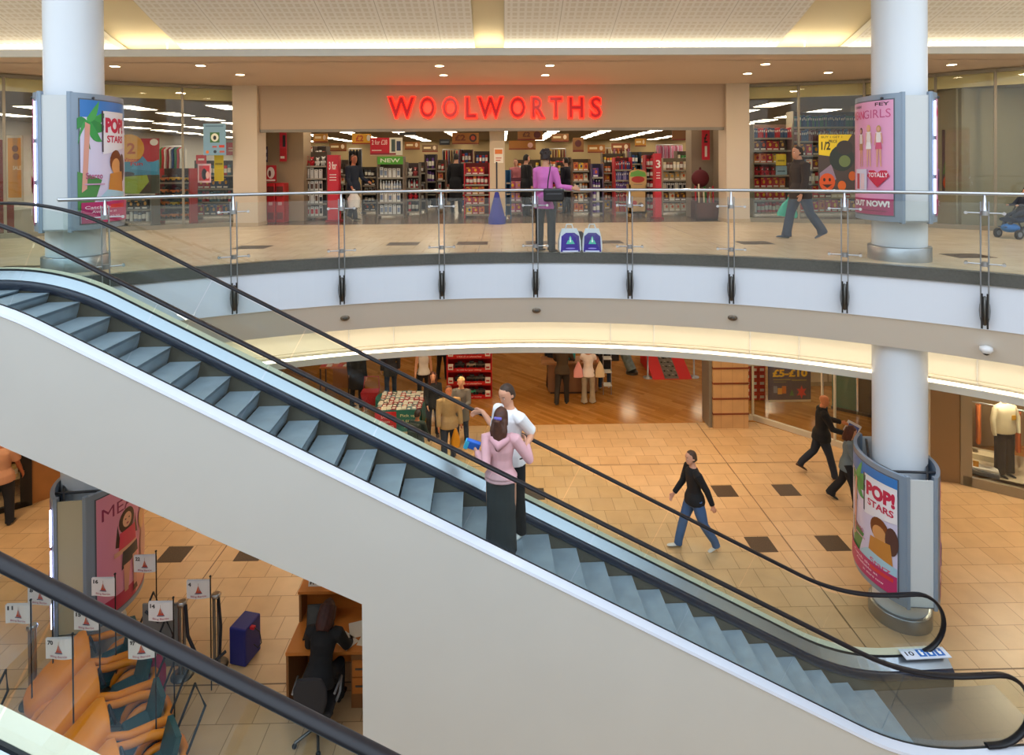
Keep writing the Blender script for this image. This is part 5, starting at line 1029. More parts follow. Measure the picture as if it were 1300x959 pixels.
# ------------------------------------------------------------------ right windows
shelf_unit('long wall shelf of blue and red books behind the right window', 'on the long wall shelf behind the right window', 1003, 1090, 142, 16.8, 4, n=7, frame='#8c7d68', back='#5c4a3c', items=[('boxed_toy', [RED, ORG, '#7a3a30']), ('boxed_toy', [RED, '#6a3a3a', CRM]), ('tin', [RED, BRN, CRM]), ('boxed_toy', ['#8a4a4a', '#4a5a7a', CRM]), ('boxed_toy', ['#7a5a5a', RED, '#4a5a7a']), ('book', ['#7a3a44', '#41608a', '#8c5a50']), ('book', ['#2c5a8a', '#38507a', '#3a7a74', '#41608a'])])
shelf_unit('wall shelf of red and orange goods behind the narrow right window', 'on the wall shelf behind the narrow right window', 953, 1002, 158, 16.8, 4, n=7, frame='#9a8a70', back='#6a4a3c', items=[('tin', [RED, WHT]), ('boxed_toy', [RED, '#b9b4b0']), ('boxed_toy', [RED, ORG, CRM]), ('soft_toy', [RED, ORG]), ('boxed_toy', [ORG, RED, YEL]), ('boxed_toy', ['#6a3a3a', '#41404a', RED]), ('book', [RED, '#38507a'])])
board('poster', 'Halloween poster with a yellow half price corner and orange pumpkins in the right window', 'poster', 1039, 171, 1092, 246, 14.35, [('rect', 0, 0, 1, 1, '#4a3c38'), ('poly', [(0, .66), (.45, .62), (.8, 1), (0, 1)], '#e8c81e'), ('text', '1/2', .06, .74, .22, .14, .03, '#2a2410'), ('text', 'PRICE', .24, .86, .2, .05, .02, '#2a2410'), ('text', 'BUY 1 GET 1', .06, .94, .5, .035, .01, '#5a4a10'), ('poly', [(.02, .35), (.3, .5), (.42, .25), (.2, .1), (.02, .15)], '#8f7a90'), ('ell', .55, .6, .3, .22, '#2c3430'), ('ell', .62, .55, .14, .10, '#6a7a4a'), ('ell', .62, .78, .2, .12, '#3a3230'), ('ell', .2, .2, .19, .15, '#d8541a'), ('ell', .13, .24, .03, .03, '#3a1a0c'), ('ell', .26, .24, .03, .03, '#3a1a0c'), ('poly', [(.08, .16), (.32, .16), (.2, .10)], '#3a1a0c'), ('ell', .55, .14, .1, .08, '#d8641a'), ('ell', .8, .3, .09, .08, '#c45a1a')], .02, '#7c7264')
board('poster', 'second Halloween poster with a green figure and pumpkin seen right of the right column', 'poster', 1196, 165, 1217, 246, 13.75, [('rect', 0, 0, 1, 1, '#5a4a44'), ('ell', .55, .85, .25, .1, '#c4702a'), ('poly', [(0, .3), (.9, .4), (.7, .75), (.2, .6)], '#4f7a3a'), ('ell', .45, .18, .42, .14, '#d8541a'), ('ell', .3, .22, .06, .03, '#3a1a0c'), ('ell', .6, .22, .06, .03, '#3a1a0c'), ('poly', [(.25, .13), (.65, .13), (.45, .08)], '#3a1a0c')], .02, '#6a625a')
board('sign_card', 'small yellow sign in the narrow window right of the entrance', 'sign', 985, 196, 998, 210, 15.2, [('rect', .15, .35, .7, .15, '#8a7410')], .01, '#d8b81e')
board('sign_card', 'small blue-grey sign below the yellow one, right of the entrance', 'sign', 985, 211, 999, 222, 15.2, [('rect', .15, .35, .7, .15, '#3a4a54')], .01, '#7f98a4')
# ------------------------------------------------------------------ ceiling lights of the upper store
TROF = M('#fff3d6', .5, emit=9.5, ecol='#fff0d6'); t0 = None; nn = 0
for iy in range(12):
    for ix in range(13):
        x = -15 + 2.5 * ix; y = 16.6 + 2.1 * iy
        if x > 9.5 and y < 18: continue
        if t0 is None:
            t0 = thing('ceiling_light', 'x', 'light', group='ceiling lights of the upper store'); m = MB(); m.box((0, 0, 0), (.62, 1.26, .03), M('#c9c0a8', .5)); m.build('frame', parent=t0)
            m = MB(); m.box((0, 0, -.017), (.56, 1.2, .008), TROF); m.build('diffuser', parent=t0); o = t0
        else: o = dup(t0, (0, 0, 0))
        o.location = (x, y, 8.585); o['label'] = 'long white ceiling light, one of the rows in the upper store'
# ------------------------------------------------------------------ shop sign
sign = thing('shop_sign', 'red illuminated WOOLWORTHS sign letters on the beige fascia', 'sign', (0, 15.05, 0))
LF = M('#9c0a10', .35, emit=.45, ecol='#c00408'); LR = M('#ff3a20', .4, emit=1.9, ecol='#ff2814')
for ch, x0, x1 in (('W', 492, 528), ('O', 532.5, 553.5), ('O', 561, 582.5), ('L', 590, 606), ('W', 605.5, 640), ('O', 646.5, 668), ('R', 674, 692.5), ('T', 696.5, 714.5), ('H', 721, 741.5), ('S', 748, 764)):
    a = atY(x0, 122.5, 15.0); b = atY(x1, 151, 15.0)
    for nm, bold, y, th, mt, g in (('neon_outline', .05, .10, .10, LR, 0), ('letter_face', .018, .12, .02, LF, .027)):
        vs, fs, _w, _h = text_mesh(ch, bold); X0, X1, Z1, Z0_ = a.x + g, b.x - g, a.z - g, b.z + g
        front = [(X0 + v.x * (X1 - X0), -y, Z0_ + v.y * (Z1 - Z0_)) for v in vs]; n = len(front); back = [(p[0], -y + th, p[2]) for p in front]
        from collections import Counter
        ec = Counter(); 
        for f in fs:
            for i in range(len(f)): ec[frozenset((f[i], f[(i + 1) % len(f)]))] += 1
        sf = []
        for f in fs:
            for i in range(len(f)):
                e = (f[i], f[(i + 1) % len(f)])
                if ec[frozenset(e)] == 1: sf.append((e[0], e[1], e[1] + n, e[0] + n))
        m = MB(); m.add(front + back, list(fs) + sf, mt)
        if nm == 'neon_outline': par = m.build('letter', parent=sign)
        else: m.build('letter_face', parent=par)
# bags on the balcony
def carrier(label, px, w, tilt, col='#3c2a8c'):
    p = atZ(px, 320.5, UP); root = thing('shopping_bag', label, 'bag', (p.x, p.y + .02, UP), tilt)
    m = MB(); h = .40
    m.loft([[Vector((w / 2 * f * (1 if q in (0, 3) else -1) * 1.0, d * (-1 if q < 2 else 1), z)) for q in (1, 0, 3, 2)] for z, f, d in ((0, .92, .09), (.05, 1.02, .11), (.2, 1.0, .10), (.32, .86, .06), (h, .7, .02))], M('#dfe4ea', .4, bump=.5), False)
    m.build('body', parent=root)
    m = MB(); art(m, [('poly', [(.05, .06), (.95, .06), (.93, .70), (.72, .84), (.28, .84), (.07, .70)], col), ('rect', .14, .05, .72, .06, '#cfd6f0'), ('poly', [(.3, .38), (.7, .38), (.5, .72)], '#56b9a4'), ('poly', [(.46, .46), (.54, .46), (.5, .68)], '#e0f0ea'), ('ell', .5, .2, .22, .03, '#8f86d8')], lambda u, v, L: Vector(((u - .5) * w * (1.0 - .25 * max(0, v - .5)), -.113 - .001 * L + .06 * max(0, v - .5), v * h)), 1)
    m.build('printed_panel', parent=root)
    m = MB(); m.tube([(-w * .2, 0, h - .02), (-w * .12, 0, h + .07), (w * .12, 0, h + .07), (w * .2, 0, h - .02)], .012, M('#e8ecf0', .5), 6); m.build('handle', parent=root)
carrier('purple and white shopping bag with teal triangle, right beside the woman in pink', 723, .36, .05)
carrier('purple and white shopping bag with teal triangle, the one further from the woman', 752, .32, -.12, '#35248a')
p = atZ(738, 320, UP); m = MB(); m.loft([[Vector((a_ * math.cos(q), .08 * math.sin(q), z)) for q in [2 * PI * k / 12 for k in range(12)]] for z, a_ in ((0, .10), (.1, .11), (.28, .08), (.33, .03))], M('#1e2228', .5)); tag(m.build('black_bag', loc=(p.x, p.y + .17, UP)), 'dark bag slumped between and behind the two purple bags', 'bag')
# ------------------------------------------------------------------ lens shaped advertising drums around the columns
def fig(x, s, skin, dress, hair_, low=.0):
    """small standing figure for a poster; x centre, s height, feet at low"""
    k = 1.55
    P = lambda *p: [(x + a * s * k, low + s * b) for a, b in p]
    return [('ell', x, low + s * .90, s * .075 * k, s * .085, hair_), ('poly', P((-.07, 0), (-.03, 0), (.0, .5), (-.08, .5)), skin), ('poly', P((.05, .02), (.09, .0), (.08, .5), (.0, .5)), skin), ('poly', P((-.11, .42), (.11, .42), (.07, .62), (-.07, .62)), dress),
            ('poly', P((-.07, .58), (.07, .58), (.09, .82), (-.09, .82)), '#e8dcd8'), ('poly', P((-.14, .52), (-.11, .52), (-.06, .80), (-.10, .80)), skin), ('poly', P((.14, .56), (.11, .54), (.06, .80), (.10, .80)), skin), ('ell', x, low + s * .895, s * .045 * k, s * .055, skin)]
def leaf(x, y, L, ang, w=.10, c='#3f9a50'):
    n = 7; up_ = []; dn = []
    for i in range(n + 1):
        t = i / n; cx_ = x + L * t * math.cos(ang + .5 * t); cy_ = y + L * t * math.sin(ang + .5 * t) * .75; h_ = w * math.sin(PI * min(1, t * .9 + .1)) * .45
        up_.append((max(0, cx_ - h_ * math.sin(ang) * .6), min(1, cy_ + h_))); dn.append((max(0, cx_ + h_ * math.sin(ang) * .6), max(0, cy_ - h_)))
    return ('poly', up_ + dn[::-1], c)
LEAVES = [leaf(.16, .82, .38, -.1), leaf(.16, .84, .36, -.7, c='#358a48'), leaf(.16, .84, .34, -1.25), leaf(.15, .84, .30, .3, c='#4fa858'), leaf(.15, .82, .26, 3.0, c='#358a48'), leaf(.15, .82, .28, 3.7), leaf(.15, .82, .3, -1.9, c='#2f7a40')]
POP = [('rect', 0, 0, 1, 1, '#d9cfe6'), ('rect', .0, .86, 1, .14, '#3a7cc4'), ('poly', [(0, .1), (.25, .15), (.4, .35), (0, .42)], '#4f8a4a'), *LEAVES, ('poly', [(.06, .25), (.14, .28), (.2, .8), (.12, .82)], '#d99a88'),
       ('poly', [(.42, .56), (1, .62), (1, .92), (.45, .9)], '#ece6ea'), ('rect', .42, .9, .58, .02, '#e8e4e4'), ('rect', .40, .58, .03, .34, '#4a3a4a'), ('text', 'POP!', .47, .74, .5, .13, .06, '#c8284c'), ('text', 'STARS', .5, .66, .45, .06, .03, '#c8284c'),
       ('ell', .72, .50, .16, .10, '#7a3f1c'), ('ell', .72, .46, .12, .07, '#d8995c'), ('ell', .92, .45, .1, .12, '#5a3a34'), ('poly', [(.5, .2), (.95, .2), (.9, .42), (.56, .4)], '#c8843a'), ('poly', [(.3, .08), (.98, .06), (1, .24), (.5, .27), (.34, .2)], '#a9cbdc'), ('text', 'Starz', .55, .16, .36, .05, .02, '#d0567a'), ('ell', .3, .12, .06, .05, '#e6dc9a'), ('rect', .42, .10, .5, .015, '#3c5a6a'), ('text', 'Stereo', .12, .36, .28, .05, .01, '#b04a7a'), ('rect', .1, .31, .34, .012, '#c89ab8')]
POPB = [('rect', 0, 0, 1, .17, '#bb2f6a'), ('text', 'Catch the Beats', .1, .115, .8, .025, .01, '#f4d8e4'), ('text', 'Available at', .2, .08, .5, .02, .01, '#f4d8e4'), ('rect', .55, .11, .4, .035, '#d83a3a'), ('text', 'in store now', .4, .04, .4, .02, .01, '#f4d8e4')]
GIRL = [('rect', 0, 0, 1, 1, '#e3a0c4'), ('rect', 0, 0, 1, .14, '#b4386e'), ('text', 'LOHAN', .08, .95, .26, .025, .02, '#5a3a50'), ('text', 'FEY', .68, .955, .26, .03, .02, '#3a2230'), ('text', 'MEAN', .02, .85, .4, .075, .01, '#d8386e'), ('text', 'GIRLS', .42, .85, .54, .075, .0, '#c85a8a')] + fig(.34, .36, '#d89a80', '#b5825a', '#5a3020', .42) + fig(.55, .38, '#e0a890', '#f0ecec', '#e0b878', .42) + fig(.76, .37, '#dca088', '#d05a7a', '#c09a60', .42) + \
       [('rect', .18, .2, .34, .2, '#d8d4e8'), ('rect', .22, .22, .1, .14, '#c84a5a'), ('rect', .36, .22, .1, .14, '#e8c8d0'), ('poly', [(.74, .24), (.95, .34), (.9, .39), (.8, .39), (.74, .37), (.68, .39), (.58, .39), (.53, .34)], '#c8304a'), ('text', 'TOTALLY', .56, .33, .36, .04, .02, '#f4e8ec'), ('text', 'OUT NOW!', .15, .07, .8, .055, .05, '#f4eef0'), ('rect', .2, .03, .7, .01, '#8f2a56')]
MEAN = [('rect', 0, 0, 1, 1, '#dd8fa8'), ('rect', 0, 0, 1, .12, '#b83050'), ('poly', [(.55, 0), (1, .06), (1, .9), (.75, .85)], '#e0a08a'), ('text', 'MEAN', .06, .80, .62, .10, .0, '#8f2f54'), ('text', 'LOHAN', .45, .93, .3, .03, .02, '#5a3a50'), ('ell', .4, .695, .13, .105, '#3a2018'), ('poly', [(.25, .7), (.3, .5), (.22, .52)], '#3a2018'), ('poly', [(.55, .7), (.6, .52), (.52, .54)], '#3a2018'), ('ell', .4, .70, .075, .062, '#e0a888'), ('ell', .37, .71, .012, .006, '#3a2018'), ('ell', .43, .71, .012, .006, '#3a2018'), ('ell', .4, .67, .02, .007, '#a83a4a'), ('poly', [(.26, .46), (.56, .46), (.54, .62), (.28, .62)], '#d83a5a'), ('rect', .2, .44, .36, .04, '#dca084'), ('poly', [(.3, .30), (.6, .36), (.58, .46), (.32, .45)], '#2c2a34'),
        ('poly', [(.34, .1), (.40, .1), (.44, .33), (.33, .33)], '#d89a80'), ('poly', [(.50, .08), (.56, .08), (.58, .36), (.48, .36)], '#d89a80'), ('poly', [(.48, .04), (.58, .04), (.56, .09), (.5, .09)], '#5a2a2a'), ('ell', .72, .6, .1, .1, '#e8b07a'), ('ell', .78, .35, .12, .16, '#d8a090')]
def sq(items, x0, f=.70):
    out = []
    for q in items:
        if q[0] in ('rect', 'ell') and (q[0] == 'ell' or q[3] < 1): q = (q[0], x0 + q[1] * f, q[2], q[3] * f, *q[4:])
        elif q[0] == 'text': q = (q[0], q[1], x0 + q[2] * f, q[3], q[4] * f, *q[5:])
        elif q[0] == 'poly': q = (q[0], [(x0 + a_ * f, b_) for a_, b_ in q[1]], q[2])
        out.append(q)
    return out
def drum(label, c, zb, H_, ax, artL, artR, base='#8d9db0', endcol='#c9cdcf', lamp=1, hl_=.72):
    root = thing('advertising_drum', label, 'advertising display', (c[0], c[1], zb), ax)      # long axis = local Y (front end at -Y)
    hl, hw, he = hl_, .50, .20
    # arc through (he,-hl),(hw,0),(he,hl)
    s_ = hw - he; R = (hl * hl + s_ * s_) / (2 * s_); cxx = hw - R; A = math.asin(hl / R)
    def pt(side, u, r=0):       # u 0..1 from front to back
        a = -A + 2 * A * u; return Vector((side * (cxx + (R + r) * math.cos(a)), (R + r) * math.sin(a), 0))
    fr = M(base, .35, .3)
    for side, it, w in ((-1, artL, 'left'), (1, artR, 'right')):
        m = MB(); n = 44; rings = []
        for i in range(n + 1):
            p = pt(side, i / n); q = pt(side, i / n, -.05); rings.append([p, q, q + Vector((0, 0, H_)), p + Vector((0, 0, H_))])
        m.loft(rings, fr, False); shell = recalc(m.build('curved_frame', parent=root))
        m = MB(); 
        def fn(u, v, L, side=side):
            t = u if side > 0 else 1 - u
            p = pt(side, .08 + .84 * t, .003 + .0006 * L); p.z = .09 + v * (H_ - .18); return p
        art(m, [('rect', -.015, -.01, 1.03, 1.02, '#5a606a')] + it, fn, 36); m.build('poster', parent=shell)
    for s in (-1, 1):
        m = MB(); m.bx(-he + .03, he - .03, s * (hl - .03) - .01, s * (hl - .03) + .01, .0, H_ - .04, M(endcol, .5)); m.build('end_panel', parent=root)
        for t in (-1, 1): m = MB(); m.bx(t * (he - .015) - .025, t * (he - .015) + .025, s * (hl - .035) - .03, s * (hl - .035) + .03, -.02, H_ + .01, fr); m.build('corner_post', parent=root)
    m = MB(); m.add([Vector((pt(1, i / 12).x - .05, pt(1, i / 12).y, .02)) for i in range(13)] + [Vector((pt(-1, 1 - i / 12).x + .05, pt(-1, 1 - i / 12).y, .02)) for i in range(13)], [tuple(range(26))], M('#3a3f46', .5)); m.build('base_plate', parent=root)
    m = MB(); 
    for s in (-1, 1): m.tube([(s * .1, -hl + .06, H_ - .08), (s * .42, -.1, H_ - .05), (s * .1, hl - .06, H_ - .08)], .02, M('#2b2d33', .4), 6)
    m.tube([(-.4, -.42, H_ - .06), (.4, -.42, H_ - .06)], .02, M('#2b2d33', .4), 6)
    m.build('inner_bracket', parent=root)
    if lamp:
        tb = M('#e8eaff', .4, emit=9, ecol='#cfd4ff')
        for i, s in enumerate((1, -1)):
            for k in range(3):
                m = MB(); z0 = .1 + (H_ - .2) / 3 * k + .03; z1 = z0 + (H_ - .2) / 3 - .06; p = Vector((lamp * (he + .035), -hl + .0, 0))
                if i == 0: m.tube([(p.x, p.y, z0), (p.x, p.y, z1)], .011, tb, 6); m.build('light_tube', parent=root)
    return root
drum('grey advertising drum on the upper right column with a pink MEAN GIRLS poster', (6.02, 9.16), 6.09, 1.87, -.12, sq(GIRL, .30), GIRL, lamp=1, hl_=.62)
drum('grey advertising drum on the upper left column with a colourful palm tree poster', (-6.16, 8.93), 6.09, 1.90, .12, GIRL, sq(POP + POPB, -.03, .66), lamp=-1, hl_=.64)
drum('grey advertising drum on the lower right column with a cartoon-coloured palm poster', (5.97, 9.1), .63, 1.86, -.10, sq(POP + POPB, .30), GIRL, lamp=0)
drum('advertising drum on the lower left column with a pink MEAN poster', (-5.93, 8.9), .63, 1.86, .10, GIRL, sq(MEAN, 0, .85), endcol='#b9b094', lamp=-1)
# ------------------------------------------------------------------ lower store
# red toy rack
a = atY(568, 507, 17.9); b = atY(624, 507, 17.9); w = b.x - a.x
root = thing('toy_rack', 'red tiered toy rack with white price cards in the lower store', 'display rack', ((a.x + b.x) / 2, 18.1, 0)); RD = M('#c0141c', .4)
m = MB(); m.bx(-w / 2, w / 2, .2, .24, .05, 2.1, RD)
for s in (-1, 1): m.bx(s * w / 2 - .02, s * w / 2 + .02, -.2, .24, .03, 2.1, RD)
m.build('body', parent=root)
for i in range(5):
    z = .08 + .40 * i; m = MB(); m.bx(-w / 2, w / 2, -.2, .2, z - .03, z, RD); m.bx(-w / 2, w / 2, -.225, -.2, z - .07, z + .05, RD)
    art(m, [('text', '2 FOR £5 on selected lines' if i % 2 else 'MORE for your money', .22, .3, .56, .4, .01, '#f0dcd8')], flat((-w / 2, -.225, z - .07), (1, 0, 0), (0, 0, 1), (0, -1, 0), w, .12), 1); m.build('shelf', parent=root)
    for s in (-.42, .42):
        m = MB(); m.box((s * w, -.235, z + .09), (.15, .01, .18), M('#e8e0dc', .5)); m.box((s * w, -.241, z + .07), (.10, .002, .05), M('#c23a3a', .5)); m.build('price_card', parent=root)
    for x, c in ((-.30, '#38302c'), (.05, ['#3fae84', '#4a4238', '#b8a890', '#e0843a', '#38302c'][i]), (.32, '#57524a')):
        o = bpy.data.objects.new('toy_car', prod_mesh('toy_car', c)); COL.objects.link(o); o.location = Vector(root.location) + Vector((x, -.03, z)); o.scale = (1.35, 1.3, 1.6)
        tag(o, '%s toy car on the red toy rack' % cname(c), 'toy', '%s toy cars on the red toy rack' % cname(c))
# teal bargain bin
a = atY(476, 548, 15.75); b = atY(537, 548, 15.75); w = 1.22; cx = a.x + w / 2
root = thing('bargain_bin', 'teal bargain bin piled with flat cases and a red sign on its front', 'bin', (cx, 16.35, 0)); TL = M('#1e6f68', .5)
m = MB(); m.bx(-w / 2, w / 2, -.6, -.57, 0, .56, TL); m.bx(-w / 2, w / 2, .57, .6, 0, .62, TL); m.bx(-w / 2, -w / 2 + .03, -.6, .6, 0, .56, TL); m.bx(w / 2 - .03, w / 2, -.6, .6, 0, .56, TL); m.bx(-w / 2, w / 2, -.6, .6, .28, .3, TL); m.build('body', parent=root)
m = MB(); art(m, [('text', 'Pick up', .54, .66, .34, .16, .01, '#e3dcae'), ('text', 'a copy', .58, .40, .28, .15, .01, '#e3dcae'), ('text', 'today', .62, .14, .24, .15, .01, '#e3dcae')], flat((-w / 2, -.602, 0), (1, 0, 0), (0, 0, 1), (0, -1, 0), w, .56), 1); m.build('lettering', parent=root)
m = MB(); m.bx(-w / 2 + .0, -w / 2 + .56, -.615, -.6, .03, .53, M('#c4242c', .5)); art(m, [('text', 'DVDS', .3, .66, .4, .16, .02, '#f0d0c8'), ('text', 'from', .3, .42, .4, .12, .01, '#f0d0c8'), ('text', 'REDUCED', .12, .14, .76, .16, .02, '#f0d0c8')], flat((-w / 2, -.615, .03), (1, 0, 0), (0, 0, 1), (0, -1, 0), .56, .5), 1); m.build('red_sign', parent=root)
m = MB(); m.lathe([(.30, 0), (.30, .58), (.28, .6)], (-w / 2, .25, 0), TL, 20, sx=.5); m.build('rounded_end', parent=root)
cols = ['#b8404a', '#d8d2c4', '#4a6a7a', '#c86a5a', '#8aa0a0', '#e6e0d4', '#9a3038', '#5c5048']
for i in range(9):
    for j in range(8):
        c = random.choice(cols); k = ('case', c)
        if k not in _pm:
            m = MB(); m.box((0, 0, 0), (.125, .14, .016), M(c, .35), 0, .002); m.box((0, 0, .0085), (.08, .06, .001), M('#e8e2d6', .4)); ob = m.build('dvd_case'); _pm[k] = ob.data; bpy.data.objects.remove(ob)
        o = bpy.data.objects.new('dvd_case', _pm[k]); COL.objects.link(o); y = -.50 + .13 * j; o.location = (cx - .53 + .132 * i, 16.35 + y, .56 + .03 * random.random() + .01 * j); o.rotation_euler = (random.uniform(-.1, .35), random.uniform(-.15, .15), random.uniform(-.3, .3))
        tag(o, '%s flat case lying in the teal bargain bin' % cname(c), 'case', '%s cases in the teal bin' % cname(c))
m = MB(); m.bx(-w / 2 + .04, w / 2 - .04, -.56, .56, .3, .54, M('#7a6a60', .8)); m.build('contents', parent=root)
# trestle with leaflets, far left of store
p = atY(428, 490, 18.4); root = thing('table', 'small table with red and white leaflets at the left of the lower store', 'table', (p.x, 18.4, 0))
m = MB(); m.bx(-.45, .45, -.3, .3, .88, .92, M('#b5642c', .5)); m.bx(-.05, .45, -.28, .28, .3, .88, M('#8a5a34', .5)); m.build('top', parent=root)
for x in (-.42, .42):
    for y in (-.27, .27): m = MB(); m.bx(x - .02, x + .02, y - .02, y + .02, 0, .88, M('#3a2c24', .5)); m.build('leg', parent=root)
for i in range(10):
    c = ['#c8302a', '#e8e0d4', '#d0682a'][i % 3]; m = MB(); m.box((0, 0, 0), (.15, .2, .012), M(c, .5)); o = m.build('leaflet', loc=(p.x - .36 + .17 * (i % 5), 18.28 + .24 * (i // 5), .928)); o.rotation_euler[2] = random.uniform(-.2, .2)
    tag(o, '%s leaflet lying on the small table at the left of the lower store' % cname(c), 'leaflet', '%s leaflets on the small table' % cname(c))
# shopping basket red
p = atY(470, 496, 17.0); root = thing('shopping_basket', 'red wire basket on legs beside the tall figure in black', 'basket', (p.x, 17.0, 0))
m = MB(); m.loft([[Vector((w_ * x, d_ * y, z)) for x, y in ((-1, -1), (1, -1), (1, 1), (-1, 1))] for z, w_, d_ in ((.25, .17, .12), (.5, .22, .16), (.62, .24, .17))], M('#a82434', .5, vary=.3, vscale=30), False); m.build('body', parent=root)
m = MB()
for x in (-.18, .18):
    for y in (-.13, .13): m.tube([(x, y, 0), (x * .9, y * .9, .27)], .012, M('#b03040', .5), 6)
m.tube([(-.22, .15, .6), (-.2, .2, .95), (.2, .2, .95), (.22, .15, .6)], .012, M('#b03040', .5), 6); m.build('frame', parent=root)
# counter in the middle
a = atY(688, 493, 18.3); b = atY(762, 493, 18.3); w = b.x - a.x; cx = (a.x + b.x) / 2
root = thing('counter', 'brown panelled counter behind the man in brown and the woman in white', 'counter', (cx, 18.5, 0)); m = MB(); m.bx(-w / 2 + .2, w / 2 - .1, -.3, .3, .06, .9, M('#8a6448', .5)); m.build('body', parent=root)
m = MB(); m.bx(-w / 2, w / 2, -.36, .34, .9, .95, M('#a87850', .4)); m.build('worktop', parent=root); m = MB(); m.bx(-w / 2 + .25, w / 2 - .15, -.28, .28, 0, .06, M('#3a2c24', .5)); m.build('plinth', parent=root)
m = MB(); m.box((0, 0, .18), (.26, .03, .3), M('#2a9a9a', .4), 0, .006); m.box((0, 0, .015), (.16, .12, .03), M('#333333', .4)); tag(m.build('display_screen', loc=(cx + .02, 18.42, .95)), 'teal display card standing on the brown counter', 'display')
m = MB()
for z in (.3, .7, 1.1, 1.4): m.bx(-.12, .12, -.15, .15, z, z + .02, WHITE)
for x in (-.12, .12): m.tube([(x, 0, 0), (x, 0, 1.7)], .012, STEEL, 6)
tag(m.build('card_spinner', loc=(cx + w / 2 + .18, 18.1, 0)), 'narrow metal stand with white shelves at the right end of the counter', 'stand')
# red mat with metal queue posts
a = atY(830, 483, 19.2); b = atY(880, 483, 19.2); w = b.x - a.x; cx = (a.x + b.x) / 2
root = thing('display_bed', 'bright red sloping display with a grey studded panel at the back of the store', 'display stand', (cx, 20.2, 0)); m = MB()
m.add([(-w / 2, -.9, 0), (w / 2, -.9, 0), (w / 2, .9, .75), (-w / 2, .9, .75), (-w / 2, .9, 0), (w / 2, .9, 0)], [(0, 1, 2, 3), (0, 3, 4), (1, 5, 2), (3, 2, 5, 4), (0, 4, 5, 1)], M('#d0141a', .55)); m.build('body', parent=root)
m = MB(); m.add([(-.24, -.88, .02), (.22, -.88, .02), (.22, .9, .77), (-.24, .9, .77)], [(0, 1, 2, 3)], M('#6f665c', .6))
for i in range(4):
    for j in range(9): x = -.17 + .11 * i; y = -.75 + .19 * j; m.ball((x, y, .02 + (y + .88) * .42 + .02), (.035, .05, .03), M('#4a443e' if (i + j) % 2 else '#a09688', .5), 8, 6)
m.build('studded_panel', parent=root)
for s, wd in ((-1, 'left of'), (1, 'right of')):
    m = MB(); m.lathe([(.16, 0), (.16, .02), (.025, .035), (.025, .95), (.035, .97)], (0, 0, 0), STEELB, 16); tag(m.build('queue_post', loc=(cx + s * (w / 2 + .12), 19.5, 0)), 'steel queue post standing %s the red sloping display' % wd, 'post')
m = MB(); m.tube([(0, 0, .1), (-.2, .3, .6), (-.35, .5, 1.1)], .16, M('#6f7f80', .5, vary=.3, vscale=10), 10); m.lathe([(.2, 0), (.2, .08)], (0, 0, 0), DKSTEEL, 12); tag(m.build('wrapped_roll', loc=(cx - w / 2 - .55, 19.9, 0)), 'grey-green wrapped shape leaning left of the red sloping display', 'display')
# GBP5-10 poster stand, red boxes, cabinet, teal doors behind the lower right window
board('poster', 'dark blue poster reading £5-£10 with a red star behind the lower window', 'poster', 975, 464, 1029, 507, 17.0, [('rect', 0, 0, 1, 1, '#343a5c'), ('text', '£5-£10', .1, .66, .82, .22, .04, '#e8c020'), ('rect', .12, .57, .4, .03, '#8a8448'), ('rect', .55, .55, .35, .03, '#8a8448'), ('rect', .12, .5, .3, .03, '#6a6a58'), ('rect', .22, .16, .1, .18, '#d8a040'), ('rect', .32, .18, .1, .22, '#c46a2a'), ('rect', .12, .2, .09, .2, '#7a88a0'), ('poly', [(.5, .12), (.6, .12), (.55, .3)], '#2f7a4a'), ('poly', [(.78 + (.13 if i % 2 == 0 else .06) * math.cos(PI / 2 + PI * i / 6), .22 + (.2 if i % 2 == 0 else .1) * math.sin(PI / 2 + PI * i / 6)) for i in range(12)], '#d0203a'), ('rect', 0, -.06, 1, .06, '#d8d0bc')], .03, '#343a5c')
p = atY(956, 503, 17.6); n_ = 0
for i in range(3):
    for j in range(5):
        m = MB(); m.box((0, 0, .1), (.2, .22, .19), M('#c83a30', .5), 0, .004); m.box((0, -.112, .1), (.12, .002, .08), WHITE); tag(m.build('gift_box', loc=(p.x - .22 + .22 * i, 17.6, .01 + .2 * j)), 'red and white box in the stack left of the £5-£10 poster', 'box', 'red boxes stacked behind the window')
m = MB(); m.box((0, 0, .02), (.7, .26, .04), M('#e8dcc8', .5)); m.box((0, .1, .14), (.5, .06, .2), M('#6a5a38', .5)); tag(m.build('display_tray', loc=(p.x, 17.6, 1.02)), 'pale tray on top of the red box stack', 'tray')
m = MB(); m.bx(0, 1.8, 0, .4, 0, 1.1, M('#d8c8a4', .5)); m.bx(.0, 1.8, -.02, 0, 0, .12, M('#a09070', .5)); m.bx(.35, .37, -.01, 0, .12, 1.1, M('#b5672a', .5)); m.bx(1.2, 1.22, -.01, 0, .12, 1.1, M('#a09070', .5)); tag(m.build('cabinet', loc=(8.9, 18.6, 0)), 'long cream cabinet behind the blue £5-£10 poster', 'cabinet')
TD = M('#1f6a5e', .4)
root = thing('display_screen', 'tall teal and black folding screen inside the store beside the white column', 'screen', (10.1, 16.2, 0), -.7)
for i, (x, mt) in enumerate(((-.75, TD), (-.1, M('#1c1c1e', .4)), (.55, TD))): m = MB(); m.bx(x - .3, x + .3, -.03, .03, 0, 2.3, mt); m.bx(x - .32, x + .32, -.06, .06, 0, .08, M('#1c1c1e', .4)); m.build('panel', parent=root)
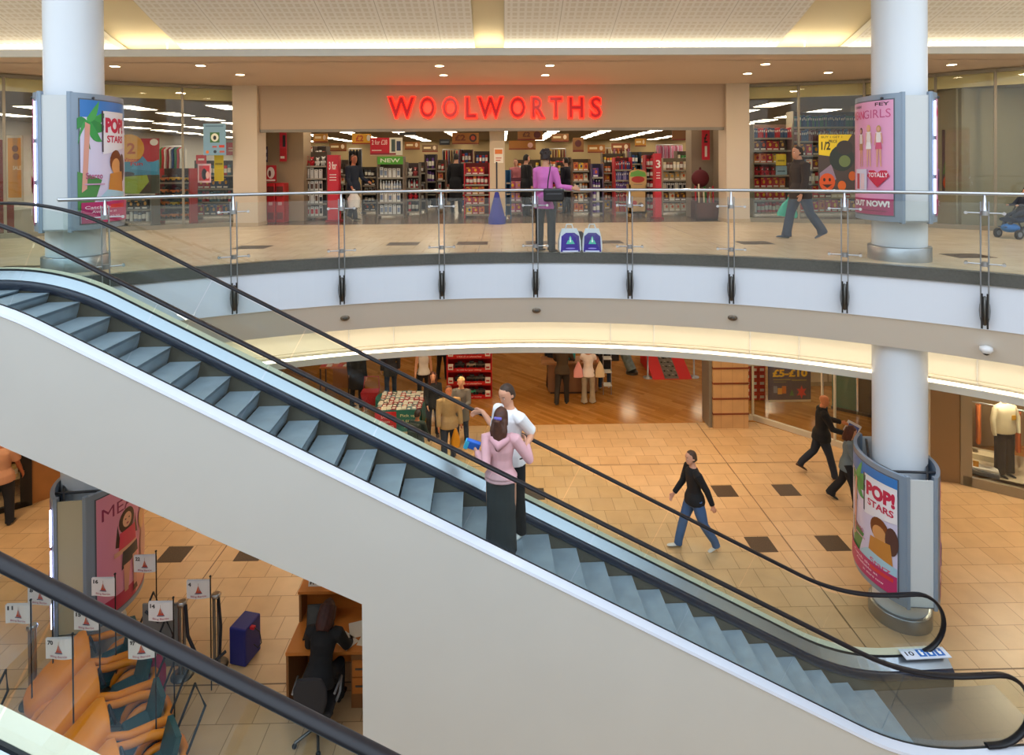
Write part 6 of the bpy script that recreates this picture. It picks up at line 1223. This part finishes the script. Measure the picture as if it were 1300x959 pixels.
# lamps of the lower store (their gloss shows on the boards)
LL = M('#fff2d4', .5, emit=9, ecol='#ffe9c4'); t0 = None
for x in (-6, -3.2, -.4, 2.4, 5.2, 8.2, 11):
    for y in (17.2, 19.8, 22.4, 25):
        if t0 is None:
            t0 = thing('ceiling_light', 'x', 'light', group='square ceiling lights of the lower store'); m = MB(); m.box((0, 0, 0), (.64, .64, .03), M('#c9c0a8', .5)); m.build('frame', parent=t0); m = MB(); m.box((0, 0, -.017), (.56, .56, .008), LL); m.build('diffuser', parent=t0); o = t0
        else: o = dup(t0, (0, 0, 0))
        o.location = (x, y, 3.40); o['label'] = 'square ceiling light of the lower store, its glow mirrored on the boards'
# ------------------------------------------------------------------ lower right fashion window
p = atZ(1262, 628, .22); q = (10.75, 12.75)
root = thing('mannequin', 'headless mannequin in a cream sweater and black trousers in the lower right window', 'mannequin', (q[0], q[1], .2), .15)
m = MB(); cs = M('#efe2c0', .8, vary=.05)
m.loft([[Vector((rx * math.cos(a_), ry * math.sin(a_), z)) for a_ in [2 * PI * k / 16 for k in range(16)]] for z, rx, ry in ((.95, .25, .15), (1.0, .26, .155), (1.2, .22, .14), (1.4, .25, .14), (1.5, .24, .12), (1.56, .09, .07))], cs)
for s in (-1, 1): m.tube([(s * .22, 0, 1.48), (s * .31, -.02, 1.25), (s * .31, -.04, 1.0), (s * .30, -.06, .92)], [.06, .055, .045, .035], cs, 10)
m.build('sweater', parent=root)
m = MB()
for s in (-1, 1): m.tube([(s * .10, 0, .96), (s * .11, 0, .5), (s * .12, 0, .08)], [.115, .10, .10], M('#1d191b', .8), 12)
m.loft([[Vector((rx * math.cos(a_), .12 * math.sin(a_), z)) for a_ in [2 * PI * k / 16 for k in range(16)]] for z, rx in ((.84, .21), (.92, .225), (1.0, .22))], M('#1d191b', .8)); m.build('trousers', parent=root)
for s in (-1, 1):
    m = MB(); m.loft([[Vector((s * .1 + rx * math.cos(a_), y, .03 + zt * math.sin(a_))) for a_ in [2 * PI * k / 8 for k in range(8)]] for y, rx, zt in ((.06, .025, .028), (0, .04, .03), (-.1, .038, .022), (-.17, .015, .012))], M('#151515', .3)); m.build('shoe', parent=root)
m = MB(); m.lathe([(.045, 1.55), (.04, 1.62)], (0, 0, 0), M('#e8dcc8', .4), 12); m.build('neck', parent=root)
m = MB(); m.box((.08, -.14, 1.3), (.1, .01, .1), M('#e8b020', .5)); m.build('price_tag', parent=root)
for (x, y), c, top_, lb in (((10.35, 12.78), '#5c5a58', '#cfcac0', 'grey and white folded bag with a yellow tag, left of the mannequin'), ((11.25, 12.15), '#1d1b1c', '#2a2828', 'black folded bag with a yellow tag, right of the mannequin')):
    root = thing('folded_bag', lb, 'bag', (x, y, .2), -.6); m = MB(); m.box((0, 0, .07), (.5, .26, .12), M(c, .6), 0, .03); m.box((0, 0, .15), (.46, .22, .06), M(top_, .7), 0, .02); m.build('body', parent=root); m = MB(); m.box((-.16, -.08, .24), (.1, .01, .12), M('#e8a020', .5)); m.build('price_tag', parent=root)
m = MB(); m.bx(-.7, .7, 0, .3, 0, .12, M('#d8c8a4', .5)); o = m.build('plinth', loc=(10.6, 13.55, .2)); o.rotation_euler[2] = -.65; tag(o, 'low cream plinth behind the mannequin', 'plinth')
root = thing('clothes_stand', 'metal stand with hanging dark and orange clothes behind the mannequin', 'display rack', (11.2, 13.3, .2), -.65)
m = MB()
for x in (-.9, 0, .9): m.tube([(x, 0, 0), (x, 0, 2.2)], .02, STEEL, 6)
for z in (1.25, 2.15): m.tube([(-.9, 0, z), (.9, 0, z)], .015, STEEL, 6)
m.build('frame', parent=root)
for i, (x, c) in enumerate(((-.7, '#4a2c20'), (-.45, '#c8641e'), (.25, '#b8541a'), (.5, '#2c2420'), (.75, '#d0702a'))):
    m = MB(); m.loft([[Vector((x + .05 * math.cos(k_) , .17 * w_ * math.sin(k_), z)) for k_ in [2 * PI * k / 10 for k in range(10)]] for z, w_ in ((.35, 1), (.7, .95), (1.05, 1.1), (1.2, .4))], M(c, .8)); m.build('garment', parent=root)
m = MB(); m.box((-.35, .06, 1.7), (.6, .02, .5), M('#6a3a24', .5)); m.build('picture', parent=root)
# left shop display with shelves
root = thing('shop_display', 'dark shelf display with warm goods in the lower left shop window', 'display', (-11.0, 12.4, .1), .68)
m = MB(); m.bx(-1.3, 1.3, .25, .28, 0, 2.6, M('#6a4a2a', .6)); m.build('back_panel', parent=root)
for z in (.3, .8, 1.3, 1.8, 2.3):
    m = MB(); m.bx(-1.3, 1.3, -.1, .25, z - .02, z, M('#c8b088', .4)); m.build('shelf', parent=root)
    for i in range(9):
        c = random.choice(['#d8ccb8', '#3a3230', '#a87a4a', '#8c8a86', '#e0c080']); o = bpy.data.objects.new('tin', prod_mesh('tin', c)); COL.objects.link(o)
        v = Matrix.Rotation(.68, 3, 'Z') @ Vector((-1.1 + .27 * i, .05, z)); o.location = Vector((-11.0, 12.4, .1)) + v; o.scale = (1.6, 1.6, 2.2); tag(o, '%s pot on the shelves of the lower left shop display' % cname(c), 'pot', '%s pots on the lower left display' % cname(c))
area((-11.2, 11.6, 3.3), .6, .6, 30, (1, .8, .5), name='display_lamp'); area((10.7, 12.45, 3.35), .4, .4, 120, (1, .86, .62), name='display_lamp')
# ------------------------------------------------------------------ kiosk desk and attendant
OW = M('#c4732c', .45, vary=.06, vscale=3); OWD = M('#8a5a30', .5)
KX = -2.80
root = thing('kiosk_desk', 'orange wood kiosk desk with a raised counter, below the escalator', 'desk', (KX, 8.2, 0))
m = MB(); m.bx(0, 1.06, -.52, .28, .72, .76, OW); m.build('desk_top', parent=root)
m = MB(); m.bx(0, .03, -.5, .28, 0, .72, OWD); m.build('side_panel', parent=root); m = MB(); m.bx(.0, 1.06, .25, .28, 0, 1.12, OW); m.build('front_panel', parent=root)
m = MB(); m.bx(-.02, 1.07, .02, .42, 1.12, 1.16, OW); m.build('raised_counter', parent=root); m = MB(); m.bx(0, .03, -.0, .28, .76, 1.12, OWD); m.build('side_panel', parent=root)
m = MB(); m.bx(.82, 1.05, -.48, .1, .0, .72, OWD); m.build('drawer_unit', parent=root)
for z in (.2, .42): m = MB(); m.bx(.84, 1.03, -.5, -.48, z, z + .2, OW); m.bx(.88, .99, -.51, -.5, z + .09, z + .11, DKSTEEL); m.build('drawer', parent=root)
root = thing('laptop', 'open black laptop on the kiosk desk left of the attendant', 'laptop', (KX + .32, 8.02, .76), .1)
m = MB(); m.box((0, 0, .012), (.36, .26, .022), M('#151517', .4), 0, .004); m.build('base', parent=root); m = MB(); m.xf = Matrix.Translation((0, .14, .13)) @ Matrix.Rotation(-.3, 4, 'X'); m.box((0, 0, 0), (.36, .014, .25), M('#151517', .3)); m.box((0, -.008, 0), (.32, .002, .21), M('#2c3034', .2)); m.xf = None; m.build('screen', parent=root)
for x, y, r, lb in ((.82, 8.05, .3, 'sheet of white paper on the kiosk desk nearest the laptop'), (1.0, 7.9, -.2, 'sheet of white paper on the kiosk desk nearest the escalator wall'), (.72, 7.86, .9, 'small white note on the kiosk desk beside the attendant')):
    m = MB(); m.box((0, 0, .002), (.2, .28, .003), M('#e6dccb', .7)); o = m.build('paper_sheet', loc=(KX + x, y, .76)); o.rotation_euler[2] = r; tag(o, lb, 'paper')
m = MB(); m.xf = Matrix.Rotation(-.25, 4, 'X'); m.box((0, 0, .11), (.22, .008, .22), M('#dcd6cc', .6)); art(m, [('text', 'RIDE', .1, .72, .8, .14, .03, '#4a3428'), ('text', 'ALWAYS', .1, .48, .8, .12, .02, '#4a3428'), ('text', 'FREE', .1, .12, .8, .2, .05, '#4a3428')], flat((-.11, -.005, 0), (1, 0, 0), (0, 0, 1), (0, -1, 0), .22, .22), 1); m.xf = None
tag(m.build('counter_sign', loc=(KX + .2, 8.32, 1.16)), 'small white card reading FREE standing on the raised kiosk counter', 'sign')
att, ati = person('attendant in black with dark red-brown hair leaning over the kiosk desk', (KX + .50, 7.42, 0), facing(.12, 1), 1.66, False, torso=(.42, 0), legs=((1.3, 1.35), (1.2, 1.3)), arms=((.9, .2, .55, .2), (.8, .25, .7, .2)), head=(0, .35), hair='#3c1812', hairstyle='bob', top='#121114', hem=.47, trousers='#1d2026', shoes='#141414', seat_z=.52, vox=.012, build=1.08)
root = thing('office_chair', 'black and grey swivel chair under the kiosk attendant', 'chair', (KX + .50, 7.36, 0))
m = MB(); m.box((0, .0, .42), (.46, .44, .07), M('#1c1c20', .7), 0, .03); m.build('seat', parent=root)
m = MB(); m.loft([[Vector((.2 * f * math.cos(a_), -.27 + .025 * math.sin(a_), z)) for a_ in [2 * PI * k / 14 for k in range(14)]] for z, f in ((.52, .8), (.65, 1), (.8, 1), (.92, .7))], M('#26262c', .7)); m.build('backrest', parent=root)
m = MB(); m.tube([(0, 0, .1), (0, 0, .4)], .03, DKSTEEL, 8); m.build('column', parent=root)
for i in range(5): a_ = 2 * PI * i / 5; m = MB(); m.tube([(0, 0, .12), (.28 * math.cos(a_), .28 * math.sin(a_), .06)], .02, DKSTEEL, 6); m.ball((.28 * math.cos(a_), .28 * math.sin(a_), .03), .03, M('#111111', .5), 8, 6); m.build('leg', parent=root)
for s in (-1, 1): m = MB(); m.tube([(s * .23, .0, .42), (s * .28, -.02, .55), (s * .27, .1, .64), (s * .25, -.15, .64)], .015, M('#8a8c90', .4), 6); m.build('armrest', parent=root)
# ------------------------------------------------------------------ queue barrier, posts, blue charger
root = thing('queue_barrier', 'grey panel barrier behind the orange buggies', 'barrier', (-4.5, 8.3, 0)); m = MB(); m.bx(-.46, .02, -.012, .012, .12, .98, M('#7d7a76', .5)); m.build('panel', parent=root)
for x, y, lb in ((-4.42, 8.28, 'steel barrier post at the right end of the grey panel'), (-4.02, 8.42, 'steel barrier post beside the blue box'), (-6.15, 7.9, 'steel barrier post behind the leftmost flag')):
    root = thing('barrier_post', lb, 'post', (x, y, 0)); m = MB(); m.lathe([(.15, 0), (.15, .015), (.03, .03)], (0, 0, 0), DKSTEEL, 16); m.build('base', parent=root)
    for s in (-.03, .03): m = MB(); m.lathe([(.022, .02), (.022, .98)], (s, 0, 0), STEELB, 10); m.build('pole', parent=root)
    m = MB(); m.lathe([(.06, .97), (.065, 1.0), (.05, 1.02)], (0, 0, 0), STEEL, 12); m.build('cap', parent=root)
m = MB(); m.tube([(-4.36, 8.26, .98), (-4.3, 8.2, .6), (-4.15, 8.15, .34), (-3.95, 8.15, .26), (-3.84, 8.3, .30)], .022, M('#1b1d26', .5), 8); tag(m.build('hose'), 'thick dark hose drooping from the barrier post to the blue box', 'hose')
m = MB(); m.tube([(-3.98, 8.40, .98), (-3.93, 8.36, .6), (-3.95, 8.36, .2), (-4.05, 8.3, .05)], .02, M('#1b1d26', .5), 8); tag(m.build('hose'), 'dark hose hanging down the post nearest the blue box', 'hose')
m = MB(); m.tube([(-4.9, 8.26, .9), (-4.7, 8.2, .8), (-4.5, 8.24, 1.0)], .018, M('#1b1d26', .5), 8); tag(m.build('hose'), 'short dark hose along the top of the grey panel', 'hose')
root = thing('charger_box', 'upright dark blue charger box with a red plug on the tiled floor', 'box', (-3.68, 8.55, 0), -.25)
m = MB(); m.box((0, 0, .28), (.26, .34, .52), M('#1c2670', .45), 0, .02); 
for i in range(5): m.box((-.135 + .0, -.12 + .06 * i, .28), (.006, .012, .44), M('#141c58', .5))
m.build('body', parent=root); m = MB(); m.box((.16, -.05, .50), (.07, .05, .04), M('#c0202c', .5), 0, .008); m.tube([(.19, -.05, .5), (.27, -.05, .46), (.29, -.04, .3), (.22, -.02, .2), (.14, 0, .22)], .007, M('#15151a', .5), 6); m.build('plug_and_lead', parent=root)
# ------------------------------------------------------------------ children's buggies with numbered flags
OR_ = M('#f08a04', .5); TE = M('#174a4c', .5); BK = M('#17181c', .6)
def buggy_parts(root):
    m = MB()   # nose and bonnet
    def rg(y, w_, z0, z1, n=16):
        pts = []
        for k in range(n):
            a_ = 2 * PI * k / n; cx_ = math.cos(a_); sz = math.sin(a_); pts.append(Vector((w_ * (abs(cx_) ** .6) * (1 if cx_ > 0 else -1), y, (z0 + z1) / 2 + (z1 - z0) / 2 * (abs(sz) ** .6) * (1 if sz > 0 else -1))))
        return pts
    m.loft([rg(.62, .10, .18, .30), rg(.58, .19, .14, .36), rg(.40, .27, .12, .50), rg(.15, .30, .12, .68), rg(.02, .30, .14, .78), rg(-.04, .27, .2, .78)], OR_); recalc(m.build('bonnet', parent=root))
    m = MB(); m.tube([(-.25, .0, .6), (-.28, -.2, .50), (-.28, -.42, .46), (-.24, -.6, .40)], [.035, .045, .05, .05], OR_, 10); m.tube([(.25, .0, .6), (.28, -.2, .50), (.28, -.42, .46), (.24, -.6, .40)], [.035, .045, .05, .05], OR_, 10); m.tube([(-.24, -.6, .4), (-.1, -.66, .38), (.1, -.66, .38), (.24, -.6, .4)], .05, OR_, 10); m.build('side_rails', parent=root)
    m = MB(); m.bx(-.24, .24, -.6, .1, .14, .2, TE); m.build('floor_pan', parent=root)
    m = MB(); m.box((0, -.36, .30), (.36, .30, .08), TE, 0, .03); m.xf = Matrix.Translation((0, -.54, .48)) @ Matrix.Rotation(.25, 4, 'X'); m.box((0, 0, 0), (.36, .06, .36), TE, 0, .03); m.xf = None; m.build('seat', parent=root)
    m = MB(); m.tube([(.11 * math.cos(a_), -.10 + .03 * math.sin(a_), .62 + .10 * math.sin(a_)) for a_ in [2 * PI * k / 16 for k in range(16)]], .013, BK, 6, closed=True); m.tube([(0, -.1, .62), (0, .04, .56)], .014, BK, 6); m.build('steering_wheel', parent=root)
    for x in (-.26, .26):
        for y in (-.45, .38):
            m = MB(); m.tube([(x - .045, y, .13), (x + .045, y, .13)], .13, BK, 18); m.tube([(x - .05, y, .13), (x + .05, y, .13)], .06, M('#d8a030', .4), 12); m.build('wheel', parent=root)
            m = MB(); m.tube([(x * 1.02, y + .17 * math.cos(a_), .13 + .17 * math.sin(a_)) for a_ in [PI * k / 8 for k in range(9)]], .045, OR_, 8); m.build('wheel_arch', parent=root)
    m = MB(); m.tube([(-.2, -.62, .35), (-.2, -.85, .85), (.2, -.85, .85), (.2, -.62, .35)], .014, BK, 6); m.build('push_handle', parent=root)
def flag(no, x, y, top=1.6, w=.31, h=.235, lean=0, side=-1, lab=''):
    root = thing('flag', 'white flag numbered %s on a thin black pole%s' % (no, lab), 'flag', (x, y, 0)); m = MB(); m.tube([(0, 0, .1), (0, 0, top)], .009, M('#0f0f12', .4), 6); m.ball((0, 0, top), .015, M('#0f0f12', .4), 8, 6); m.build('pole', parent=root)
    m = MB(); zb = top - .05 - h; ww_ = [math.sin(i * .9 + x * 7) * .008 for i in range(7)]
    fn = lambda u, v, L: Vector((side * w * (1 - u) if side < 0 else w * u, -.006 - .0012 * L + .012 * math.sin(u * 5 + x), zb + h * v + lean * (1 - u)))
    art(m, [('rect', 0, 0, 1, 1, '#e6e2e2'), ('text', no, .07, .68, .08 * len(no) + .06, .22, .05, '#2a2a30'), ('poly', [(.40, .34), (.66, .34), (.60, .5), (.46, .5)], '#c84a3a'), ('poly', [(.44, .44), (.53, .44), (.525, .78)], '#d8663a'), ('poly', [(.54, .44), (.62, .44), (.535, .72)], '#b8787a'), ('rect', .525, .4, .01, .5, '#9a6a4a'), ('rect', .38, .30, .3, .045, '#2c3060'), ('text', 'Bling Bertie', .2, .08, .64, .13, .01, '#b05a70')], fn, 8)
    fb = MB(); m.add([(-.0005 + fn(0, 0, 0).x, .02, fn(0, 0, 0).z), (fn(1, 0, 0).x, .02, fn(1, 0, 0).z), (fn(1, 1, 0).x, .02, fn(1, 1, 0).z), (fn(0, 1, 0).x, .02, fn(0, 1, 0).z)], [(0, 1, 2, 3)], M('#e6e2e2', .35)); m.build('flag_cloth', parent=root); return root
fl = [('11', 39, 762, ', the leftmost of the flags', 0, -1), ('70', 92, 805, ', the lowest of the flags at left', 0, -1), ('16', 146, 729, ' in front of the pink poster', 0, -1), ('15', 126, 770, ', half behind the black handrail', 0, -1), ('22', 198, 700, ' right of the pink poster', -.01, -1), ('14', 220, 759, ' in front of the grey panel', 0, -1), ('4', 267, 732, ', the rightmost of the flags', 0, -1), ('97', 197, 804, ', below the black handrail', -.01, -1), ('3', 106, 700, ' before the pale panel of the drum', 0, -1), ('8', 66, 740, ', mostly hidden by the black handrail', 0, -1)]
b0 = None; bp = {}
BL = {'11': 'buggy nearest the left edge of the photo', '70': 'buggy in front, beside flag 70', '16': 'buggy at the rear, beside flag 16', '15': 'buggy, second from the back of the row', '14': 'buggy nearest the camera in the row', '97': 'buggy below flag 97, second nearest in the row', '3': 'buggy at the back of the row, nearest the advertising drum'}
OFF = {'11': (-.42, .30, .5), '70': (.30, .55, .45), '16': (.35, .1, .4), '15': (-.36, .15, .35), '14': (.38, -.15, -2.4), '97': (.36, .3, .5), '3': (-.38, -.1, .4)}
for no, px, py, lb, ln, sd in fl:
    p = atZ(px, py, 1.6); flag(no, p.x, p.y, lean=ln, side=sd, lab=lb)
BPOS = {'97': (-4.75, 7.12, 2.3), '15': (-5.21, 7.64, 2.3), '3': (-5.67, 8.16, 2.3), '14': (-4.29, 6.60, 2.3), '11': (-6.70, 6.85, 2.3)}
for no, (x, y, rz) in BPOS.items():
    if b0 is None: b0 = thing('buggy', 'x', 'buggy', group="children's orange buggies"); buggy_parts(b0); o = b0
    else: o = dup(b0, (0, 0, 0))
    o.location = (x + .12, y - .17, 0); o.rotation_euler = (0, 0, rz); o['label'] = 'orange plastic child ' + BL[no]
root = None
m = MB(); m.loft([[Vector((.14 * f * math.cos(a_), .09 * f * math.sin(a_), z)) for a_ in [2 * PI * k / 12 for k in range(12)]] for z, f in ((0, .9), (.1, 1), (.35, 1), (.5, .6), (.52, .2))], M('#a81f4a', .7)); tag(m.build('seat_cushion', loc=(-4.62, 7.98, .0)), 'crimson cushion standing among the orange buggies', 'cushion')
# ------------------------------------------------------------------ light
W = bpy.data.worlds.new('world'); SC.world = W; W.use_nodes = True
bgn = W.node_tree.nodes['Background']; bgn.inputs[0].default_value = (.78, .89, 1.0, 1); bgn.inputs[1].default_value = 3.0
area((0, 0, 13.5), 34, 16, 1, (1, 1, 1), name='skylight_portal', portal=True)
WARM = (1.0, .77, .50)
for x in (-7.5, -4.5, -1.5, 1.5, 4.5, 7.5):
    for y in (12.6, 14.8):
        if abs(x) > 7 and y < 13: continue
        area((x, y, 3.40), .25, .25, 32, WARM, name='downlight_lamp', spread=2.4)
for x, y in ((9.6, 11.0), (-9.3, 10.9), (11.2, 9.0), (-11, 9)): area((x, y, 3.40), .25, .25, 26, WARM, name='downlight_lamp', spread=2.4)
DLM = M('#fff4dc', .4, emit=14.0, ecol='#ffe6bc'); DLR = M('#cdb79c', .4)
dl = [((-8.7, 12.1), 'left of the left column'), ((-7.6, 12.0), 'right of the left column'), ((-5.65, 13.15), 'nearer the pillar left of the sign'), ((-5.9, 11.95), 'nearer the ledge, left of the sign'), ((-1.24, 12.1), 'nearer the ledge, above the second O of the sign'), ((-1.28, 13.35), 'nearer the wall, above the second O of the sign'), ((.97, 12.1), 'nearer the ledge, above the second W of the sign'), ((.97, 13.4), 'nearer the wall, above the letters OR of the sign'), ((5.3, 12.05), 'nearer the ledge, above the right pillar'), ((5.45, 13.3), 'nearer the wall, above the right pillar'), ((7.2, 13.2), 'left of the right column'), ((9.2, 12.2), 'right of the right column')]
d0 = None
for (x, y), w in dl:
    if d0 is None:
        d0 = thing('downlight', 'x', 'light', group='downlights in the balcony ceiling')
        m = MB(); m.lathe([(.095, -.008), (.105, 0), (.095, .004)], (0, 0, 0), DLR, 20); m.build('bezel', parent=d0)
        m = MB(); m.lathe([(.085, -.010), (.085, -.009)], (0, 0, 0), DLM, 20); m.build('lamp_face', parent=d0); o = d0
    else: o = dup(d0, (0, 0, 0))
    o.location = (x, y, 8.948); o['label'] = 'round recessed ceiling downlight ' + w
for x in (-10.2, -7, -4, -1.4, 1.2, 4, 7, 10.2): area((x, 12.9 if abs(x) < 8 else 11.2, 8.92), .2, .2, 34, (1, .80, .58), name='downlight_lamp')
SC.view_settings.view_transform = 'Standard'; SC.view_settings.look = 'None'; SC.view_settings.exposure = 0.0; SC.view_settings.gamma = 1
SC.view_settings.use_curve_mapping = False
SC.cycles.max_bounces = 7; SC.cycles.diffuse_bounces = 3; SC.cycles.glossy_bounces = 3; SC.cycles.transparent_max_bounces = 14; SC.cycles.transmission_bounces = 4
SC.cycles.use_denoising = True; SC.cycles.sample_clamp_indirect = 6; SC.cycles.caustics_reflective = False; SC.cycles.caustics_refractive = False
try: SC.cycles.use_light_tree = True
except Exception: pass
